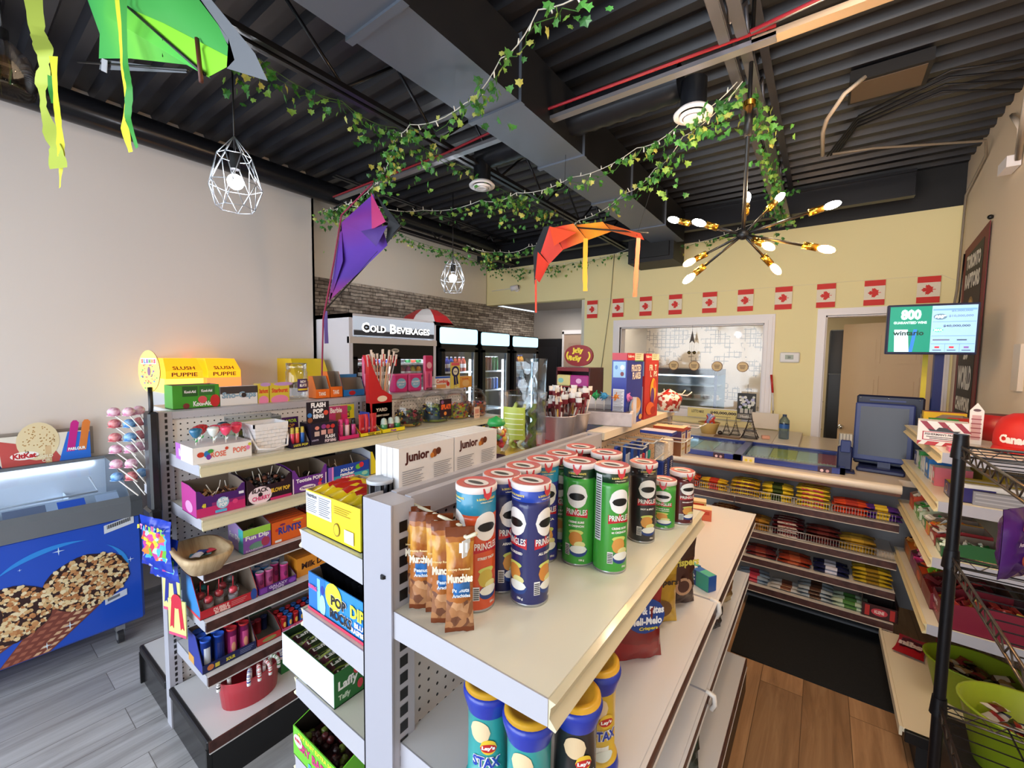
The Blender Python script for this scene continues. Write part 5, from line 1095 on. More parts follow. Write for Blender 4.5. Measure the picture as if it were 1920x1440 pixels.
# metal buckets with sweets
def bucket(x, y, label, seed):
    t = thing('metal_bucket', label, 'bucket', (x, y, 1.3185)); mm = M('#cfc6c9', .3, .45)
    f = MB(); f.lathe([(0, .003, mm), (.043, .003, mm), (.044, 0, mm), (.046, .004, mm), (.066, .115, mm), (.069, .116, mm), (.069, .119, mm), (.064, .119, mm), (.042, .008, mm)], n=28); f.build('pail', t)
    rd = random.Random(seed); f = MB(); cm_ = [M('#e8e4e0', .25), M('#f2f0ee', .25), M('#7a2430', .3), M('#c9a24a', .3), M('#5a2018', .3)]
    for _ in range(34):
        a = rd.uniform(0, 6.28); q = rd.uniform(.0, .05); b = (q*cos(a), q*sin(a), .06); e = (b[0]*1.7+rd.uniform(-.01, .01), b[1]*1.7+rd.uniform(-.01, .01), rd.uniform(.13, .19)); f.tube([b, e], .0032, rd.choice(cm_), 5)
        f.X = Matrix.Translation(e) @ Matrix.Rotation(rd.uniform(0, 3), 4, 'Z'); f.bag(.024, .034, .010, lambda u, v, s: cm_[0] if v > .5 else cm_[2], nx=3, nz=4, wr=.004, seed=rd.randrange(99)); f.X = Matrix.Identity(4)
    f.build('wrapped_candy_sticks', t, kind='stuff'); return t
bucket(-.765, 1.325, 'galvanised bucket of wrapped candy sticks right of the clear canister', 1); bucket(-.76, 1.43, 'galvanised bucket of wrapped candy sticks, second from the canister', 2)
# lollipop box
t = thing('lollipop_box', 'whitewashed wooden box with spiky colourful lollipops', 'box', (-.70, 1.62, 1.373), rz=.3)
f = MB(); wd = noisy('white_wood', '#b9aeb4', '#d9d0d4', 18, .6); f.bbox(-.10, .10, -.05, .05, 0, .055, wd, .003); f.box(-.09, .09, -.045, .045, .055, .075, G()); f.build('crate', t)
f = MB(); f.box(-.11, .11, .05, .055, .0, .11, M('#e6dcd8', .5)); f.build('backboard', t)
for i, (x, c, n) in enumerate(((-.085, '#e8862c', 'orange'), (-.05, '#2fa35c', 'green'), (-.015, '#4aa0d0', 'blue'), (.035, '#ef8a2c', 'orange'), (.075, '#e87ab4', 'pink'))):
    f = MB(); rd = random.Random(i); f.tube([(x, 0, .05), (x, 0, .105)], .0022, M('#efeae2', .5)); m = M(c, .2)
    f.ball(x, 0, .115, .014, m, n=8, k=6)
    for _ in range(18):
        v = Vector((rd.gauss(0, 1), rd.gauss(0, 1), rd.gauss(0, 1))).normalized(); f.tube([(x, 0, .115), tuple(Vector((x, 0, .115))+v*.023)], [.005, .001], m, 5)
    f.build('spiky_lollipop', t)
# cereal boxes
def cereal(y, c, D, DS, label, lean):
    w, d, h = .185, .062, .29
    f = MB(); f.box(-w/2, w/2, 0, d, 0, h, M(c, .35), zp=M('#e9e2d8', .4)); deco(f, D, -w/2, w, h)
    f.X = Matrix.Translation((-w/2, 0, 0)) @ Matrix.Rotation(-PI/2, 4, 'Z'); deco(f, DS, -d, d, h); f.X = Matrix.Identity(4)
    return f.build('cereal_box', None, label, 'cereal box', loc=(-.625, y, 1.3735), rz=FX)
side = [('r', 0, 1, .90, 1, '#c02a3a'), ('r', .08, .92, .66, .88, '#9cc4e6'), ('o', .7, .80, .14, .035, '#eef4fa'), ('o', .3, .80, .10, .03, '#5a8ac8'), ('o', .7, .71, .12, .03, '#7a2a3a'), ('r', .12, .88, .08, .50, '#e6e6ee'), ('l', .16, .84, .10, .48, 18, '#8a8a98')]
cereal(1.715, '#2a3aa0', [('r', 0, .45, .90, 1, '#c02a3a'), ('t', 'Kelloggs', .05, .925, .05, .36, '#f4eef0'), ('r', .45, 1, .90, 1, '#e6e0cc'), ('l', .52, .85, .915, .99, 3, '#7a8a5a'), ('r', .45, 1, .885, .9, '#4f9a4c'), ('t', 'FROSTED', .26, .74, .10, .60, '#f0ece8'), ('t', 'FLAKES', .32, .63, .10, .52, '#f0ece8'), ('o', .52, .22, .36, .15, '#7fa0cc'), ('o', .60, .25, .30, .12, '#d9b48a'), ('o', .66, .28, .20, .08, '#c99a62'), ('o', .42, .08, .16, .06, '#e8ded0'), ('o', .88, .07, .10, .04, '#d9a860')], side, 'blue frosted flake cereal box standing on the rail of the middle unit', 0)
cereal(1.93, '#b8302c', [('r', 0, .45, .90, 1, '#c02a3a'), ('t', 'Kelloggs', .05, .925, .05, .36, '#f4eef0'), ('r', .45, 1, .90, 1, '#e6e0cc'), ('l', .52, .85, .915, .99, 3, '#7a8a5a'), ('t', 'FR  T', .28, .74, .09, .55, '#f2e9dc'), ('t', 'L  PS', .34, .64, .09, .52, '#f2e9dc'), ('o', .60, .42, .22, .20, '#e8b43a'), ('o', .56, .33, .14, .14, '#5a2f86'), ('o', .70, .52, .10, .07, '#d95a2c'), ('o', .40, .15, .30, .10, '#d86a3a'), ('o', .62, .11, .20, .06, '#a02a20')], side, 'red fruit ring cereal box standing behind the blue cereal box', 0)
# clear tray on rail with cards, red bucket of pops at far end
t = thing('sweet_tub', 'clear tub of red wrapped sweets with white handles beyond the cereal boxes', 'tub', (-.63, 2.23, 1.373))
f = MB(); rdm_ = candy('red_sweets', ['#c9362c', '#e8e0d8', '#a3241f', '#f0ece6'], 60, .3); f.lathe([(0, 0, G()), (.05, 0, G()), (.07, .075, G())], n=16); f.build('tub', t)
f = MB(); f.lathe([(0, .004, rdm_), (.048, .004, rdm_), (.066, .072, rdm_), (.03, .10, rdm_), (0, .115, rdm_)], n=12); f.build('red_sweets', t, kind='stuff')
f = MB(); 
for a in range(6): f.tube([(0, 0, .09), (.09*cos(a*1.05), .09*sin(a*1.05), .085), (.11*cos(a*1.05), .11*sin(a*1.05), .105)], .003, M('#ece6e0', .4), 5)
f.build('white_hooks', t)
# ============================================================ LEFT UNIT, SIDE FACING THE AISLE (fronts look along +x)
XL = -1.893
def PL(f, name, label, cat, y0, y1, z, x=XL, group=None):
    return f.build(name, None, label, cat, loc=(x, (y0+y1)/2, z+.0006), rz=FX, group=group)
def TL(name, label, cat, y0, y1, z, mb, part='tray', x=XL):
    t = thing(name, label, cat, (x, (y0+y1)/2, z+.0006), rz=FX); mb.build(part, t); return t
# --- top display shelf z 1.218
z = 1.218
t = TL('rose_lollipop_box', 'white box of rose shaped lollipops at the near end of the top shelf', 'box', .562, .765, z, carton(.203, .19, .064, '#eceaea', [('t', 'ROSE', .28, .28, .36, .26, '#e07a6a'), ('t', 'POPS', .66, .36, .36, .24, '#e07a6a'), ('o', .12, .55, .06, .16, '#c9432c'), ('o', .22, .55, .05, .2, '#2a7ac0'), ('o', .245, .35, .04, .16, '#7a3aa8'), ('o', .28, .7, .05, .12, '#3f9a3c'), ('o', .55, .75, .03, .1, '#c9432c'), ('o', .93, .6, .035, .15, '#e88ac0'), ('o', .96, .8, .03, .1, '#d9d04a')], top='#dcdcde', DS=[('r', 0, .3, 0, 1, '#b86ad0'), ('r', .3, 1, 0, 1, '#f0d9d0'), ('t', 'ROSE POPS', .2, .2, .5, .7, '#f2f2f8')]), 'box')
for i, (x, y, c, n) in enumerate(((-.075, .05, '#2f6f96', 'blue'), (-.05, .10, '#c4202c', 'red'), (-.02, .04, '#e9f0ee', 'white'), (-.03, .13, '#d42a34', 'red'), (.0, .08, '#e84a68', 'pink'), (.02, .03, '#ef4a70', 'pink'), (.04, .09, '#d42a34', 'red'), (.065, .05, '#e83a58', 'pink'), (.085, .10, '#f04a72', 'pink'), (.05, .14, '#1f4a5c', 'dark blue'))):
    q = thing('rose_lollipop', '%s rose shaped lollipop standing in the white rose pop box' % n, 'lollipop', (XL-y, .663+x, z+.0652), group='%s rose lollipops in the white box' % n)
    f = MB(); f.tube([(0, 0, 0), (0, 0, .03)], .002, M('#efeae2', .5)); f.build('stick', q)
    f = MB(); m = M(c, .15, coat=.5); f.lathe([(.003, .028, m), (.012, .035, m), (.021, .052, m), (.022, .060, m), (.017, .066, m), (.012, .060, m), (.010, .068, m), (.004, .064, m), (0, .07, m)], n=9); f.build('rose_head', q)
    f = MB(); g_ = M('#d9e6dc', .4); f.poly([(0, 0, .02), (.014, .004, .026), (.018, 0, .018), (.008, -.006, .012)], g_ if i % 3 else M('#1f8a3c', .35)); f.poly([(0, 0, .02), (-.014, -.004, .028), (-.018, 0, .018)], M('#2f8a4c', .35)); f.build('foil_leaf', q)
# woven basket
t = thing('basket', 'white woven basket with a handle beside the rose lollipops', 'basket', (XL-.075, .852, z+.0006), rz=FX)
f = MB(); wv = M('#e6e4e6', .5); 
for k in range(7):
    za, zb_ = .0+.016*k, .0145+.016*k; s0_, s1_ = .055+.0022*k, .056+.0022*k; 
    for sx in range(8):
        o = .0015 if (sx+k) % 2 else 0
        for sg in (-1, 1):
            f.box(-s0_+2*s0_*sx/8, -s0_+2*s0_*(sx+1)/8-.0006, sg*(.05+.0018*k)-o-.002, sg*(.05+.0018*k)+o+.002, za, zb_, wv); f.box(sg*s0_-o-.002, sg*s0_+o+.002, -.05-.0018*k+(.1+.0036*k)*sx/8, -.05-.0018*k+(.1+.0036*k)*(sx+1)/8-.0006, za, zb_, wv)
f.box(-.055, .055, -.05, .05, 0, .004, wv); f.box(-.074, .074, -.066, -.060, .108, .124, wv); f.box(-.074, .074, .060, .066, .108, .124, wv); f.box(-.074, -.068, -.066, .066, .108, .124, wv); f.box(.068, .074, -.066, .066, .108, .124, wv); f.build('wicker_body', t)
f = MB(); f.tube([(-.072, -.01, .11), (-.074, -.05, .06), (-.06, -.072, .022), (0, -.078, .014), (.06, -.072, .022), (.074, -.05, .06), (.072, -.01, .11)], .0045, wv, 8); f.build('handle', t)
# acrylic ring pop bin
t = thing('acrylic_bin', 'clear acrylic bin with a green and yellow ring candy card behind the white basket', 'bin', (-2.09, .86, z+.0006), rz=FX)
f = MB(); g = G('#f2f6fa', .14, .9, 'acrylic'); f.box(-.10, .10, -.04, -.037, 0, .13, g); f.box(-.10, .10, .06, .063, 0, .14, g); f.box(-.10, -.097, -.04, .06, 0, .135, g); f.box(.097, .10, -.04, .06, 0, .135, g); f.build('acrylic_walls', t)
f = MB(); f.box(-.09, .09, -.034, .055, .0, .115, M('#e8de9a', .4)); f.rect(-.09, .09, .085, .115, M('#7ab648', .4), y=-.034); f.disc(-.07, .085, .022, M('#f0e03a', .4), y=-.0345, n=12); f.ftext('40', -.08, .083, .012, M('#c9302c', .4), y=-.0355); f.ftext('RingPop', -.042, .078, .022, M('#8a1f4c', .4), y=-.0355, w=.12, bold=.08); f.build('candy_card', t)
def tubes(t, xs, y, h, r, cols, name='candy_tube', z0=.003):
    for x, (b, c) in zip(xs, cols):
        f = MB(); B = M(b, .2, coat=.4); C = M(c, .3); f.lathe([(0, z0, B), (r, z0, B), (r, z0+h*.7, B), (r*.7, z0+h*.74, C), (r*.9, z0+h*.78, C), (r*.8, z0+h, C), (0, z0+h, C)], x=x, y=y, n=12); f.build(name, t)
t = TL('candy_tube_box', 'dark purple tray of light up candy tubes with a green lettered card', 'candy display', .930, 1.012, z, tray(.082, .10, .075, .022, '#231536', [('t', 'LASOR', .1, .3, .5, .4, '#d8d040'), ('t', 'POP', .55, .3, .5, .35, '#d8d040')], header=.055, hc='#4a1d5c', HD=[('t', 'LASOR', .12, .52, .3, .76, '#b8d83a'), ('t', 'POP', .25, .12, .3, .5, '#f0a83a')]))
tubes(t, (-.028, -.006, .018), .022, .088, .009, (('#d43a5c', '#c9b24c'), ('#e8584c', '#d9c24c'), ('#2460b8', '#c9b24c')))
t = TL('ring_candy_box', 'black box of flashing ring sweets with white lettering', 'candy display', 1.016, 1.155, z, carton(.135, .10, .10, '#241c30', [('t', 'FLASH', .52, .24, .17, .36, '#f2f0f4'), ('t', 'POP RING', .50, .05, .15, .42, '#f2e0ea'), ('o', .22, .78, .08, .09, '#e08a7a'), ('o', .46, .82, .09, .11, '#8a3a86'), ('o', .62, .80, .08, .10, '#b83a4c'), ('o', .80, .80, .08, .1, '#c9302c'), ('r', .12, .30, .40, .62, '#c9b0a8'), ('r', .36, .54, .44, .66, '#d9a8a0'), ('r', .60, .80, .44, .66, '#c47a72'), ('t', 'LIGHTS', .02, .18, .08, .24, '#a8a0c0')]), 'box')
f = MB(); f.box(-.075, .035, .02, .024, .10, .20, M('#1c1524', .4)); f.ftext('FLASH', -.055, .172, .024, M('#f2f0f4', .4), y=.019, w=.072, bold=.06); f.ftext('POP', -.045, .145, .022, M('#f2f0f4', .4), y=.019, w=.05, bold=.06); f.ftext('RING', -.045, .120, .022, M('#f2f0f4', .4), y=.019, w=.052, bold=.06); f.disc(-.062, .138, .011, M('#3a7ac0', .4), y=.019); f.disc(.018, .145, .012, M('#d8503c', .4), y=.019); f.disc(-.06, .115, .012, M('#8a4a2c', .4), y=.019); f.build('header_card', t)
t = TL('doll_candy_display', 'pink tray of tall pink candy tubes with a pink card above', 'candy display', 1.160, 1.272, z, tray(.108, .10, .07, .02, '#c9286a', header=.09, hc='#c23a78', HD=[('t', 'Barbie', .08, .62, .3, .6, '#f6eef4'), ('r', .35, .62, .05, .6, '#9a5a3c'), ('r', .68, .95, .1, .5, '#d8286c')]))
tubes(t, (-.035, 0, .036), .022, .098, .012, (('#d0347a', '#e84a90'), ('#e0b0b8', '#c92a70'), ('#b83a7c', '#18161c')))
t = TL('gel_candy_tray', 'yellow tray of red gel candy packs on the top shelf', 'candy display', 1.280, 1.405, z, tray(.123, .10, .05, .018, '#e3cf2c', [('t', 'TOXIC', .34, .1, .8, .34, '#2a2418'), ('t', 'BOX', .75, .2, .5, .2, '#2a2418')]))
for i, x in enumerate((-.037, 0, .036)):
    f = MB(); m = M('#b8242c', .25); f.X = Matrix.Translation((x, .03, .003)); f.bag(.036, .11, .016, lambda u, v, s: m if abs(u-.5) < .4 or v < .1 else M('#d8404a', .3), nx=5, nz=7, wr=.001, seed=i); f.ftext('SLIME', -.008, .03, .012, M('#e88a8a', .3), y=-.011, w=.018); f.build('gel_pack', t)
f = MB(); f.box(.0, .0045, .02, .10, .003, .12, M('#243f9a', .4)); f.build('divider_card', t)
t = TL('capsule_candy_tray', 'yellow tray with three clear domed candy capsules', 'candy display', 1.415, 1.565, z, tray(.148, .09, .03, .022, '#e6d426', [('t', 'Push', .35, .2, .6, .25, '#8a3ab0')]))
for x, c in ((-.045, '#4a8a5a'), (0, '#7a3a4c'), (.042, '#2f8a4c')):
    q = M(c, .15, coat=.5); f = MB(); f.lathe([(0, .003, q), (.019, .003, q), (.019, .045, q), (.017, .047, M('#b8c8c0', .2)), (.017, .06, M('#b8c8c0', .2)), (.012, .075, M('#b8c8c0', .2)), (0, .08, M('#b8c8c0', .2))], x=x, y=.03, n=16); f.build('candy_capsule', t)
# candy jars at the far end
def jar(y, x, r, h, cols, label, seed, card=None):
    t = thing('candy_jar', label, 'jar', (x, y, z+.0006)); g = G('#ffffff', .10, .985, 'jar_glass')
    f = MB(); f.lathe([(0, .002, g), (r*.9, .002, g), (r, .012, g), (r*1.0, h*.62, g), (r*.8, h*.8, g), (r*.62, h*.84, g), (r*.64, h*.86, g)], n=24); f.build('glass_body', t)
    f = MB(); f.lathe([(r*.68, h*.86, g), (r*.66, h*.9, g), (r*.4, h*.96, g), (r*.12, h*.98, g), (r*.16, h*1.02, g), (r*.16, h*1.07, g), (0, h*1.09, g)], n=20); f.build('glass_lid', t)
    rd = random.Random(seed); f = MB(); ms = [M(c, .35) for c in cols]
    f.lathe([(0, .005, ms[0]), (r*.84, .005, ms[0]), (r*.9, .02, ms[1]), (r*.9, h*.4, ms[0]), (0, h*.46, ms[0])], n=16)
    for _ in range(130):
        a = rd.uniform(0, 6.28); zz = rd.uniform(.01, h*.45); f.X = Matrix.Translation((r*.86*cos(a), r*.86*sin(a), zz)) @ Matrix.Rotation(rd.uniform(0, 3), 4, Vector((rd.random(), rd.random(), rd.random())).normalized()); f.bbox(-.008, .008, -.006, .006, -.005, .005, rd.choice(ms), .001)
    for _ in range(40):
        a = rd.uniform(0, 6.28); q = rd.uniform(0, r*.8); f.X = Matrix.Translation((q*cos(a), q*sin(a), h*.46)) @ Matrix.Rotation(rd.uniform(0, 3), 4, Vector((rd.random(), rd.random(), rd.random())).normalized()); f.bbox(-.009, .009, -.006, .006, -.005, .005, rd.choice(ms), .001)
    f.X = Matrix.Identity(4); f.build('wrapped_sweets', t, kind='stuff')
    return t
jar(1.68, -2.00, .085, .19, ['#2a2426', '#c9a23a', '#8a2430', '#2f5a2c', '#3a2a20'], 'tipped glass jar of dark wrapped caramels nearest the yellow trays', 1)
j_ = jar(1.90, -2.01, .095, .22, ['#2f4a5c', '#7a8a3a', '#3a2430', '#8a9a4c', '#c9b24c'], 'round glass jar with an orange SPLAT card on its front', 2)
f = MB(); f.box(-.05, .05, -.003, 0, 0, .11, M('#2a1420', .4)); f.ftext('SPLAT!', -.042, .045, .034, M('#e8642c', .4), y=-.003, w=.085, bold=.08); f.disc(-.03, .092, .012, M('#8a5a86', .4), y=-.003); f.disc(-.005, .02, .012, M('#e08a3c', .4), y=-.003); c_ = f.build('splat_card', j_); c_.location = (.102, 0, .04); c_.rotation_euler = (0, 0, FX)
jar(2.10, -2.01, .09, .20, ['#8a9a3c', '#c9a83a', '#3a5a7a', '#b8482c', '#7a3a5c'], 'glass jar of yellow and blue wrapped sweets, third jar on the top shelf', 3)
jar(2.28, -2.0, .088, .20, ['#8a5a3a', '#c9a08a', '#5a3a5c', '#a83a3c', '#4a5a6c'], 'glass jar of brown and pink wrapped sweets at the far end of the top shelf', 4)
f = MB(); f.box(-.028, .028, -.003, 0, 0, .075, M('#e6c8b0', .4)); f.rect(-.02, .02, .03, .06, M('#c98a7a', .4), y=-.003); f.ftext('2 / $1', -.018, .01, .012, M('#7a3a2c', .4), y=-.003, w=.036); f.build('price_card', None, 'peach price card standing between the far candy jars', 'sign', loc=(-1.90, 2.19, z+.001), rz=FX)

# --- on the top rail and the far side's top shelf (z 1.39)
zt2 = 1.3905
f = MB(); f.bbox(-2.56, -2.27, .60, 2.41, 1.372, 1.3895, WHITE); f.build('cap_shelf', LG)
def PT(f, name, label, cat, y0, y1, x=-2.285, part=None):
    if part: t = thing(name, label, cat, (x, (y0+y1)/2, zt2), rz=FX); f.build(part, t); return t
    return f.build(name, None, label, cat, loc=(x, (y0+y1)/2, zt2), rz=FX)
PT(tray(.178, .11, .105, .105, '#3f9a2c', [('t', 'Kool-Aid', .42, .08, .22, .40, '#f2f2f8'), ('o', .90, .28, .11, .28, '#c9242c'), ('r', .20, .52, .52, .95, '#1f5a24'), ('r', .55, .90, .54, .95, '#2a6a2c'), ('t', 'Kool-Aid', .24, .66, .12, .24, '#e8e8f0'), ('t', 'Kool-Aid', .60, .68, .12, .24, '#e8e8f0'), ('o', .62, .36, .10, .16, '#d8505c'), ('o', .27, .12, .07, .12, '#7a2a2c')], side='#4aa83a'), 'drink_mix_box', 'green drink mix box with red fruit prints on the top cap shelf', 'box', .612, .790)
PT(carton(.163, .04, .09, '#e6e6e8', [('r', 0, 1, .62, 1, '#3a3436'), ('t', 'Sno-Caps', .04, .30, .42, .92, '#20242c'), ('t', 'Sno-Caps', .045, .32, .40, .91, '#8fb0c8'), ('o', .62, .52, .07, .13, '#2a2022')]), 'candy_carton', 'white and black chocolate chip candy carton beside the green drink mix box', 'box', .794, .957)
for i, (a, b) in enumerate(((.960, 1.012), (1.016, 1.115))): PT(carton(b-a, .05, .098, '#d9c23c', [('t', 'Starburst', .1, .50, .24, .82, '#e03a2c'), ('o', .5, .12, .45, .25, '#e88ab4'), ('o', .7, .95, .5, .1, '#b890c8')], side='#c9a83a'), 'candy_carton', 'yellow and pink fruit chew carton, %s of the pair by the clear jar' % ('left' if i == 0 else 'right'), 'box', a, b)
t = PT(MB().lathe([(0, .003, G()), (.052, .003, G()), (.055, .01, G()), (.055, .15, G()), (.048, .165, G())], n=26), 'clear_jar', 'tall clear plastic jar with a purple label and wide ridged lid', 'jar', 1.125, 1.245, x=-2.345, part='jar_body')
f = MB(); f.lathe([(.05, .165, G(refl=.2)), (.051, .166, G(refl=.2)), (.052, .20, G(refl=.2)), (0, .20, G(refl=.2))], n=30); f.build('lid', t)
f = MB(); wrect(f, .0565, -.036, .030, .045, .115, M('#3f2060', .4), 0, .25); wtext(f, .0565, 'NOW', -.022, .092, .016, M('#f2f2f2', .4), w=.036, a0=.25, lift=.0008); wtext(f, .0565, '&LATER', -.026, .072, .016, M('#f2f2f2', .4), w=.046, a0=.25, lift=.0008); wrect(f, .0565, -.034, .028, .052, .062, M('#e3d03a', .4), .0005, .25); f.build('label', t)
for i, (a, b, hh) in enumerate(((1.262, 1.345, .125), (1.350, 1.425, .150))): PT(tray(b-a, .08, hh, hh*.42, '#e6701f', [('t', 'TANG', .2, .3, .4, .5, '#f2e8dc')], header=.0), 'orange_candy_box', 'orange candy display box, %s of the pair right of the clear jar' % ('left' if i == 0 else 'right'), 'box', a, b)
for o_ in (): pass
PT(tray(.14, .08, .11, .04, '#2a7ac0', [('o', .4, .5, .16, .35, '#c9242c')], header=.02, hc='#3a8ad0'), 'blue_candy_box', 'blue open candy display box behind the straws', 'box', 1.432, 1.575)
f = tray(.09, .08, .055, .025, '#e0d030', header=.08, hc='#d8cf2c', HD=[('r', .25, .65, .1, .5, '#1a1a1c'), ('t', 'TOXIC', .28, .2, .22, .34, '#f0e03a'), ('o', .55, .72, .22, .2, '#6aa83a')]); f.build('green_slime_display', None, 'yellow pointed candy display with a green print on the top shelf', 'candy display', loc=(-2.12, 1.40, 1.2186), rz=FX)
t = thing('straw_stand', 'red cardboard stand holding a bundle of long wrapped candy straws', 'candy display', (-2.09, 1.56, 1.2186), rz=FX)
f = MB(); rdm = M('#c41f28', .4); f.poly([(-.07, .0, 0), (.07, 0, 0), (.07, 0, .18), (.0, 0, .22), (-.07, 0, .36), (-.09, 0, .42), (-.09, 0, .2)], rdm); f.poly([(-.07, .06, 0), (-.07, .06, .36), (-.09, .06, .42), (-.09, 0, .42), (-.07, 0, .0)], rdm); f.box(-.07, .07, 0, .06, 0, .14, rdm); f.ftext('YARD', -.045, .09, .02, M('#f0dcd0', .4), w=.08); f.ftext('CHEWY CANDY', -.05, .06, .012, M('#f0dcd0', .4), w=.10); f.disc(.0, .165, .035, M('#f0dcc8', .4), rz=.018); f.build('stand', t)
rd = random.Random(4); sm = [M('#e8b088', .4), M('#d98a6c', .4), M('#e6d0c0', .4), M('#c9a890', .4), M('#b8b4b8', .4)]
for i in range(15):
    x = -.05+.007*i; f = MB(); e = (x*2.0+.02, .03+rd.uniform(-.02, .02), .40+rd.uniform(-.02, .02)); f.tube([(x*.8, .03, .10), e], .0038, sm[i % 5], 6)
    f.X = Matrix.Translation((e[0], e[1]-.004, e[2]-.03)) @ Matrix.Rotation(x*3, 4, 'Y'); f.bag(.016, .07, .006, lambda u, v, s: rdm if v < .65 and (u > .3) else M('#e6dcd8', .35), nx=3, nz=5, wr=.002, seed=i); f.X = Matrix.Identity(4); f.build('candy_straw', t)
for i, (a, b) in enumerate(((1.80, 1.92), (1.925, 2.045))):
    f = MB(); pk_ = M('#c4307a', .3); n = 24; w = b-a
    f.bbox(-w/2, w/2, 0, .06, 0, .125, pk_, .01); f.box(-w/2-.001, w/2+.001, -.001, .061, .115, .125, M('#d85a94', .3)); f.disc(0, .06, w*.34, M('#7ab0d8', .4), rz=.036); f.ftext('GOURMET', -w*.30, .062, .013, M('#e8e8f4', .4), w=w*.6, lift=.001); f.ftext('JELLY', -w*.2, .044, .012, M('#e8e8f4', .4), w=w*.4, lift=.001)
    PT(f, 'sweet_tub', 'magenta square candy tub with a blue oval, %s one' % ('left' if i == 0 else 'right'), 'tub', a, b)
for i, (yc, xx, hh) in enumerate(((2.11, -2.285, .25), (1.62, -2.30, .24))):
    f = MB(); f.bbox(-.035, .035, 0, .03, 0, hh, M('#d85a84', .3), .006); f.rect(-.034, .034, hh*.55, hh-.004, M('#b8285a', .35), lift=.0008); f.disc(0, hh*.72, .024, M('#e0a8b8', .35), lift=.0012); f.disc(0, hh*.3, .012, M('#a83a6c', .4), lift=.001, rz=.05); f.rect(-.03, .03, .0, .02, M('#7a1f44', .4), lift=.001)
    f.build('toy_candy_pack', None, 'tall pink toy candy pack, %s' % ('standing right of the magenta tubs' if i == 0 else 'rising behind the straw bundle'), 'candy pack', loc=(xx, yc, zt2), rz=FX)
PT(carton(.18, .05, .095, '#e6ddd2', [('r', 0, .85, .86, 1, '#2a5ac0'), ('t', 'Combos', .06, .48, .3, .66, '#d23a24'), ('r', .05, .6, .08, .38, '#d99a5c'), ('o', .72, .4, .09, .18, '#c2262c')]), 'snack_carton', 'white and blue pretzel snack carton right of the pink packs', 'box', 2.17, 2.35)
f = MB(); f.box(-.05, .05, .0, .004, 0, .20, M('#dccb5e', .4)); f.disc(0, .13, .042, M('#1f2458', .4)); f.disc(0, .13, .026, M('#e0dcc8', .4), lift=.001); f.ftext('PRIZE', -.016, .124, .01, M('#3a3a4c', .4), lift=.0015, w=.032); f.poly([(-.02, -.0006, .10), (-.002, -.0006, .10), (.01, -.0006, .02), (-.004, -.0006, .03), (-.016, -.0006, .02)], M('#1f2458', .4)); f.poly([(.004, -.0008, .10), (.02, -.0008, .10), (.035, -.0008, .03), (.022, -.0008, .035), (.014, -.0008, .025)], M('#1f2458', .4)); f.rect(-.045, .045, .175, .198, M('#d85a6c', .4), lift=.0008); f.build('ribbon_card', None, 'yellow card with a dark blue prize rosette beside the pretzel carton', 'card', loc=(-2.275, 2.37, zt2), rz=FX)
PT(carton(.14, .05, .09, '#dba04c', [('o', .5, .4, .3, .3, '#e0b87a'), ('t', 'FARM', .2, .7, .14, .5, '#c4502c')]), 'orange_snack_box', 'orange snack box at the far end of the cap shelf', 'box', 2.43, 2.57)

# --- second shelf z 1.01
z = 1.01
def trayL(name, label, y0, y1, z, mb, stuff=None, sname='wrapped_sweets', cat='candy box'):
    t = TL(name, label, cat, y0, y1, z, mb)
    if stuff: stuff.build(sname, t, kind='stuff')
    return t
trayL('lollipop_box', 'purple and pink open box of lollipops at the near end of the second shelf', .566, .736, z, tray(.168, .16, .115, .078, '#4a1f6c', [('r', 0, 1, 0, .45, '#c4286c'), ('r', .3, 1, .45, .62, '#8a246c'), ('o', .52, .52, .13, .30, '#9ac4dc'), ('t', 'BLOW', .43, .55, .2, .2, '#f2f2f8'), ('t', 'POP', .45, .32, .2, .16, '#f2f2f8'), ('t', '48', .1, .45, .22, .08, '#e6d83a'), ('o', .78, .45, .06, .12, '#d8407c'), ('r', .36, .60, .06, .2, '#5ab0dc'), ('r', .86, .97, .78, .92, '#e6e6ee')], notch=1, side='#b83a8c', DS=[('o', .5, .4, .25, .3, '#d89ac8')]), heap(.16, .14, .07, [M('#8a5a3c', .3), M('#a8754c', .3), M('#3a2426', .3), M('#c4a078', .3)], 1, .012, 70, 'x', 5))
trayL('lollipop_box', 'black and white cherry lollipop box beside the purple and pink one', .742, .925, z, tray(.181, .16, .115, .072, '#2a1420', [('o', .28, .45, .26, .52, '#f0dce6'), ('t', 'BLACK', .10, .62, .26, .36, '#2a1a20'), ('t', 'CHERRY', .10, .16, .26, .40, '#d8407c'), ('o', .28, .50, .05, .12, '#2a1a20'), ('t', 'BLOW POP', .52, .45, .26, .44, '#e6b83a'), ('r', .5, 1, 0, .16, '#c4286c')], notch=1, DS=[('t', 'CHERRY', .1, .5, .3, .6, '#d8d03a')]), heap(.17, .14, .09, [M('#1c1a20', .3), M('#2a2630', .3), M('#7a4a3c', .3), M('#0e0e12', .25)], 2, .013, 80, 'ball', 7))
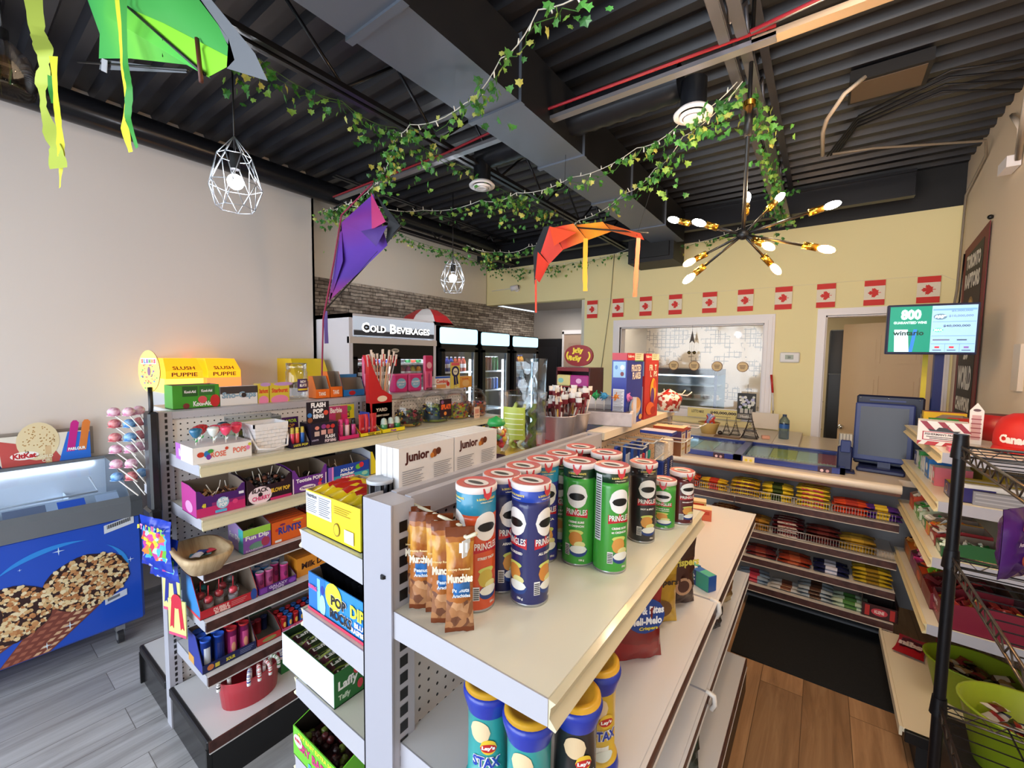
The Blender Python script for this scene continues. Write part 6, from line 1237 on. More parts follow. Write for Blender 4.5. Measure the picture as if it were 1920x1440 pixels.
trayL('lollipop_box', 'purple lollipop box with pale stripes at its edges', .928, 1.093, z, tray(.163, .16, .12, .07, '#6a2f8c', [('t', 'Tootsie', .10, .66, .26, .44, '#f4eef4'), ('t', 'POPS', .58, .66, .26, .30, '#f4eef4'), ('o', .42, .25, .24, .18, '#e8dce8'), ('t', 'Flavoured', .24, .2, .14, .36, '#6a2f8c'), ('o', .78, .32, .06, .13, '#d8406c'), ('o', .86, .45, .05, .11, '#3a3a9a'), ('o', .8, .55, .05, .11, '#c9302c'), ('r', 0, .03, 0, 1, '#f0dce8'), ('r', .95, .98, 0, 1, '#f0dce8')], notch=1, DS=[('t', 'Tootsie BANK', .08, .5, .28, .8, '#e8dce8')]), heap(.15, .14, .055, [M('#1a161c', .4), M('#2a2028', .4)], 3, .012, 40, 'ball', 3))
trayL('hard_candy_box', 'blue and teal hard candy lollipop box right of the purple ones', 1.098, 1.327, z, tray(.227, .17, .10, .085, '#2446a8', [('r', .1, 1, 0, .40, '#3aa0b8'), ('t', 'JOLLY', .28, .56, .22, .32, '#f6f6fa'), ('t', 'rancher', .28, .36, .2, .34, '#f6f6fa'), ('r', .30, .62, .14, .32, '#e0407c'), ('t', 'FILLED POPS', .32, .17, .11, .28, '#f0e8f0'), ('o', .72, .72, .07, .16, '#6ab83a'), ('o', .80, .80, .06, .16, '#d8303c'), ('r', 0, .1, 0, 1, '#8a5ac0'), ('r', .08, .12, 0, 1, '#e88ac8'), ('o', .88, .25, .08, .12, '#9ad0b0')], side='#5a48b0'), heap(.21, .14, .06, [M('#1a2030', .4), M('#243a6c', .4)], 4, .012, 40, 'ball', 4))
trayL('yellow_candy_box', 'empty yellow and white open candy box at the end of the second shelf', 1.336, 1.530, z, tray(.190, .17, .135, .055, '#e8d22c', [('t', 'SOUR', .38, .3, .3, .3, '#a8923a')], inside='#4a4a54', side='#c9ccd8', notch=1))
PL(carton(.08, .1, .05, '#c9242c', [('t', 'RED', .2, .3, .4, .6, '#f0e0dc')]), 'red_carton', 'small red carton just past the yellow box on the second shelf', 'box', 1.56, 1.64, z)
PL(carton(.20, .12, .12, '#20222c', top='#2a3038'), 'dark_carton', 'dark blue carton stored at the back of the second shelf', 'box', 1.05, 1.25, z, x=-2.08)
# --- third shelf z .81 : bowl, cartons
t = thing('wooden_bowl', 'rough carved wooden dough bowl with a few wrapped sweets in it', 'bowl', (-1.915, .585, .8106), rz=.0)
wdm = noisy('carved_wood', '#a98c68', '#c9b08a', 9, .6, bump=.15, stretch=(1, 8, 1)); f = MB()
def ring(a, b, zz, n=28, p=3.2): return [(a*math.copysign(abs(cos(2*PI*i/n))**(2/p), cos(2*PI*i/n)), b*math.copysign(abs(sin(2*PI*i/n))**(2/p), sin(2*PI*i/n)), zz) for i in range(n)]
R0 = [ring(.085, .055, 0), ring(.125, .082, .055), ring(.133, .088, .075), ring(.118, .074, .077), ring(.09, .05, .03), ring(.05, .03, .016)]; vs = [p for r in R0 for p in r]; n = 28
f.add(vs, [(k*n+i, k*n+(i+1) % n, (k+1)*n+(i+1) % n, (k+1)*n+i) for k in range(5) for i in range(n)]+[tuple(range(n))[::-1], tuple(5*n+i for i in range(n))], wdm, True); f.bbox(-.012, .02, .085, .10, .055, .07, wdm, .003); f.build('bowl', t)
for i, (x, y, c1, c2, n_) in enumerate(((-.05, -.01, '#4aa0c8', '#8fd0e6', 'light blue'), (-.02, .0, '#1f2a44', '#d8405c', 'navy and red'), (.01, -.012, '#d8d8e8', '#3a4a9a', 'white and blue'))):
    f = MB(); m1, m2 = M(c1, .25), M(c2, .25); f.X = Matrix.Rotation(-PI/2, 4, 'X'); f.bag(.035, .07, .014, lambda u, v, s: m1 if v < .5 else m2, nx=4, nz=6, wr=.003, seed=i)
    f.build('wrapped_sweet', None, '%s wrapped sweet lying in the carved wooden bowl' % n_, 'sweet', loc=(-1.915+x, .57+y, .8106+.036+.006*i), rz=.6*i-.4)
z = .81
trayL('powder_candy_box', 'purple and green dipping powder candy box beside the wooden bowl', .722, .832, z, tray(.108, .15, .115, .10, '#8a5ac0', [('r', 0, 1, .70, 1, '#9ad04a'), ('t', 'Fun Dip', .08, .48, .24, .86, '#f4f4f8'), ('o', .5, .22, .3, .16, '#6a9a8a'), ('o', .8, .3, .16, .2, '#a8385c'), ('t', 'RANDOM', .08, .03, .1, .6, '#c8b0e0')], side='#b89ad8', DS=[('r', .7, 1, 0, 1, '#4ac0c8'), ('t', 'Fun Dip', .1, .4, .3, .7, '#f4f4f8')]), heap(.10, .13, .07, [M('#2a3a24', .4), M('#3a4a2c', .4), M('#c8d0b8', .4)], 5, .012, 25, 'x'))
for i in range(5):
    f = carton(.152, .022, .095-.0*i, '#e0641f', [('t', 'RUNTS', .18, .38, .34, .66, '#2a3a9a'), ('r', 0, 1, 0, .04, '#c4501a'), ('o', .3, .82, .08, .05, '#7a2a5c'), ('o', .75, .86, .16, .05, '#e8b83a'), ('o', .14, .62, .05, .07, '#c9302c'), ('r', .08, .26, .05, .16, '#e6e6e8')] if i == 0 else [('o', .7, .9, .15, .05, '#e8b83a')], top='#d0561c')
    f.build('orange_candy_carton', None, 'orange fruit candy carton, %s' % ('frontmost of its row on the third shelf' if i == 0 else 'one of the row standing behind the front one'), 'box', loc=(XL-.024*i, .912, z+.0006+.001*i), rz=FX, group=None if i == 0 else 'orange fruit candy cartons behind the front one')
for i in range(4): carton(.15, .024, .10, '#6a1418', [('t', 'Brookside', .1, .4, .22, .8, '#d8b090'), ('o', .3, .2, .12, .12, '#c23a3c')], top='#4a1014').build('dark_red_carton', None, 'dark red chocolate carton in the row right of the orange cartons', 'box', loc=(XL-.026*i, 1.075, z+.0006), rz=FX, group='dark red cartons on the third shelf')
carton(.16, .12, .13, '#c9481c', [('r', 0, 1, .3, .6, '#c9202c'), ('t', 'WHOPPERS', .2, .38, .14, .6, '#f0dcc0')], top='#e07a2c').build('orange_box', None, 'orange and red candy carton farther along the third shelf', 'box', loc=(-2.0, 1.30, z+.0006), rz=FX)
# --- fourth shelf z .606
z = .606
t = trayL('bubble_gum_cup_box', 'blue and red open tray of clear bubble gum cups', .566, .772, z, tray(.206, .20, .145, .035, '#b8202c', [('t', 'DUBBLE', .22, .45, .4, .26, '#f0c8c0'), ('t', 'BUBBLE', .24, .08, .36, .26, '#f0c8c0'), ('l', .52, .8, .2, .8, 3, '#d88a8a'), ('o', .93, .6, .06, .7, '#2a4a9a')], side='#3a8ad0', DS=[('r', 0, 1, 0, .3, '#d8404c')]))
for i, (x, y, c, n_) in enumerate(((-.06, .03, '#d83a4c', 'red'), (-.015, .055, '#d83a4c', 'red'), (.03, .035, '#e0485c', 'red'), (-.07, .09, '#d84a5c', 'red'), (.015, .11, '#d8505c', 'red'), (-.045, .155, '#3ab0b8', 'teal'), (.06, .15, '#9aa0a8', 'silver'))):
    q = thing('gum_cup', 'clear cup with a straw and a %s foil gum ball in the open tray' % n_, 'candy cup', (XL-.02-y*.9, .669+x, z+.0035), group='%s gum cups in the tray' % n_)
    f = MB(); g = G('#ffffff', .08, .985, 'cup_plastic'); f.lathe([(0, 0, g), (.017, 0, g), (.023, .042, g), (.026, .043, g), (.026, .046, g), (.019, .064, g), (.006, .072, g)], n=16); f.build('cup', q)
    f = MB(); f.ball(0, 0, .046, .016, M(c, .25, .3), n=12, k=8); f.lathe([(0, .002, M('#e6e0e4', .4)), (.015, .002, M('#d8dce8', .4)), (.018, .03, M('#e0e0ea', .4))], n=10); f.build('gum_ball', q)
    f = MB(); f.tube([(0, 0, .06), (.002, .001, .105)], .0022, M('#c9303c', .4)); f.build('straw', q)
t = trayL('galaxy_candy_box', 'purple tray of pink and blue candy cylinders', .778, .938, z, tray(.158, .12, .05, .03, '#5a2080', [('t', 'GALAXY', .25, .45, .4, .5, '#c8b8d8'), ('t', 'POPS', .35, .08, .34, .3, '#c8b8d8'), ('r', .02, .2, .1, .9, '#7a3aa0'), ('o', .88, .5, .1, .36, '#8a4ab8')]))
for i, (x, y, b, n_) in enumerate(((-.058, .03, '#d85aa0', 'pink'), (-.02, .032, '#e070ac', 'pink'), (.045, .03, '#d84a94', 'pink'), (.02, .065, '#d84a94', 'pink'), (-.055, .07, '#3a86c4', 'blue'), (-.02, .075, '#3a86c4', 'blue'), (-.03, .105, '#3a86c4', 'blue'), (.04, .10, '#2f76b4', 'blue'))):
    f = cylpack(.0165, .082, b, b, lidtop='#c4c0d8'); wdisc(f, .0165, 0, .04, .008, .012, M('#7a2a5c' if n_ == 'pink' else '#1f4a8a', .4)); f.build('candy_cylinder', None, '%s candy cylinder standing in the purple tray' % n_, 'candy tube', loc=(XL-.012-y, .858+x, z+.0035), rz=FX, group='%s cylinders in the purple tray' % n_)
for i in range(5): carton(.19, .022, .088, '#e0922c', [('t', 'Milk Duds', .12, .35, .34, .80, '#3a1c14'), ('l', .65, .9, .1, .24, 2, '#8ac0d0')], top='#c97a1f').build('caramel_carton', None, 'yellow orange caramel carton, %s' % ('frontmost of its row' if i == 0 else 'one of those behind the front one'), 'box', loc=(XL-.02-.024*i, 1.045, z+.0006), rz=FX, group=None if i == 0 else 'caramel cartons behind the front one')
# --- fifth shelf z .385
z = .385
t = trayL('gum_tube_box', 'dark blue open tray of tall blue and red capped candy tubes', .566, .762, z, tray(.194, .15, .13, .034, '#1c2050', [('o', .14, .5, .06, .35, '#c9743c'), ('t', 'SOUR', .42, .25, .42, .17, '#d8c83a'), ('r', .22, .3, .2, .7, '#c9b83a'), ('l', .68, .95, .2, .8, 3, '#8088b0')], side='#2a3a9a', DS=[('r', 0, .4, 0, 1, '#d8a04c')]))
for i in range(11):
    col = i % 4; row = i//4; bl = col < 2; x = -.072+.046*col; y = .028+.042*row
    f = cylpack(.018, .115, '#24409c' if bl else '#9a2a6c', '#2456c4' if bl else '#c4242c'); wrect(f, .018, -.012, .010, .02, .085, M('#c8d0e0' if bl and row == 0 and col == 0 else ('#1c2a6c' if bl else '#c44a86'), .4), .0006, .0)
    if not bl: wdisc(f, .018, 0, .04, .008, .02, M('#e0a080', .4), .001)
    f.build('candy_tube', None, '%s candy tube with a %s lid in the dark blue tray' % (('blue', 'blue') if bl else ('purple', 'red')), 'candy tube', loc=(XL-.01-y, .664+x, z+.0035), rz=FX, group='%s tubes in the dark blue tray' % ('blue' if bl else 'purple'))
t = trayL('spray_candy_box', 'small red low tray half empty of candy bottles', .766, .865, z, tray(.098, .13, .07, .03, '#b8282c', [('o', .5, .5, .3, .3, '#8a8a4c')], inside='#5a5650'))
for x, y, c, n_ in ((-.03, .09, '#8a1f34', 'dark red'), (-.005, .09, '#a82a3c', 'dark red'), (.025, .10, '#1f2a5c', 'navy')):
    cylpack(.0135, .06, c, c).build('candy_bottle', None, '%s small candy bottle at the back of the red tray' % n_, 'candy tube', loc=(XL-.01-y, .815+x, z+.0035), group='%s bottles in the red tray' % n_)
t = trayL('spray_candy_box', 'pink fronted tray crammed with red and blue candy bottles', .870, 1.06, z, tray(.188, .14, .06, .024, '#c9507a', [('t', 'FLASHER POP', .2, .3, .4, .7, '#f0dce4')]))
rd = random.Random(8)
for i in range(21):
    c, n_ = (('#c4242c', 'red'), ('#2a62b8', 'blue'))[(i*5+i//7) % 2]; col = i % 7; row = i//7
    f = cylpack(.0115, .066, c, c); wdisc(f, .0115, 0, .035, .006, .012, M('#e0b04c', .4)); f.build('candy_bottle', None, '%s small candy bottle in the crowded pink fronted tray' % n_, 'candy tube', loc=(XL-.018-.036*row, .885+.0265*col, z+.0035), rz=FX, group='%s bottles in the pink fronted tray' % n_)
# --- base: red bucket of candy canes
t = thing('red_bucket', 'oval red metal tub of striped candy canes on the bottom deck', 'bucket', (-1.915, .742, .1876)); rm = M('#c92a3c', .3, coat=.3)
f = MB(); n = 30
def ov(a, b, zz): return [(a*cos(2*PI*i/n), b*sin(2*PI*i/n), zz) for i in range(n)]
R0 = [ov(.078, .105, 0), ov(.088, .118, .118), ov(.09, .12, .121), ov(.086, .116, .121), ov(.076, .103, .006)]; f.add([p for r in R0 for p in r], [(k*n+i, k*n+(i+1) % n, (k+1)*n+(i+1) % n, (k+1)*n+i) for k in range(4) for i in range(n)]+[tuple(range(n))[::-1], tuple(4*n+i for i in range(n))], rm, True); f.build('tub', t)
f = MB(); f.tube([(-.02, .118, .10), (-.02, .15, .13), (0, .17, .16), (.02, .15, .13), (.02, .118, .10)], .004, rm, 8); f.build('handle', t)
def cane(x, y, a, c, n_):
    f = MB(); P = [(0, 0, 0)]; 
    for i in range(9): q = PI*i/8; P.append((.022-.022*cos(q), 0, .115+.022*sin(q)))
    P.append((.044, 0, .09)); P = path(P, 4, 0); cols = [M('#f2eeee', .25), M(c, .25)]
    for i in range(len(P)-1): f.tube([P[i], P[i+1]], .0075, cols[(i//1) % 2 if i % 3 else 0], 8)
    f.build('candy_cane', None, '%s striped candy cane hooked over the rim of the red tub' % n_, 'candy cane', loc=(-1.915+x, .742+y, .1876+.015), rz=a, group='%s striped canes in the red tub' % n_)
cane(.058, .01, -.3, '#c9242c', 'red'); cane(.056, .035, .1, '#c9242c', 'red'); cane(.055, -.02, -.5, '#3a4aa0', 'blue'); cane(.045, .06, .5, '#3a8a4c', 'green'); cane(.02, .075, 1.0, '#3a4aa0', 'blue'); cane(.02, -.085, -1.3, '#2a2a2e', 'black'); cane(-.02, .07, 1.3, '#3a8a4c', 'green')
for i in range(2): carton(.13, .05, .085, '#2a7a3c', [('o', .5, .5, .3, .3, '#4a9a5c')], top='#b87a72').build('green_carton', None, 'green carton with a brownish lid on the bottom deck, %s' % ('front' if i == 0 else 'behind the other'), 'box', loc=(XL-.02-.055*i, .935, .1876), rz=FX)
carton(.14, .012, .15, '#9a3a4c', [('o', .5, .6, .3, .2, '#c87a80')]).build('pink_card_pack', None, 'pink and brown candy pack leaning behind the red tub', 'candy pack', loc=(-2.10, .98, .1876), rz=FX)
carton(.16, .10, .22, '#1f4a2c').build('dark_green_carton', None, 'dark green carton standing at the back of the bottom deck', 'box', loc=(-2.10, .84, .1876), rz=FX)

# ============================================================ LOLLIPOP RACK AND HANGING PACKS AT THE UNIT'S END
t = thing('lollipop_rack', 'black lollipop rack with a round yellow sign clipped to the left unit', 'rack', (-2.21, .50, 0))
f = MB(); f.bbox(-.035, .035, 0, .035, .98, 1.40, M('#161619', .35), .008); f.bbox(-.05, .05, -.01, .03, .90, 1.0, M('#161619', .35), .008); f.tube([(.0, .015, 1.36), (.02, .015, 1.42), (.02, .014, 1.50)], .008, BLACK, 10); f.build('stand', t)
f = MB(); n = 30; P = [(.02+.045*cos(2*PI*i/n)*1.0, .005, 1.565+.085*sin(2*PI*i/n)) for i in range(n)]; f.X = Matrix.Translation((.02, .01, 0)) @ Matrix.Rotation(.6, 4, 'Z') @ Matrix.Translation((-.02, 0, 0))
f.slab(P, (0, 1, 0), .003, M('#e8cf5c', .4), M('#9a2a24', .4))
cfx = ['#d8502c', '#3a8ac8', '#7a3a9a', '#4a9a3c', '#e08a2c', '#c92a5c', '#2a2a5c']; rd = random.Random(6)
for _ in range(46):
    a = rd.uniform(0, 6.28); q = math.sqrt(rd.random())*.88; zz = 1.545+.066*q*sin(a); f.disc(.02+.038*q*cos(a), zz, rd.uniform(.0014, .004), M(rd.choice(cfx), .4), y=.005, n=7)
f.rect(-.012, .052, 1.594, 1.618, M('#f2ecd8', .4), y=.005, lift=.0008)
for i, ch in enumerate('SLSMMS'): f.ftext(ch, -.010+.0102*i, 1.597, .017, M(cfx[i], .4), y=.005, w=.0085, lift=.0012, bold=.08)
f.disc(.02, 1.565, .006, M('#7a3a6c', .4), y=.005, rz=.018, lift=.001); f.build('sign_disc', t)
for r_, zz in enumerate((1.395, 1.343, 1.290, 1.236, 1.180, 1.120)):
    for c_ in range(4 if r_ in (1, 2) else 3 if r_ != 4 else 2):
        x = -.12+.035*(c_ % 2)-.03*(r_ % 2); y = -.072+.0395*c_+.006*(r_ % 2)
        co, n_ = (('#d07aa0', 'pink'), ('#3f7cc4', 'blue'), ('#d88ab0', 'pink'), ('#b8404c', 'red'))[(r_*3+c_*2+r_//2) % 4]
        q = thing('lollipop', '%s foil wrapped lollipop in row %s down the black rack' % (n_, ('one', 'two', 'three', 'four', 'five', 'six')[r_]), 'lollipop', (-2.21+x, .50+y, zz), group='%s lollipops in row %d of the black rack' % (n_, r_+1))
        f = MB(); m = noisy('foil_'+n_, co, '#f0d8e4' if n_ == 'pink' else ('#9ac8ec' if n_ == 'blue' else '#e8a0a0'), 60, .15); f.ball(0, 0, 0, .0215, m, rz=.0195, n=14, k=9); f.lathe([(.019, -.011, m), (.024, -.014, m), (.008, -.013, m)], n=12); f.build('wrapped_head', q)
        f = MB(); f.tube([(.006, .0, -.012), (-x*.7, -y*.5+.01, -.07)], .0026, M('#e9e4de', .5)); f.build('stick', q)
for k in range(5):
    f = MB(); z0 = 1.26-.095*k; f.tube([(-2.235, .545, z0), (-2.235, .52, z0-.01), (-2.225, .512, z0-.05), (-2.228, .525, z0-.07)], .005, cream_, 6); f.tube([(-2.235, .545, z0+.01), (-2.24, .53, z0+.03)], .002, M('#9a9a98', .3, .8), 5); f.build('clip_hook', None, 'cream strip hook clipped to the slotted post', 'hook', group='cream clip hooks on the left post')
def starbag(x, y, z, w, h, label, seed, rz):
    conf = candy('starburst_confetti', ['#e8862c', '#4ab0d8', '#c94a9a', '#6ab83a', '#e0d83a', '#2440b0', '#d8404c', '#b8d8f0'], 42, .2); bl = M('#1f3cb0', .2)
    f = MB()
    def fn(u, v, s):
        if s > 0: return bl
        return conf if .20 < v < .72 and .08 < u < .92 else bl
    f.bag(w, h, .022, fn, nx=10, nz=16, wr=.006, seed=seed, crimp=.04)
    for i, ch in enumerate('STARBURST'): f.ftext(ch, -w*.40+w*.088*i, h*(.75+.02*(i % 2)), h*.11, M(['#f0d83a', '#e88ac0', '#6ac8e8', '#f0a04a', '#8ad04a', '#e86a9a', '#6ac8e8', '#f0d83a', '#8ad04a'][i], .3), y=-.019, w=w*.08, bold=.1)
    f.ftext('170 g', -w*.1, h*.06, h*.05, M('#e8e8f4', .3), y=-.016)
    return f.build('candy_bag', None, label, 'candy bag', loc=(x, y, z), rz=rz)
starbag(-2.06, .482, .80, .20, .20, 'upper blue chewy candy bag hanging from the left post', 1, .25)
starbag(-2.07, .506, .745, .19, .17, 'lower blue chewy candy bag hanging behind the upper one', 2, .25)
for i, (x, z_, c, c2, n_) in enumerate(((-2.07, .60, '#1f2a8c', '#e0dc8a', 'dark blue'), (-2.035, .505, '#c8243c', '#e8e48a', 'red'))):
    f = MB(); f.box(-.05, .05, 0, .004, 0, .15, M(c2, .4)); f.rect(-.05, .05, 0, .012, M('#d8507c', .4))
    for s in (-1, 1): f.poly([(s*.008, -.0008, .15), (s*.028, -.0008, .15), (s*.042, -.0008, .03), (s*.030, -.0008, .04), (s*.020, -.0008, .028)] if s < 0 else [(.020, -.0008, .028), (.030, -.0008, .04), (.042, -.0008, .03), (.028, -.0008, .15), (.008, -.0008, .15)], M(c, .4))
    f.disc(0, .145, .03, M(c, .4), lift=.001); f.build('ribbon_card', None, 'pale yellow card with a %s ribbon hanging below the blue candy bags' % n_, 'card', loc=(x, .525+.006*i, z_), rz=.3)

# ============================================================ MIDDLE UNIT, SIDE FACING THE LEFT UNIT
t = thing('chocolate_bar_box', 'yellow open box of chocolate bars with nutrition print on its long side', 'candy box', (-.845, .497, 1.2406))
f = tray(.21, .14, .095, .092, '#e3cc22', [('r', .0, .50, .42, .97, '#dcdfe8'), ('t', 'Nutrition', .02, .84, .10, .2, '#3a3a44'), ('l', .02, .22, .46, .80, 7, '#7a7c88'), ('l', .26, .48, .46, .92, 9, '#7a7c88'), ('l', .55, .85, .66, .86, 4, '#b89a20'), ('o', .60, .30, .055, .16, '#8a6a1a'), ('o', .60, .30, .045, .13, '#e3cc22'), ('r', .74, .9, .1, .4, '#e6e6d8')]); f.build('tray', t)
for i in range(6):
    f = MB(); m1, m2 = M('#e3c41f', .22), M('#b82a1c', .25); f.X = Matrix.Translation((-.09+.036*i, .07, .086)) @ Matrix.Rotation(-PI/2, 4, 'X') @ Matrix.Translation((0, -.0, -.06)) ; f.bag(.042, .13, .022, lambda u, v, s: m2 if .3 < v < .7 and .2 < u < .8 else m1, nx=5, nz=8, wr=.005, seed=i); f.build('chocolate_bar', t)
f = cylpack(.0262, .15, '#1d1c26', '#b8bcc4', bands=((.0, '#3faa3c'), (.28, '#3faa3c'), (.281, '#1d1c26'), (.95, '#1d1c26'))); wtext(f, .0262, 'PRIME', -.02, .09, .02, M('#b06ab8', .4), w=.03, a0=-.5); f.build('drink_can', None, 'tall dark can with a green base beside the yellow chocolate box', 'can', loc=(-.726, .535, 1.2406))
t = thing('popping_candy_box', 'bright blue popping candy display box on the second inner shelf', 'candy box', (-.82, .4965, 1.0506))
f = tray(.25, .16, .09, .088, '#2a8ad8', [('r', .0, .28, 0, 1, '#2474c8'), ('r', .15, .2, .1, .95, '#8ac8f0'), ('o', .24, .7, .03, .12, '#2a3aa0'), ('o', .24, .3, .05, .28, '#a8d8f4'), ('o', .42, .7, .13, .35, '#e3d83a'), ('t', 'POP', .38, .48, .28, .24, '#f4f4f4'), ('t', 'ROCKS', .36, .14, .28, .34, '#f4f4f4'), ('t', 'POP', .385, .49, .26, .23, '#16161a'), ('t', 'ROCKS', .365, .15, .26, .33, '#16161a'), ('t', 'DIPS', .68, .48, .32, .26, '#e8e03a'), ('t', 'BLUE', .74, .30, .13, .16, '#f0dce8'), ('t', 'RASPBERRY', .70, .14, .13, .28, '#f0dce8'), ('r', 0, 1, 0, .08, '#d83a5c'), ('t', 'POPPING', .02, .6, .12, .14, '#e8407c')]); f.build('tray', t)
for i in range(9):
    f = MB(); m = M('#14161c', .2); f.X = Matrix.Translation((-.10+.025*i, .08, .004)) @ Matrix.Rotation(-.12, 4, 'Y') @ Matrix.Rotation(PI/2, 4, 'Z'); f.bag(.12, .095, .014, lambda u, v, s: m, nx=6, nz=6, wr=.004, seed=i); f.build('candy_sachet', t)
t = thing('taffy_box', 'white and green box of taffy bars lying on the third inner shelf', 'candy box', (-.832, .527, .8606), rz=FX)
f = tray(.075, .235, .082, .08, '#1f6a2c', [('t', 'Laffy', .12, .38, .34, .66, '#f2f2ee'), ('t', 'Taffy', .12, .12, .2, .4, '#cfe0c8'), ('o', .75, .8, .12, .14, '#d8404c'), ('o', .85, .3, .1, .14, '#d8404c')], side='#d9dce8', inside='#2a4a2c'); f.build('tray', t)
for i in range(8):
    f = MB(); cs = (M('#2a3a20', .25), M('#8a9a3c', .25), M('#5a2a34', .25)); f.X = Matrix.Translation((0, .018+.026*i, .058+.006*(i % 3))) @ Matrix.Rotation(-PI/2+.3, 4, 'X') @ Matrix.Translation((0, 0, -.015)); f.bag(.062, .034, .014, lambda u, v, s: cs[1] if v > .7 else (cs[2] if u < .3 else cs[0]), nx=7, nz=4, wr=.004, seed=i); f.ftext('Laffy', -.02, .008, .012, M('#e8e4d8', .3), y=-.011, w=.04); f.build('taffy_bar', t)
t = thing('sour_gum_box', 'lime green sour gum display box near the bottom of the picture', 'candy box', (-.905, .482, .6606))
f = tray(.20, .15, .095, .075, '#6cc42c', [('t', 'CRY BABY EXTRA SOUR', .12, .78, .15, .86, '#e8e03a'), ('t', 'CRY BABY', .10, .36, .30, .70, '#c8287c'), ('o', .12, .62, .10, .2, '#e8c8d8'), ('t', 'BUBBLE', .05, .58, .1, .14, '#c9242c'), ('t', 'Sour', .35, .08, .18, .3, '#5ab0e0'), ('o', .85, .3, .08, .16, '#d84a6c')], inside='#1c140e'); f.build('tray', t)
heap(.19, .13, .06, [M('#3a1a1c', .3), M('#5a2226', .3), M('#6a7a2c', .3), M('#2a1418', .3)], 7, .012, 60, 'ball').build('wrapped_gum', t, kind='stuff')
for i in range(2):
    carton(.12, .11, .12, '#b8bcc8' if i else '#1f5a34', top='#c8ccd8').build('spare_box', None, ('dark green carton' if i == 0 else 'plain grey carton')+' farther in on the inner shelves of the middle unit', 'box', loc=(-.80, .86+.2*i, 1.0506 if i else .8606))
for i, (y, c, n_) in enumerate(((1.05, '#c9a22c', 'yellow'), (1.25, '#b82a2c', 'red'), (1.6, '#2a5ab0', 'blue'), (1.85, '#3a8a3c', 'green'))):
    carton(.17, .2, .11, c).build('candy_box', None, '%s candy box on the upper inner shelf of the middle unit' % n_, 'box', loc=(-.945, y, 1.2406), rz=FXN)
# packs visible over the top shelf
for i, (x, y, c1, c2, D, lab, rz, h) in enumerate(((-.90, 1.00, '#e3c41f', '#e3c41f', [('r', .35, .62, .1, .9, '#d8dce8'), ('r', .62, .85, .2, .85, '#1f2a6c')], 'big yellow candy pack leaning beside the white cartons', FX, .17), (-.89, 1.17, '#e3c41f', '#c9742c', [('o', .5, .5, .3, .2, '#1a1a1c'), ('t', 'ZA', .35, .42, .16, .3, '#e8d83a')], 'yellow candy pack with a dark oval behind the white cartons', FX, .10), (-.90, 1.36, '#dcb82c', '#dcb82c', [('o', .4, .55, .12, .1, '#c9303c'), ('o', .6, .65, .12, .1, '#c9303c')], 'yellow pack with red fruit print near the gumball bottle', FX, .11))):
    snackbag(x-.0, y, 1.2415, .16, h, .03, c1, c2, D, lab, rz, 20+i, 'candy_pack')
# ============================================================ HYGIENE GOODS ON THE FAR PEGBOARD
def hookrod(f, x0, x1, z): f.tube([(x0, 0, z), (x1, 0, z), (x1+.015, 0, z+.012)], .0028, M('#d9d6d0', .3, .3), 6)
def hung(name, label, cat, x, y, z, mb, part, ln=.12, hz=0., group=None):
    t = thing(name, label, cat, (x, y, z), rz=FX, group=group); mb.build(part, t); return t
for i, (y, x, c, n_) in enumerate(((1.50, -.575, '#1f3f9a', 'blue'), (1.55, -.56, '#1f4fa8', 'blue and white'), (1.62, -.56, '#1f3f9a', 'blue with a red brush'), (1.69, -.56, '#23408a', 'blue with a teal brush'))):
    for k in range(2 if i else 1):
        f = MB(); f.bbox(-.02, .02, 0, .012, 0, .18, M(c, .3), .003); f.rect(-.018, .018, .10, .16, M('#dfe6f2', .35)); f.rect(-.018, .018, .145, .175, M('#16306c', .35), lift=.0006)
        bc_ = ('#3a6ac0', '#dfe6f2', '#c9303c', '#1f9a8a')[i]; f.tube([(0, -.004, .02), (0, -.006, .12)], [.006, .004], M(bc_, .3), 8); f.bbox(-.006, .006, -.012, -.004, .12, .15, M(bc_, .4), .002)
        f.build('toothbrush_pack', None, '%s toothbrush pack hanging on the far pegboard, %s' % (n_, 'front one' if k else 'back one'), 'toothbrush', loc=(x-.025+.03*k, y, 1.135-.01*k), rz=FX)
for i, y in enumerate((1.79, 1.87)):
    f = MB(); ct = noisy('cotton_tips', '#cfcac2', '#f2efe9', 160, .8); f.bbox(-.034, .034, 0, .04, .09, .165, ct, .006); f.bbox(-.034, .034, 0, .04, 0, .09, M('#1f3a8a', .3), .004); f.disc(0, .055, .024, M('#16265e', .35), rz=.038, lift=.001)
    for k in range(5): f.rect(-.012, .012, .034+.009*k, .037+.009*k, M('#d8dcf0', .4), lift=.0016)
    f.build('cotton_swab_pack', None, 'clear and blue cotton swab pack on the far pegboard, %s one' % ('left', 'right')[i], 'cotton swabs', loc=(-.51, y, 1.13), rz=FX)
for i, (x, y, z) in enumerate(((-.50, 2.02, 1.20), (-.50, 2.12, 1.195), (-.545, 2.12, 1.19))):
    f = carton(.07, .035, .125, '#dad8d2', [('r', 0, 1, .88, 1, '#a83a30'), ('r', .1, .9, .82, .86, '#2a3a8a'), ('r', .35, .65, .58, .75, '#c98a6a'), ('r', .2, .8, .42, .47, '#b8a05c'), ('r', .15, .85, .22, .30, '#b8a05c'), ('l', .2, .8, .05, .18, 3, '#9a9a9a')], side='#9a6a4c', DS=[('r', 0, 1, .6, .9, '#5a4a8a')])
    f.build('bandage_carton', None, 'white carton with gold bars at the far end of the pegboard, %s' % ('left', 'right front', 'right back')[i], 'carton', loc=(x, y, z), rz=FX)
t = thing('peg_hook_set', 'white peg hooks and wire rests holding hygiene packs on the far pegboard', 'hooks', (0, 0, 0))
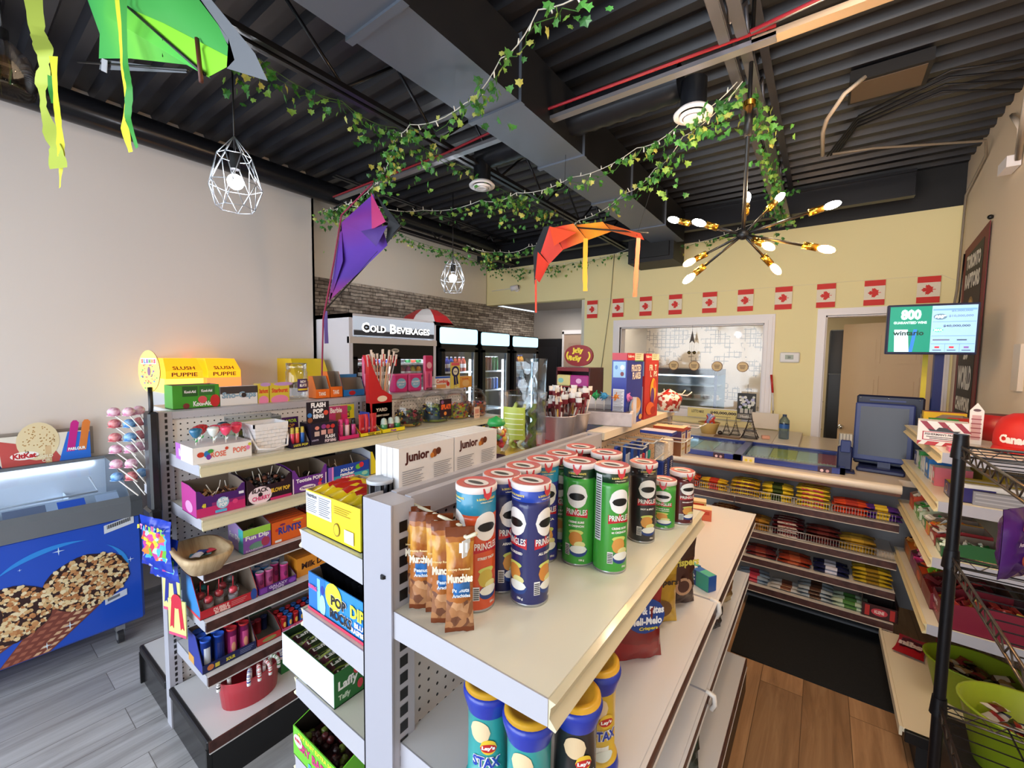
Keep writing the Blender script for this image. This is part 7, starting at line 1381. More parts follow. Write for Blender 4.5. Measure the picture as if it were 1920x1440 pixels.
for y, z, x1 in ((1.50, 1.31, -.52), (1.55, 1.312, -.53), (1.62, 1.312, -.52), (1.69, 1.312, -.52), (1.79, 1.297, -.45), (1.87, 1.297, -.45), (2.02, 1.327, -.45), (2.12, 1.325, -.45)):
    f = MB(); f.X = Matrix.Translation((0, y, 0)); hookrod(f, -.648, x1+.01, z+.006); f.build('prong', t)
f = MB(); f.tube([(-.648, 1.56, 1.255), (-.50, 1.60, 1.255), (-.49, 1.70, 1.27)], .003, M('#d9d6d0', .3, .3)); f.tube([(-.648, 1.80, 1.11), (-.47, 1.82, 1.115), (-.465, 1.88, 1.13)], .003, M('#d9d6d0', .3, .3)); f.build('wire_rest', t)
for k, (y, z) in enumerate(((1.76, 1.335), (1.93, 1.332))):
    carton(.07, .13, .012, '#b8482c' if k else '#2a3f9a', top='#e0c8a0' if k else '#c8cfe6').build('flat_pack', None, ('orange and cream' if k else 'blue and white')+' flat pack hooked high on the far pegboard', 'pack', loc=(-.47, y, z), rz=FX)

# ============================================================ BACK COUNTER: GLASS FREEZER TOP, LEDGE AND SMALL THINGS
t = thing('glass_top_freezer', 'blue framed glass top freezer sunk in the back counter', 'freezer', (0, 0, 0))
bl_ = M('#1c2a86', .3, coat=.3); X0, X1, Y0, Y1 = -1.30, .14, 3.235, 3.86
f = MB(); f.box(X0, X1, Y0, Y0+.035, .952, .985, bl_); f.box(X0, X1, Y1-.03, Y1, .952, .985, bl_); f.box(X0, X0+.03, Y0, Y1, .952, .985, bl_); f.box(X1-.025, X1, Y0, Y1, .952, .985, bl_); f.box(-.47, -.42, Y0, Y1, .952, .985, bl_); f.build('frame', t)
f = MB(); f.box(X0+.03, -.47, Y0+.035, Y1-.03, .975, .979, G('#eefaff', .045, .97, 'freezer_top_glass')); f.box(-.42, X1-.025, Y0+.035, Y1-.03, .975, .979, G('#eefaff', .045, .97, 'freezer_top_glass')); f.build('glass_lid', t)
f = MB()
for x0, x1, c in ((-1.27, -1.02, '#dff2f6'), (-1.015, -.78, '#dbeef4'), (-.775, -.64, '#ece6c8'), (-.635, -.475, '#c9a8a8'), (-.415, -.28, '#e3dccf'), (-.275, -.12, '#e3d24c'), (-.115, .0, '#dfe4cf'), (.005, .11, '#d8566a')):
    f.box(x0, x1, Y0+.25, Y1-.035, .9512, .958, M(c, .5)); f.box(x0, x1, Y0+.04, Y0+.24, .9512, .955, M('#e6dccb', .5))
f.build('ice_cream_tubs', t)
f = MB(); 
for i in range(5): f.box(-1.2+.12*i, -1.11+.12*i, Y0+.06, Y0+.13, .9552, .962, M(('#e8d9a8', '#4a78c0', '#d8a06a', '#efe2d0', '#8aa0d8')[i], .5))
for i in range(26): f.box(-.40+.019*i, -.398+.019*i, Y0+.05, Y0+.22, .9552, .9645, M('#f0ece2', .4))
f.build('scoop_tags', t)
for x, c in ((-.56, '#3a1428'), (.04, '#3a1428'), (-.375, '#e8dcb8')):
    f = MB(); f.box(x-.035, x+.035, Y0-.004, Y0, .945, .985, M(c, .4)); f.X = Matrix.Translation((x, Y0-.0045, 0)); f.disc(-.014, .962, .009, M('#e3d03a' if c[1] == 'e' else '#e8c8d0', .4)); f.disc(.014, .962, .009, M('#e3d03a' if c[1] == 'e' else '#c9a0a8', .4)); f.build('sticker', t)
f = MB(); f.bbox(-1.40, -.30, 3.90, 4.66, .951, .975, M('#d9cdbd', .45)); f.bbox(-.295, -.12, 3.90, 4.66, .951, .985, M('#e3dacb', .45)); f.build('counter_ledge', None, 'cream raised ledge behind the glass top freezer', 'ledge')
f = MB(); f.lathe([(0, .002, M('#c9a45c', .6)), (.06, .0, M('#c9a45c', .6)), (.085, .09, M('#d9b870', .6)), (.092, .10, M('#d9b870', .6)), (.082, .10, M('#a8823c', .6)), (.055, .01, M('#a8823c', .6))], n=22); f.build('basket', None, 'round yellow bamboo basket on the ledge left of the tower models', 'basket', loc=(-.80, 4.10, .9756))
for i, (dx, c, n_) in enumerate(((-.03, '#b8303c', 'red'), (.0, '#8a94c0', 'silver blue'), (.035, '#c0402c', 'dark red'))):
    f = MB(); f.X = Matrix.Translation((0, 0, .04)) @ Matrix.Rotation(.5-.4*i, 4, 'Y'); f.bag(.06, .12, .02, lambda u, v, s: M(c, .2), nx=5, nz=6, wr=.01, seed=i); f.build('sweet_packet', None, '%s shiny packet standing in the round bamboo basket' % n_, 'packet', loc=(-.80+dx, 4.10, .99))
def eiffel(x, y, h, label):
    t = thing('tower_model', label, 'ornament', (x, y, .9756)); m = M('#3a2c26', .35, .6); w = h*.21
    f = MB()
    def lv(z): return w*(1-z/h)**1.9+h*.006
    zs = [0, .12, .22, .34, .5, .7, .88, .97]
    for a in ((1, 1), (1, -1), (-1, 1), (-1, -1)):
        f.tube([(a[0]*lv(z*h), a[1]*lv(z*h), z*h) for z in zs], [h*.016, h*.014, h*.012, h*.01, h*.008, h*.006, h*.005, h*.004], m, 5)
    for z0, z1 in ((.0, .12), (.12, .22), (.22, .34), (.34, .5), (.5, .7)):
        a, b = lv(z0*h), lv(z1*h)
        for s in (-1, 1):
            for p, q in (((-a, s*a), (b, s*b)), ((a, s*a), (-b, s*b)), ((s*a, -a), (s*b, b)), ((s*a, a), (s*b, -b))): f.tube([(*p, z0*h), (*q, z1*h)], h*.004, m, 4)
    f.build('lattice', t)
    f = MB()
    for z, k in ((.22, 1.25), (.5, 1.4), (.9, 1.6)): a = lv(z*h)*k; f.box(-a, a, -a, a, z*h-h*.008, z*h+h*.008, m)
    f.box(-w*1.15, w*1.15, -w*1.15, w*1.15, 0, h*.012, m); f.tube([(0, 0, h*.9), (0, 0, h*1.0)], h*.006, m, 5); f.build('platforms', t)
eiffel(-.66, 4.12, .155, 'small bronze tower model, left of the pair on the ledge'); eiffel(-.595, 4.16, .165, 'small bronze tower model, right of the pair on the ledge'); eiffel(-.475, 4.10, .27, 'large bronze tower model beside the flower calendar')
f = MB(); f.bbox(-.10, .10, -.04, .04, 0, .01, M('#7a5a3c', .5)); f.build('wood_stand', None, 'small wooden board in front of the pair of tower models', 'board', loc=(-.63, 3.985, .9756))
f = MB(); f.bbox(-.03, .03, -.02, .02, 0, .03, M('#e0a48a', .5), .005); f.build('pink_tin', None, 'small pink tin lying on the ledge right of the large tower', 'tin', loc=(-.36, 4.12, .9756), rz=.3)
f = MB(); f.ball(0, 0, .02, .02, M('#2a2220', .3)); f.build('dark_ball', None, 'small dark ball next to the bamboo basket', 'ornament', loc=(-.70, 4.06, .9756))
t = thing('water_bottle', 'blue tinted plastic water bottle on the right end of the ledge', 'bottle', (-.235, 4.16, .986)); g = G('#c4d6e6', .12, .92, 'blue_pet')
f = MB(); f.lathe([(0, .002, g), (.036, .002, g), (.037, .01, g), (.037, .12, g), (.036, .155, g), (.02, .18, g), (.014, .19, g)], n=20); f.build('bottle_body', t)
f = MB(); f.lathe([(.0375, .09, M('#2a5a9a', .4)), (.0375, .125, M('#2a5a9a', .4))], n=20); f.build('label_band', t)
f = MB(); f.cyl(0, 0, .188, .204, .015, M('#2a3a5a', .4), n=14); f.build('cap', t)
# yellow wall things
f = MB(); f.rect(-.25, .25, 0, .095, M('#e3d48a', .5)); f.ftext('LOTTO MAX', -.21, .045, .03, M('#4a3a2c', .5), w=.12); f.ftext('$40,000,000', -.03, .042, .033, M('#3a2c24', .5), w=.24, bold=.05); f.rect(.0, .16, .02, .026, M('#8a7a5a', .5), lift=.0006); f.box(-.25, .25, 0, .004, 0, .095, M('#e3d48a', .5)); f.build('jackpot_sign', None, 'yellow paper jackpot strip reading $40,000,000 under the kitchen window', 'sign', loc=(-.88, 4.695, 1.035))
f = MB(); f.box(-.08, .08, 0, .006, 0, .26, M('#23221f', .5)); rd = random.Random(3)
for _ in range(26): f.disc(rd.uniform(-.06, .065), rd.uniform(.12, .235), rd.uniform(.010, .017), M(rd.choice(['#e8e6e0', '#f4f2ec', '#b8b8d8', '#dcdcd0']), .5), n=9, lift=.0006+rd.random()*.001)
for _ in range(14): f.disc(rd.uniform(-.055, .055), rd.uniform(.10, .14), .008, M('#4a6a2c', .5), n=6, lift=.0018)
for x in (-.04, 0, .04): f.rect(x-.014, x+.014, .065, .11, M('#c9c4bc', .5), lift=.002)
f.rect(-.075, .075, .01, .055, M('#8f8a84', .5), lift=.0008); f.ftext('Mother', -.05, .02, .022, M('#e6e2da', .5), lift=.0014, w=.10); f.build('flower_calendar', None, 'dark calendar page with white flowers below the kitchen window corner', 'calendar', loc=(-.585, 4.69, 1.05))
f = MB(); f.box(-.11, .11, 0, .003, 0, .15, M('#e3d6c4', .6)); f.build('paper_sheet', None, 'blank cream paper sheet taped up right of the flower calendar', 'paper', loc=(-.42, 4.66, .985), rz=.05)
f = MB(); f.tube([(0, 0, 0), (-.012, 0, .17)], .008, M('#e3ddd6', .3), 8); f.tube([(-.012, 0, .17), (-.03, 0, .34)], .010, M('#c9302c', .3), 8); f.tube([(0, 0, 0), (0, 0, -.03)], .004, M('#5a4a3c', .4)); f.build('barbecue_lighter', None, 'red and white stick lighter hanging at the window casing', 'lighter', loc=(-.36, 4.69, 1.16))
t = thing('thermostat', 'white wall thermostat between the kitchen window and the door', 'thermostat', (-.255, 4.748, 1.665))
f = MB(); f.bbox(-.078, .078, -.028, 0, -.048, .048, M('#e6e4e2', .4), .008); f.build('housing', t)
f = MB(); f.box(-.035, .03, -.030, -.0285, -.018, .024, M('#8f9a84', .3)); f.X = Matrix.Translation((0, -.031, 0)); f.ftext('20', -.015, -.008, .018, M('#3a4238', .4)); f.build('display', t)
t = thing('security_camera', 'small white security camera on the yellow wall', 'camera', (-3.40, 4.745, 2.56))
f = MB(); f.X = Matrix.Rotation(PI/2, 4, 'X'); f.cyl(0, 0, 0, .02, .045, trimw, n=18); f.X = Matrix.Identity(4); f.tube([(0, 0, 0), (0, -.05, 0)], .012, trimw); f.build('mount', t)
f = MB(); f.tube([(.04, -.04, .01), (-.05, -.09, -.01)], .035, trimw, 16); f.tube([(.041, -.04, .01), (.046, -.037, .011)], .026, BLACK, 14); f.build('camera_body', t)
f = MB(); f.tube([(-.45, 0, .0), (-.05, 0, .01)], .004, trimw, 5); f.tube([(-.55, .0, .36), (-.55, -.0, -.2)], .003, M('#3a3a2c', .5), 5); f.build('cable', t)
f = MB(); f.tube([(-2.02, 4.74, 2.84), (-2.05, 4.74, 2.3), (-2.17, 4.74, 1.3)], .004, M('#8a8468', .5)); f.build('wall_cable', None, 'thin grey cable running down the yellow wall left of the flags', 'cable')
# string of flags
LEAFP = [(0, -.5), (.03, -.5), (.03, -.28), (.27, -.32), (.23, -.22), (.48, .02), (.41, .06), (.45, .21), (.31, .18), (.27, .25), (.15, .12), (.20, .40), (.12, .36), (0, .52)]
LEAFP = LEAFP+[(-x, y) for x, y in LEAFP[::-1][1:-1]]
t0 = None; redf = M('#dc2c24', .6)
for i, x in enumerate((-2.28, -1.955, -1.63, -1.31, -.97, -.645, -.33, -.01, .32, .65)):
    lab = 'small Canadian flag on the string, %s' % ('at its left end', 'second from the left', 'third from the left', 'fourth from the left', 'fifth from the left', 'sixth from the left, over the kitchen window', 'seventh, just right of the kitchen window', 'above the left corner of the door frame', 'above the door, second from the right', 'at its right end, behind the screen')[i]
    if t0 is None:
        f = MB(); f.box(-.068, .068, -.001, .001, -.105, .105, M('#efe3cd', .6)); 
        for s in (-1, 1):
            f.rect(-.068, .068, *((.057, .105) if s > 0 else (-.105, -.057)), redf, y=-.001)
        S_ = .085; c0 = (0, 0); P = [(-b*S_, -a*S_) for a, b in LEAFP]
        f.add([(0, -.0016, 0)]+[(a, -.0016, b) for a, b in P], [(0, k+1, (k+1) % len(P)+1) for k in range(len(P))], redf); t0 = f.build('flag', None, lab, 'flag', loc=(x, 4.735, 2.218)); 
    else: dup(t0, (x, 4.735, 2.218), label=lab)
f = MB(); f.tube([(-2.39, 4.742, 2.33), (-.9, 4.742, 2.326), (.72, 4.742, 2.33), (.80, 4.742, 2.28)], .0015, M('#e6dcc4', .6), 4); f.build('flag_string', None, 'thin string carrying the row of small flags across the yellow wall', 'string')
# hanging tower charm in the window
t = thing('hanging_charm', 'dark tower and bell charm hanging in the kitchen window', 'ornament', (-1.12, 4.72, 0))
f = MB(); f.tube([(0, 0, 2.0), (0, 0, 1.45)], .0012, BLACK, 4); f.build('string', t)
f = MB(); m = M('#3a2c22', .4, .5); f.poly([(-.028, 0, 1.80), (0, 0, 1.94), (.028, 0, 1.80), (.012, 0, 1.815), (0, 0, 1.83), (-.012, 0, 1.815)], m); f.box(-.014, .014, -.003, .003, 1.845, 1.85, m); f.build('tower', t)
f = MB(); 
for s in (-1, 1): f.tube([(s*.02, 0, 1.80), (s*.02, 0, 1.72)], .001, BLACK, 4); f.ball(s*.026, 0, 1.705, .018, M('#6a5a30', .25, .9), n=10, k=6)
f.build('bells', t)
for i, x in enumerate((-1.75, -1.53, -1.32, -1.11, -.885, -.65)):
    f = MB(); f.poly([(.052*cos(2*PI*k/24), -.001, .052*sin(2*PI*k/24)) for k in range(24)], M('#7a3a1c', .5)); f.poly([(.047*cos(2*PI*k/24), -.0016, .047*sin(2*PI*k/24)) for k in range(24)], M('#e8c890', .5))
    for k in range(3): f.rect(-.028+.004*k, .028-.004*k, .008-.014*k, .014-.014*k, M('#6a4020', .5), y=-.0018)
    f.build('flavour_disc', None, 'round cream flavour sticker on the kitchen window, %s' % ('leftmost', 'second from left', 'third from left', 'fourth from left', 'fifth from left', 'rightmost')[i], 'sticker', loc=(x, 4.80, 1.565))

# kitchen behind the window: refrigerated cake case
t = thing('cake_display_case', 'lit glass cake display case seen through the kitchen window', 'display case', (0, 0, 0)); fr_ = M('#2a2c34', .4)
x0, x1, y0, y1 = -2.35, -1.10, 6.0, 6.6
f = MB(); f.box(x0, x1, y0, y1, 0, .88, fr_); f.box(x0, x1, y0, y1, 1.42, 1.50, fr_); f.box(x1-.03, x1, y0, y0+.03, .88, 1.42, M('#2c3c78', .4)); f.box(x0, x1, y1-.02, y1, .88, 1.42, M('#7f9098', .4)); f.build('cabinet', t)
f = MB(); f.box(x0, x1-.03, y0+.004, y0+.008, .88, 1.42, G()); f.build('glass_front', t)
f = MB(); f.box(x0, x1-.03, y0+.08, y1-.02, 1.27, 1.28, M('#cfe0e4', .4)); f.box(x0, x1-.03, y0+.04, y1-.02, 1.08, 1.09, M('#cfe0e4', .4)); f.box(x0+.05, x1-.05, y0+.06, y0+.08, 1.40, 1.418, M('#cfe8ff', .4, 0, 5)); f.build('shelves', t)
for i in range(8):
    x = -1.95+.115*i; cap_ = i in (4, 6)
    f = MB(); f.cyl(0, 0, 0, .045, .045, M(('#8a4a4c', '#c9b0a0', '#5a3430', '#e0d6cc')[i % 4], .5), n=14); f.cyl(0, 0, .045, .052, .046, M('#f2eeea', .5), n=14); f.cyl(0, 0, -.008, 0, .055, M('#e6e6e6', .4), n=14)
    f.build('cake_box', None, '%s cake under a clear dome in the kitchen display case' % ('dark red', 'cream', 'chocolate', 'white')[i % 4], 'cake', loc=(x, 6.2, 1.099), group='%s cakes in the kitchen display case' % ('dark red', 'cream', 'chocolate', 'white')[i % 4])
f = MB(); f.tube([(-.16, 0, .02), (0, -.03, .045), (.16, 0, .035)], .022, M('#2a6ac0', .4), 8); f.build('blue_tray_cover', None, 'blue tongs lying on the floor of the cake display case', 'tongs', loc=(-1.30, 6.2, .885))
# room behind the open door
t = thing('black_fridge', 'tall black upright fridge in the room behind the open door', 'fridge', (0, 0, 0))
f = MB(); f.bbox(.045, .225, 5.75, 6.4, .02, 1.97, M('#141416', .4), .01); f.build('cabinet', t)
f = MB(); f.bbox(.05, .22, 5.72, 5.75, .05, 1.50, M('#1b1b1e', .35), .008); f.build('fridge_door', t)
f = MB(); f.box(-.25, .01, 5.9, 6.3, 0, .90, M('#e6e2da', .5)); f.box(-.25, .01, 5.88, 6.32, .9, .93, M('#cfc8bc', .4)); f.box(-.24, .0, 5.89, 5.9, .70, .86, M('#5a5654', .4)); f.build('white_cabinet', None, 'white low cabinet left of the black fridge in the back room', 'cabinet')
f = MB(); f.tube([(.0, 5.80, .85), (.0, 5.80, 1.2)], .006, BLACK); f.tube([(.0, 5.80, .87), (.02, 5.86, .87)], .004, BLACK); f.tube([(.0, 5.80, 1.18), (.02, 5.86, 1.18)], .004, BLACK); f.build('door_pull', None, 'black bar handle beside the black fridge', 'handle')
t = thing('ceiling_light', 'round recessed ceiling light in the back room', 'lamp', (.10, 5.7, 2.588)); f = MB(); f.cyl(0, 0, 0, .01, .09, M('#fff4e0', .4, 0, 6), n=20); f.build('diffuser', t)
f = MB(); f.bbox(-.10, .10, 0, .012, 0, .16, M('#d9b83a', .5), .003); f.build('yellow_sign', None, 'yellow notice high on the wall of the back room', 'sign', loc=(.30, 7.02, 2.3))

# ============================================================ LOTTERY MACHINE, SCREEN, CALCULATOR STAND
nv = M('#1a2352', .35, coat=.2); nv2 = M('#2b3a78', .4)
t = thing('lottery_terminal', 'navy blue lottery terminal with a large framed screen on the counter', 'terminal', (.335, 3.46, .951), rz=-.12)
f = MB(); f.bbox(-.13, .10, -.06, .10, 0, .03, nv, .008); f.box(-.03, .03, -.01, .03, .03, .10, nv); f.build('base', t)
f = MB(); f.X = Matrix.Rotation(-.08, 4, 'X'); f.bbox(-.155, .125, -.03, .02, .065, .43, nv2, .008); f.box(-.128, .098, -.0315, -.03, .10, .405, M('#241e2a', .3)); f.build('screen', t)
f = MB(); f.bbox(-.155, .165, .06, .10, .03, .475, M('#141a38', .4), .01); f.box(-.09, .08, .055, .06, .44, .45, nv2); 
for x in (-.135, 0, .14): f.ball(x, .058, .458, .005, CHROME, n=8, k=4)
f.build('back_board', t)
t = thing('ticket_scanner', 'small navy ticket scanner stand left of the lottery terminal', 'scanner', (.135, 3.34, .951))
f = MB(); f.bbox(-.055, .055, -.05, .05, 0, .012, nv, .004); f.bbox(-.035, .04, -.005, .04, .012, .16, nv, .008); f.bbox(-.022, .028, -.03, .0, .125, .20, nv2, .004); f.build('scanner_body', t)
f = MB(); f.box(-.03, .035, .01, .05, .16, .235, M('#b8b4a8', .4)); 
for k in range(5): f.box(-.03+.016*k, -.028+.016*k, .004, .01, .165, .235, BLACK)
f.build('slip_rack', t)
t = thing('wall_screen', 'wide blue framed lottery screen on a tall pole showing jackpots', 'screen', (.49, 3.40, 0), rz=.10)
SZ0, SZ1 = 1.685, 1.975; sw = .39
f = MB(); f.bbox(-.195, .195, 0, .03, SZ0, SZ1, M('#20264a', .35), .004)
E_ = lambda c, e=.9: M(c, .4, 0, e)
f.rect(-.183, .0, SZ0+.014, SZ1-.012, E_('#14806c', .55)); f.rect(.0, .185, SZ0+.014, SZ1-.012, E_('#94bce4', .5)); f.build('display', t)
f = MB(); l = .001
f.ftext('800', -.135, 1.885, .062, E_('#9adcc8'), lift=l, w=.09, bold=.06); f.ftext('GUARANTEED WINS', -.165, 1.862, .015, E_('#b8e8d8'), lift=l, w=.145)
f.poly([(-.155, -l, 1.70), (-.09, -l, 1.70), (-.10, -l, 1.83), (-.16, -l, 1.83)], E_('#c4dcf0', .7)); f.poly([(-.09, -l*1.1, 1.70), (-.075, -l*1.1, 1.70), (-.06, -l*1.1, 1.83), (-.075, -l*1.1, 1.83)], E_('#2a6ad8', .7))
f.ftext('wintario', -.165, 1.795, .028, E_('#163a34', .3), lift=l*2, w=.135, bold=.03)
for z in (1.87, 1.79, 1.745): f.rect(.004, .182, z, z+.0025, E_('#5a86c4', .6), lift=l)
f.rect(.004, .182, 1.935, 1.945, E_('#6a98d0', .6), lift=l); f.disc(.035, 1.90, .028, E_('#5a7a90', .5), y=0, rz=.017, lift=l); f.ftext('6/49', .012, 1.89, .02, E_('#e8f4fc', .9), lift=l*2, w=.048, bold=.08)
f.ftext('$5,000,000', .08, 1.925, .012, E_('#6a88b0', .5), lift=l*2, w=.085); f.ftext('$10,000,000', .07, 1.895, .015, E_('#6a88b0', .5), lift=l, w=.10); f.ftext('$40,000,000', .05, 1.84, .014, E_('#3a4a6a', .5), lift=l, w=.11)
f.disc(.03, 1.825, .022, E_('#4ab0a8', .6), rz=.012, lift=l); f.ftext('MAX', .014, 1.818, .014, E_('#f0e6b0', .8), lift=l*2, w=.034)
for x, c in ((.03, '#c9303c'), (.09, '#c9303c'), (.15, '#7a5a9a')): f.rect(x-.01, x+.01, 1.722, 1.732, E_(c, .6), lift=l); f.rect(x-.018, x+.018, 1.708, 1.713, E_('#4a5a7a', .4), lift=l)
for x in (.062, .122): f.rect(x, x+.0015, 1.70, 1.745, E_('#5a86c4', .6), lift=l)
f.rect(.01, .08, 1.765, 1.772, E_('#6a6a8a', .4), lift=l); f.rect(.11, .15, 1.765, 1.772, E_('#4a5a7a', .4), lift=l); f.build('screen_picture', t)
f = MB(); f.box(.035, .075, .035, .065, .951, 1.80, M('#1c2c66', .4)); f.bbox(-.01, .12, .02, .10, .951, .965, M('#1c2c66', .4)); f.build('pole', t)
f = MB(); f.box(-.06, .16, 0, .01, 0, .30, M('#e3dcd0', .5)); f.box(-.06, -.035, -.001, 0, 0, 1.0, M('#d9c83a', .5)); f.build('yellow_strip_board', None, 'white board with a yellow strip standing behind the lottery pole', 'board', loc=(.56, 3.66, .951))
# banner on the right wall
t = thing('team_banner', 'black and red basketball champions banner hanging on the right wall', 'banner', (.806, 4.28, 0), rz=FXN)
f = MB(); bk = M('#1c1718', .6); rdb = M('#6f1f22', .6)
f.slab([(-.27, 0, 1.22), (.27, 0, 1.22), (.29, 0, 2.54), (-.27, 0, 2.46)], (0, 1, 0), .005, rdb)
f.slab([(-.20, -.002, 1.24), (.20, -.002, 1.24), (.21, -.002, 2.46), (-.20, -.002, 2.40)], (0, 1, 0), .001, bk); f.build('cloth', t)
f = MB(); wt = M('#e3ddd2', .6)
for s_, z, h, x, w in (('TORONTO', 2.30, .10, -.17, .34), ('RAPTORS', 2.16, .11, -.18, .36), ('WORLD', 1.45, .17, -.17, .34), ('CHAMPIONS', 1.30, .10, -.18, .36), ('20', 1.66, .11, -.06, .12)): f.ftext(s_, x, z, h, wt, lift=.004, w=w, bold=.06)
f.build('lettering', t); f = MB(); f.disc(0, 2.02, .07, M('#8a6a2c', .5), lift=.003, rz=.08); f.disc(0, 2.02, .05, M('#b8963c', .5), lift=.0036, rz=.06); f.build('emblem', t)
f = MB(); f.ball(.29, 0, 2.56, .015, BLACK); f.tube([(-.26, -.004, 2.44), (-.30, -.004, 2.1), (-.34, -.004, 2.05)], .005, BLACK); f.build('ties', t)
f = MB(); f.box(-.05, .05, 0, .02, -.12, .12, M('#cdbfae', .5)); f.build('wall_panel', None, 'beige cable cover plate on the right wall under the screen', 'panel', loc=(.80, 3.3, 1.62), rz=FXN)

# ============================================================ CHOCOLATE BARS BELOW THE COUNTER
def barmesh(c1, c2, txt, tc, seed):
    m1, m2 = M(c1, .25), M(c2, .25); f = MB()
    f.X = Matrix.Translation((0, .005, .011)) @ Matrix.Rotation(-PI/2, 4, 'X') @ Matrix.Rotation(PI/2, 4, 'Y')
    f.X = Matrix.Translation((-.085, .022, .011)) @ Matrix(((0, 0, 1, 0), (1, 0, 0, 0), (0, 1, 0, 0), (0, 0, 0, 1)))
    f.bag(.044, .17, .021, lambda u, v, s: m2 if .3 < v < .72 else m1, nx=5, nz=9, wr=.002, seed=seed, crimp=.05); f.X = Matrix.Identity(4)
    if txt: f.ftext(txt, -.055, .004, .012, M(tc, .35), y=.0, w=.11, bold=.08, lift=.001); f.text(txt, (-.055, .01, .0245), (1, 0, 0), (0, 1, 0), .022, M(tc, .35), .11, .08)
    return f
rowname = ('top', 'second', 'third', 'bottom')
BARS = [
 [(-.76, 'orange', '#d8502c', '#e0642c', 'M', '#f0e0cc', 3, 3), (-.575, 'yellow and red', '#d8b02c', '#c4402c', '', '', 3, 2), (-.385, 'gold', '#cfa82a', '#e0c83a', 'OH HENRY!', '#5a1c1c', 4, 3), (-.20, 'yellow and dark green', '#d9be34', '#3a4a24', '', '', 4, 3), (-.01, 'yellow Mr.Big', '#dcc23c', '#e0ca4c', 'Mr.Big', '#b8202c', 5, 3), (.175, 'orange red', '#cf4a2a', '#a8382c', '', '', 3, 3), (.315, 'purple and yellow', '#4a2a7a', '#d8b83a', '', '', 3, 2)],
 [(-.50, 'copper brown', '#7a3a1c', '#a85a2c', 'HENRY', '#d8b060', 4, 3), (-.315, 'amber', '#a87a2c', '#8a5a24', '', '', 3, 3), (-.13, 'maroon', '#4c1820', '#6a2228', 'SKOR', '#c9b0a0', 4, 3), (.05, 'brown', '#4a1c1c', '#5c2624', '', '', 4, 2), (.215, 'dull gold', '#9a7a2c', '#b89434', '', '', 3, 3)],
 [(-.27, 'dark red', '#5a2022', '#7a3028', '', '', 2, 3), (-.085, 'brick orange', '#8a3420', '#a85030', '', '', 2, 3), (.10, 'navy', '#1c2044', '#c9c9d8', '', '', 2, 3), (.285, 'yellow zigzag', '#b89a28', '#8a6a1c', '', '', 4, 3)],
 [(-.30, 'pale blue', '#8a9cb0', '#b83a4c', '', '', 2, 3), (-.12, 'white and brown', '#b8b8b8', '#6a4030', '', '', 1, 3), (.03, 'grey and brown', '#9aa4ac', '#4a3024', '', '', 3, 3), (.195, 'green and white', '#b8c8b0', '#4a7a3c', '', '', 2, 3)]]
for r_, (z, yf) in enumerate(((.735, 3.13), (.525, 3.12), (.36, 3.10), (.19, 3.08))):
    rd = random.Random(r_)
    for (x, n_, c1, c2, tx, tc, layers, deep) in BARS[r_]:
        lab = '%s chocolate bar in its stack on the %s shelf under the counter' % (n_, rowname[r_]); grp = '%s bars on the %s candy shelf' % (n_, rowname[r_]); first = None
        for k in range(layers):
            for d in range(deep):
                p = (x+rd.uniform(-.006, .006)+.0, yf+.014+.05*d+(.012*k if r_ < 2 else 0), z+.001+.0225*k)
                if first is None: first = barmesh(c1, c2, tx, tc, r_*7+layers).build('chocolate_bar', None, lab, 'chocolate bar', loc=p, group=grp)
                else: dup(first, p, rot=(0, 0, rd.uniform(-.05, .05)))
f = tray(.15, .16, .09, .075, '#3c1618', [('r', .08, .22, .1, .9, '#b8302c'), ('r', .80, .94, .1, .9, '#b8302c'), ('o', .5, .5, .24, .28, '#c8404c'), ('t', 'KLENE', .36, .38, .24, .28, '#f0dcd0')], inside='#2a1a18'); t = thing('liquorice_box', 'dark brown and red candy box in a clear bin on the bottom shelf', 'candy box', (.325, 3.09, .1905)); f.build('tray', t)
f = MB(); g = G('#ffffff', .2, .9, 'bin'); f.box(-.08, -.077, -.005, .17, .0, .14, g); f.box(.077, .08, -.005, .17, 0, .10, g); f.box(-.08, .08, .167, .17, 0, .14, g); f.build('clear_bin', t)

# ============================================================ RIGHT WALL SHELVES (fronts look along -x)
XR = .42
def PR(mb, name, label, cat, y, z, x=XR, rz=FXN, part=None): 
    if part: t = thing(name, label, cat, (x, y, z+.0006), rz=rz); mb.build(part, t); return t
    return mb.build(name, None, label, cat, loc=(x, y, z+.0006), rz=rz)
z = 1.28
PR(carton(.03, .16, .10, '#23211f', [('r', .2, .8, .2, .8, '#c8c8c0')]), 'gum_box', 'black and silver narrow gum box at the far end of the top wall shelf', 'box', 3.17, z, .445)
PR(carton(.045, .16, .10, '#dcb82c', [('t', '5', .3, .4, .3, .3, '#3a2a14')], top='#b8302c'), 'gum_box', 'yellow narrow gum box second from the far end of the top wall shelf', 'box', 3.125, z, .445)
PR(tray(.14, .14, .09, .05, '#b83a2c', [('r', .1, .9, .1, .6, '#8a1f1c')]), 'gum_box', 'red open gum display box on the top wall shelf', 'candy box', 3.02, z, .45)
for i, (y, c, n_) in enumerate(((2.92, '#2f8a2c', 'green'), (2.875, '#3a9a3c', 'bright green'), (2.83, '#18241c', 'black and green'), (2.785, '#5a6a2c', 'olive'), (2.74, '#9a2a24', 'red'))):
    PR(carton(.038, .10, .085-.005*(i % 2), c, [('o', .5, .6, .3, .2, '#d8e0c8'), ('r', .1, .9, .1, .25, '#e6e6d8')]), 'gum_pack', '%s gum pack standing in the row on the top wall shelf' % n_, 'gum', y, z, .44)
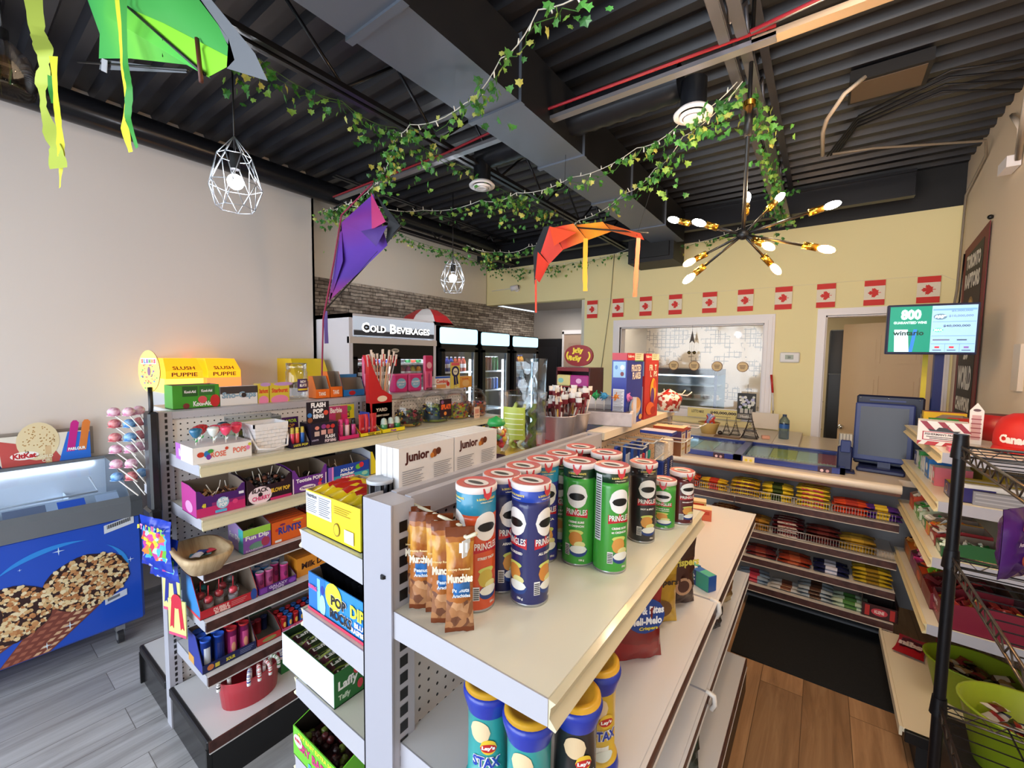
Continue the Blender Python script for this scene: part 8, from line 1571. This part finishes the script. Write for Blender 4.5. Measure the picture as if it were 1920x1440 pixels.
t = PR(carton(.155, .09, .105, '#dcdad8', [('r', 0, 1, 0, .16, '#a8242c')]), 'lozenge_box', 'white and maroon striped lozenge box with a ship emblem', 'box', 2.56, z, .43, rz=-.12, part='box')
f = MB(); mr = M('#8a1f30', .4); w, h = .155, .105; s_ = .0008
for a in (-.055, .0, .05):
    f.poly([(a-.018, -s_, .104), (a+.004, -s_, .104), (a+.036, -s_, .064), (a+.014, -s_, .064)], mr)
for a in (-.055, .0, .045): f.poly([(a-.02, -s_, .001), (a, -s_, .001), (a+.012, -s_, .018), (a-.006, -s_, .018)], M('#dcdad8', .4))
f.poly([(-.04, -s_*2, .062), (.045, -s_*2, .062), (.055, -s_*2, .070), (.03, -s_*2, .068), (.01, -s_*2, .080), (-.012, -s_*2, .080), (-.02, -s_*2, .068), (-.045, -s_*2, .072)], M('#2a2626', .4)); f.tube([(.012, -.002, .07), (.018, -.002, .094)], .0008, BLACK, 4)
f.rect(-.062, .062, .022, .060, M('#a8283a', .4), lift=.0014); f.rect(-.058, .058, .025, .057, M('#e6e0de', .4), lift=.002); f.ftext("FISHERMAN'S FRIEND", -.054, .044, .010, M('#3a1a20', .4), w=.108, lift=.0026); f.rect(-.05, .05, .036, .039, M('#3a1a20', .4), lift=.0026); f.rect(-.04, .04, .029, .032, M('#3a1a20', .4), lift=.0026); f.build('printing', t)
f = MB(); f.slab([(-.02, 0, 0), (.02, 0, 0), (.022, 0, .15), (0, 0, .185), (-.022, 0, .15)], (0, 1, 0), .004, M('#e3e0dc', .4)); f.rect(-.014, .014, .02, .13, M('#c9a0a0', .4), lift=.001); f.disc(0, .152, .012, M('#5a3a3c', .4), lift=.001, rz=.006)
for k in range(5): f.rect(-.016, .016, .03+.02*k, .034+.02*k, M('#8a2a34', .4), lift=.0016)
PR(f, 'pointed_card', 'white pointed display card rising behind the lozenge box', 'card', 2.72, z, .56, rz=-.1)
f = MB(); f.lathe([(0, 0, M('#8a1a1c', .4)), (.065, 0, M('#8a1a1c', .4)), (.065, .12, M('#a82024', .4)), (.06, .12, M('#5a1214', .4)), (0, .11, M('#5a1214', .4))], n=26); wtext(f, .065, 'CANADA', -.04, .05, .02, M('#e8d8cc', .4), w=.07, a0=-.4); PR(f, 'red_tin', 'dark red round tin behind the red cap', 'tin', 2.93, z, .68)
t = thing('baseball_cap', 'bright red baseball cap with white Canada lettering', 'cap', (.70, 2.66, 1.281), rz=-.55); rc = M('#c8201c', .6)
f = MB(); n = 26; prof = [(1, 0), (1.0, .3), (.93, .62), (.78, .84), (.5, .97), (.15, 1.0)]; vs = []
for s_, zz in prof: vs += [(.098*s_*cos(2*PI*i/n), .115*s_*sin(2*PI*i/n)+.01*(1-s_), .135*zz+.02) for i in range(n)]
f.add(vs, [(k*n+i, k*n+(i+1) % n, (k+1)*n+(i+1) % n, (k+1)*n+i) for k in range(5) for i in range(n)]+[tuple(5*n+i for i in range(n))], rc, True); f.ball(0, .005, .157, .008, rc, rz=.005, n=8, k=5); f.build('crown', t)
f = MB(); vs = []; m_ = 12
for j in range(5):
    q = j/4
    for i in range(m_+1): a = PI+PI*i/m_; vs.append((.095*cos(a)*(1-.06*q), .105*sin(a)-.075*q*abs(sin(a))**.7, .022-.016*q+.010*cos(a)**2*-1*q))
f.add(vs, [(j*(m_+1)+i, j*(m_+1)+i+1, (j+1)*(m_+1)+i+1, (j+1)*(m_+1)+i) for j in range(4) for i in range(m_)], rc, True); f.build('brim', t)
f = MB(); f.X = Matrix.Translation((0, 0, 0)); R2 = .12
vs2, fs2, xa, xb, ya, yb = glyphs('Canada', .06)
def onc(u, zz): a = -PI/2+u/.105; k = 1.0 if zz < .062 else 1-.25*(zz-.062)/.05; return (.100*k*cos(a), .1175*k*sin(a), zz)
f.add([onc(-.055+(a-xa)*.11/(xb-xa), .035+(b-ya)*.036/(yb-ya)) for a, b in vs2], fs2, M('#f0e8e2', .6))
P = [onc(-.03+a*.045, .10+b*.045) for a, b in LEAFP]; f.add([onc(-.03, .10)]+P, [(0, k+1, (k+1) % len(P)+1) for k in range(len(P))], M('#f0e8e2', .6)); f.build('cap_lettering', t)
PR(carton(.05, .02, .085, '#2a4aa0'), 'eraser_pack', 'blue upright pack on the wire rack top by the red cap', 'pack', 1.68, 1.4025, .52, rz=-.2)
PR(carton(.07, .045, .075, '#e0cdb4', [('r', .1, .2, 0, 1, '#b89a7a'), ('r', .4, .5, 0, 1, '#b89a7a'), ('r', .7, .8, 0, 1, '#b89a7a')]), 'card_pack', 'cream stack of cards beside the blue pack on the rack top', 'pack', 1.66, 1.4025, .60, rz=-.2)
PR(carton(.05, .03, .018, '#d86a8a', top='#e8a0a8'), 'pink_gum', 'pink and purple gum packet lying in front of the lozenge box', 'gum', 2.45, z, .43)
z = 1.08
for i, (y, c, n_, w) in enumerate(((3.18, '#2a3a7a', 'navy', .05), (3.12, '#c8ccd4', 'silver', .05), (3.06, '#3a9a4c', 'green', .05), (3.0, '#b8c4cc', 'clear', .05), (2.94, '#dfe6ea', 'white', .05), (2.86, '#2a7ac8', 'bright blue', .09), (2.77, '#e6dcd8', 'white and pink', .06), (2.70, '#d8707c', 'pink', .05))):
    PR(carton(w, .12, .075+.01*(i % 3), c, [('o', .5, .55, .3, .2, '#e8e8e8'), ('r', .1, .9, .08, .2, '#8a94a0')], top='#cfd2d4'), 'mint_box', '%s mint box in the row on the second wall shelf' % n_, 'box', y, z, .435)
t = PR(tray(.14, .12, .06, .058, '#2a2266', [('o', .3, .55, .12, .3, '#d8a84c'), ('o', .3, .55, .09, .22, '#2a2266'), ('t', 'VICKS', .1, .1, .18, .35, '#c8c8e0')], inside='#c9b23a', DS=[('o', .3, .5, .08, .3, '#d8a84c')]), 'cough_drop_box', 'dark purple cough drop tray at the near end of the second wall shelf', 'candy box', 2.50, z, .45, part='tray')
for i in range(4):
    f = MB(); f.bbox(-.016, .016, .02, .20, .004, .075, M(('#d9c02c', '#e6e0d8')[i % 2], .35), .002); f.X = Matrix.Translation((-.05+.034*i, 0, 0)); q = f.build('cough_drop_pack', t); q.location = (-.05+.034*i, 0, 0)
PR(carton(.30, .10, .055, '#8a8a90', [('l', .02, .98, .1, .9, 3, '#a8a8ae')], top='#3a3836'), 'metal_tray', 'long grey metal tray near the wall on the second shelf', 'tray', 2.40, z, .655, rz=-.08)
PR(carton(.20, .08, .06, '#c9a92c'), 'yellow_box', 'flat yellow box behind the metal tray', 'box', 2.85, z, .60)
z = .845
for i, (y, c, s2, n_, w, h) in enumerate(((3.15, '#c9482c', '#e07a4c', 'orange', .12, .11), (3.03, '#3a9a3c', '#e6f0e0', 'green and white', .09, .08), (2.94, '#cfe0c8', '#3aa03c', 'pale green', .08, .07), (2.80, '#2f8a4c', '#e8e0d0', 'green', .09, .075), (2.71, '#d8a03a', '#e86a2c', 'yellow orange', .07, .08), (2.60, '#9a2428', '#e6dcd0', 'dark red', .12, .08), (2.47, '#1f5a2c', '#cfdcc8', 'dark green with pale dots', .11, .07))):
    t = PR(tray(w, .17, h, h*.6, c, [('o', .5, .5, .35, .3, s2), ('r', 0, 1, 0, .15, s2)], side=c), 'candy_tray', '%s sweet tray on the third wall shelf' % n_, 'candy box', y, z, .43, part='tray')
    heap(w-.01, .15, h*.8, [M(c, .3), M(s2, .3), M('#e8e8e0', .3)], i, .012, 30, 'x').build('small_packs', t, kind='stuff')
z = .56
for i, (y, c, ms, n_, w) in enumerate(((3.17, '#b87a3c', ['#d87a2c', '#b8482c', '#e0a04c'], 'orange', .20), (2.98, '#7a2a5c', ['#8a2a6c', '#d8407c', '#e8c0d8'], 'purple rope candy', .17), (2.82, '#8a3a1c', ['#d85a2c', '#8ad03a', '#e8e04a'], 'orange and lime', .14), (2.64, '#7a1f2c', ['#7a1f2c', '#d8504c', '#5a1620'], 'dark red', .20))):
    t = PR(tray(w, .24, .13, .07, c, [('o', .5, .5, .3, .3, ms[0])], inside='#4a2a1c'), 'candy_tray', '%s sweet tray on the lowest wall shelf' % n_, 'candy box', y, z, .43, part='tray')
    heap(w-.01, .22, .10, [M(k, .3) for k in ms], i+20, .018, 34, 'x').build('small_packs', t, kind='stuff')
f = MB(); f.X = Matrix.Translation((0, 0, 0)); t = PR(tray(.16, .32, .12, .10, '#7a1a34', [('t', 'nerds', .1, .55, .25, .5, '#e8e0e8'), ('t', 'GUMMY', .1, .2, .2, .6, '#e87a8a')], inside='#3a1418', DS=[('t', 'nerds', .22, .55, .26, .22, '#e8e0ee'), ('t', 'Sweetish', .22, .32, .16, .22, '#d83a4c'), ('t', 'berry red', .24, .12, .14, .18, '#e8c0c8'), ('o', .34, .85, .10, .1, '#e0a03a'), ('t', 'Maynards', .62, .45, .2, .24, '#e0d8e0'), ('o', .72, .8, .1, .14, '#e0b04c'), ('r', .48, .485, 0, 1, '#4a1020')]), 'candy_tray', 'maroon gummy candy tray at the near end of the lowest wall shelf', 'candy box', 2.475, z, .44, part='tray')
heap(.15, .30, .10, [M('#b8303c', .3), M('#c84a3c', .3), M('#e0c04c', .3), M('#7a1a24', .3)], 31, .018, 46, 'x').build('small_packs', t, kind='stuff')
# bottom deck: liquorice bags and lime tubs
for i, (x, y, r_) in enumerate(((.415, 2.93, -.25), (.56, 3.0, -.3))):
    f = MB(); c1, c2 = M('#a81c24', .22), M('#5a1620', .25); f.X = Matrix.Translation((0, .11, .012)) @ Matrix.Rotation(-PI/2, 4, 'X') @ Matrix.Translation((0, 0, -.0)); f.X = Matrix.Translation((0, 0, .012)) @ Matrix(((1, 0, 0, 0), (0, 0, 1, 0), (0, -1, 0, 0), (0, 0, 0, 1)))
    f.bag(.12, .20, .018, lambda u, v, s: c2 if .3 < v < .8 and .15 < u < .85 else c1, nx=8, nz=10, wr=.004, seed=i, crimp=.04); f.X = Matrix.Identity(4)
    f.text('nibs', (-.045, .06, .028), (1, 0, 0), (0, 1, 0), .055, M('#e6d0cc', .35), .09, .08)
    f.build('liquorice_bag', None, 'red liquorice bag lying flat on the bottom deck, %s' % ('beside the lime tub' if i == 0 else 'behind the other bag'), 'candy bag', loc=(x, y-.1, .158), rz=r_)
def limetub(x, y, z, R1, h, label, cols, seed, sy=1.):
    t = thing('lime_tub', label, 'tub', (x, y, z)); lm = M('#8ea61e', .4); f = MB(); n = 30
    R0 = [(R1*.68, 0), (R1*.72, .002), (R1*.98, h), (R1*1.02, h), (R1*1.02, h+.006), (R1*.95, h+.004), (R1*.66, .008)]; vs = [(r*cos(2*PI*i/n), r*sy*sin(2*PI*i/n), zz) for r, zz in R0 for i in range(n)]
    f.add(vs, [(k*n+i, k*n+(i+1) % n, (k+1)*n+(i+1) % n, (k+1)*n+i) for k in range(6) for i in range(n)]+[tuple(6*n+i for i in range(n))], lm, True); f.build('tub', t)
    rd = random.Random(seed); f = MB()
    ff = [(0, h*.55)]; f.poly([(R1*.82*cos(2*PI*i/n), R1*.82*sy*sin(2*PI*i/n), h*.5) for i in range(n)], M(cols[0], .4))
    for _ in range(26):
        a = rd.uniform(0, 6.28); q = rd.uniform(0, R1*.62); c1 = M(rd.choice(cols), .2); c2 = M(rd.choice(cols), .2)
        f.X = Matrix.Translation((q*cos(a), q*sy*sin(a), h*.5+rd.uniform(.01, .06))) @ Matrix.Rotation(rd.uniform(0, 6), 4, 'Z') @ Matrix.Rotation(rd.uniform(1.1, 1.9), 4, 'X') @ Matrix.Translation((0, 0, -.03)); f.bag(.045, .07, .016, lambda u, v, s: c1 if .25 < v < .8 else c2, nx=4, nz=5, wr=.005, seed=rd.randrange(99), crimp=.08)
    f.X = Matrix.Identity(4); f.build('mini_bars', t, kind='stuff'); return t
limetub(.60, 2.62, .156, .165, .17, 'lime green tub of small bars on the bottom deck behind the wire rack', ['#5a3a24', '#c9a46c', '#8a2a2c', '#e6dccb', '#3a2420'], 1, .8)
f = MB(); f.bbox(.42, .80, 1.86, 2.24, .0, .29, M('#1a1a1b', .5), .01); f.build('black_crate', None, 'black storage crate under the nearer lime tub', 'crate')
limetub(.60, 2.06, .291, .165, .20, 'nearer lime green tub heaped with foil wrapped bars', ['#7a2022', '#c8c8cc', '#20284a', '#5a1a1c', '#a8a8ae', '#2a2426'], 2, .85)
# chip bags on the wire rack
snackbag(.435, 1.68, 1.0725, .12, .19, .05, '#4a2468', '#4a2468', [('o', .5, .78, .3, .10, '#e0a83a'), ('t', 'Ruffles', .2, .74, .10, .6, '#d8303c'), ('t', 'Assaisonnees', .1, .52, .06, .7, '#e0d8e8'), ('o', .45, .32, .2, .10, '#b8442c'), ('o', .45, .32, .14, .07, '#e8d8b0')], 'purple crinkle chip bag standing on the middle shelf of the wire rack', .9, 40)
snackbag(.50, 1.56, 1.0725, .13, .18, .05, '#b8301c', '#b8301c', [('o', .4, .55, .2, .16, '#e0a84c'), ('t', 'CHIPS', .3, .35, .12, .6, '#f0e0cc')], 'red and orange chip bag beside the purple one on the wire rack', .9, 41)
snackbag(.52, 1.50, .6125, .14, .20, .05, '#7a1c24', '#8a2a30', [('t', 'SQUISHIES', .1, .6, .10, .8, '#c8d0d8'), ('t', 'Big Foot', .25, .4, .10, .5, '#e8b0a8')], 'dark red gummy bag on the lower shelf of the wire rack', .9, 42)
# jelly bean stand
t = thing('jelly_bean_stand', 'dark red jelly bean stand with an oval sign beyond the metal buckets', 'candy display', (-1.60, 3.0, 0))
f = MB(); mr_ = M('#7a1a28', .35); f.box(-.15, -.14, 0, .25, 0, 1.56, M('#4a1a24', .4)); f.box(.14, .15, 0, .25, 0, 1.56, M('#4a1a24', .4)); f.box(-.15, .15, .24, .25, 0, 1.56, M('#3a1620', .4)); f.box(-.145, .145, .0, .24, 1.53, 1.56, mr_); f.box(-.145, .145, 0, .24, 1.40, 1.41, mr_); f.box(-.145, .145, 0, .24, 1.22, 1.23, mr_); f.build('stand', t)
f = MB(); n = 32; P = [(.02+.125*cos(2*PI*i/n), .05, 1.655+.085*sin(2*PI*i/n)*(1+.12*cos(2*PI*i/n)**2)) for i in range(n)]; f.slab(P, (0, 1, 0), .02, M('#8a141c', .3)); yl_ = M('#e8d03a', .35)
f.X = Matrix.Translation((.02, .048, 1.655)); f.ftext('Jelly', -.055, .010, .052, yl_, w=.10, bold=.08, lift=.001); f.ftext('Belly', -.085, -.052, .052, yl_, w=.115, bold=.08, lift=.001)
for a0 in (-.7, PI-.5): f.poly([(.108*cos(a0+1.2*k/8), -.001, .068*sin(a0+1.2*k/8)) for k in range(9)]+[(.094*cos(a0+1.2*k/8), -.001, .058*sin(a0+1.2*k/8)) for k in range(8, -1, -1)], yl_)
f.build('oval_sign', t)
f = MB()
for i, (x0, x1, z0, z1, c) in enumerate(((-.14, -.02, 1.412, 1.50, '#d8d090'), (-.02, .14, 1.412, 1.50, '#a83a8a'), (-.13, -.08, 1.232, 1.36, '#a8a0c8'), (-.07, .0, 1.232, 1.37, '#e0dcd8'), (.01, .14, 1.25, 1.36, '#b83a6c'))): f.bbox(x0, x1, -.01, .03, z0, z1, M(c, .3), .008)
for x, z, c in ((-.10, 1.455, '#8ac8c0'), (.06, 1.455, '#e8b8e0'), (-.035, 1.32, '#d8402c'), (.07, 1.31, '#e8c8d8')): f.X = Matrix.Translation((x, -.011, z)); f.disc(0, 0, .025, M(c, .35), rz=.02)
f.X = Matrix.Identity(4); f.build('candy_packs', t)
# slush machine beyond the left unit
for i, (y, ) in enumerate(((.97,), (1.20,))):
    t = thing('slush_machine', 'slush machine with a glowing orange hood behind the cap shelf, %s' % ('left one' if i == 0 else 'right one'), 'drink machine', (-3.42, y, 0), rz=FX)
    f = MB(); f.bbox(-.09, .09, 0, .30, 0, 1.38, M('#c9ccd2', .4), .01); f.build('machine_body', t)
    f = MB(); og = M('#f2a81c', .35, 0, .55); ly = M('#ffe06a', .4, 0, .5); f.add([(-.10, -.06, 1.52), (.10, -.06, 1.52), (.09, .02, 1.60), (-.09, .02, 1.60), (-.09, .28, 1.60), (.09, .28, 1.60), (-.10, -.06, 1.47), (.10, -.06, 1.47), (-.10, .28, 1.47), (.10, .28, 1.47)], [(0, 1, 2, 3), (3, 2, 5, 4), (6, 7, 1, 0), (6, 0, 3, 4, 8), (7, 9, 5, 2, 1)], [og, og, og, og, og]); f.box(-.105, .105, -.05, .28, 1.38, 1.47, ly if i == 0 else M('#ff8a4a', .4, 0, .5)); 
    f.text('SLUSH', (-.06, -.055, 1.527), (1, 0, 0), (0, .7, .7), .03, M('#6a2010', .5), .12, .02); f.ftext('PUPPIE', -.07, 1.483, .026, M('#6a2010', .5), y=-.06, w=.14, bold=.02); f.build('lit_hood', t)
f = MB(); f.add([(-.14, -.05, 1.42), (.14, -.05, 1.42), (.14, .05, 1.60), (-.14, .05, 1.60), (-.14, .3, 1.60), (.14, .3, 1.60), (-.14, .3, 1.36), (.14, .3, 1.36)], [(0, 1, 2, 3), (3, 2, 5, 4), (0, 3, 4, 6), (1, 7, 5, 2)], M('#e8c81c', .4)); f.box(-.14, .14, .05, .3, 0, 1.36, M('#cfd2d8', .4)); f.build('yellow_machine', None, 'machine with a yellow hood standing right of the two glowing slush machines', 'drink machine', loc=(-3.42, 1.85, 0), rz=FX)
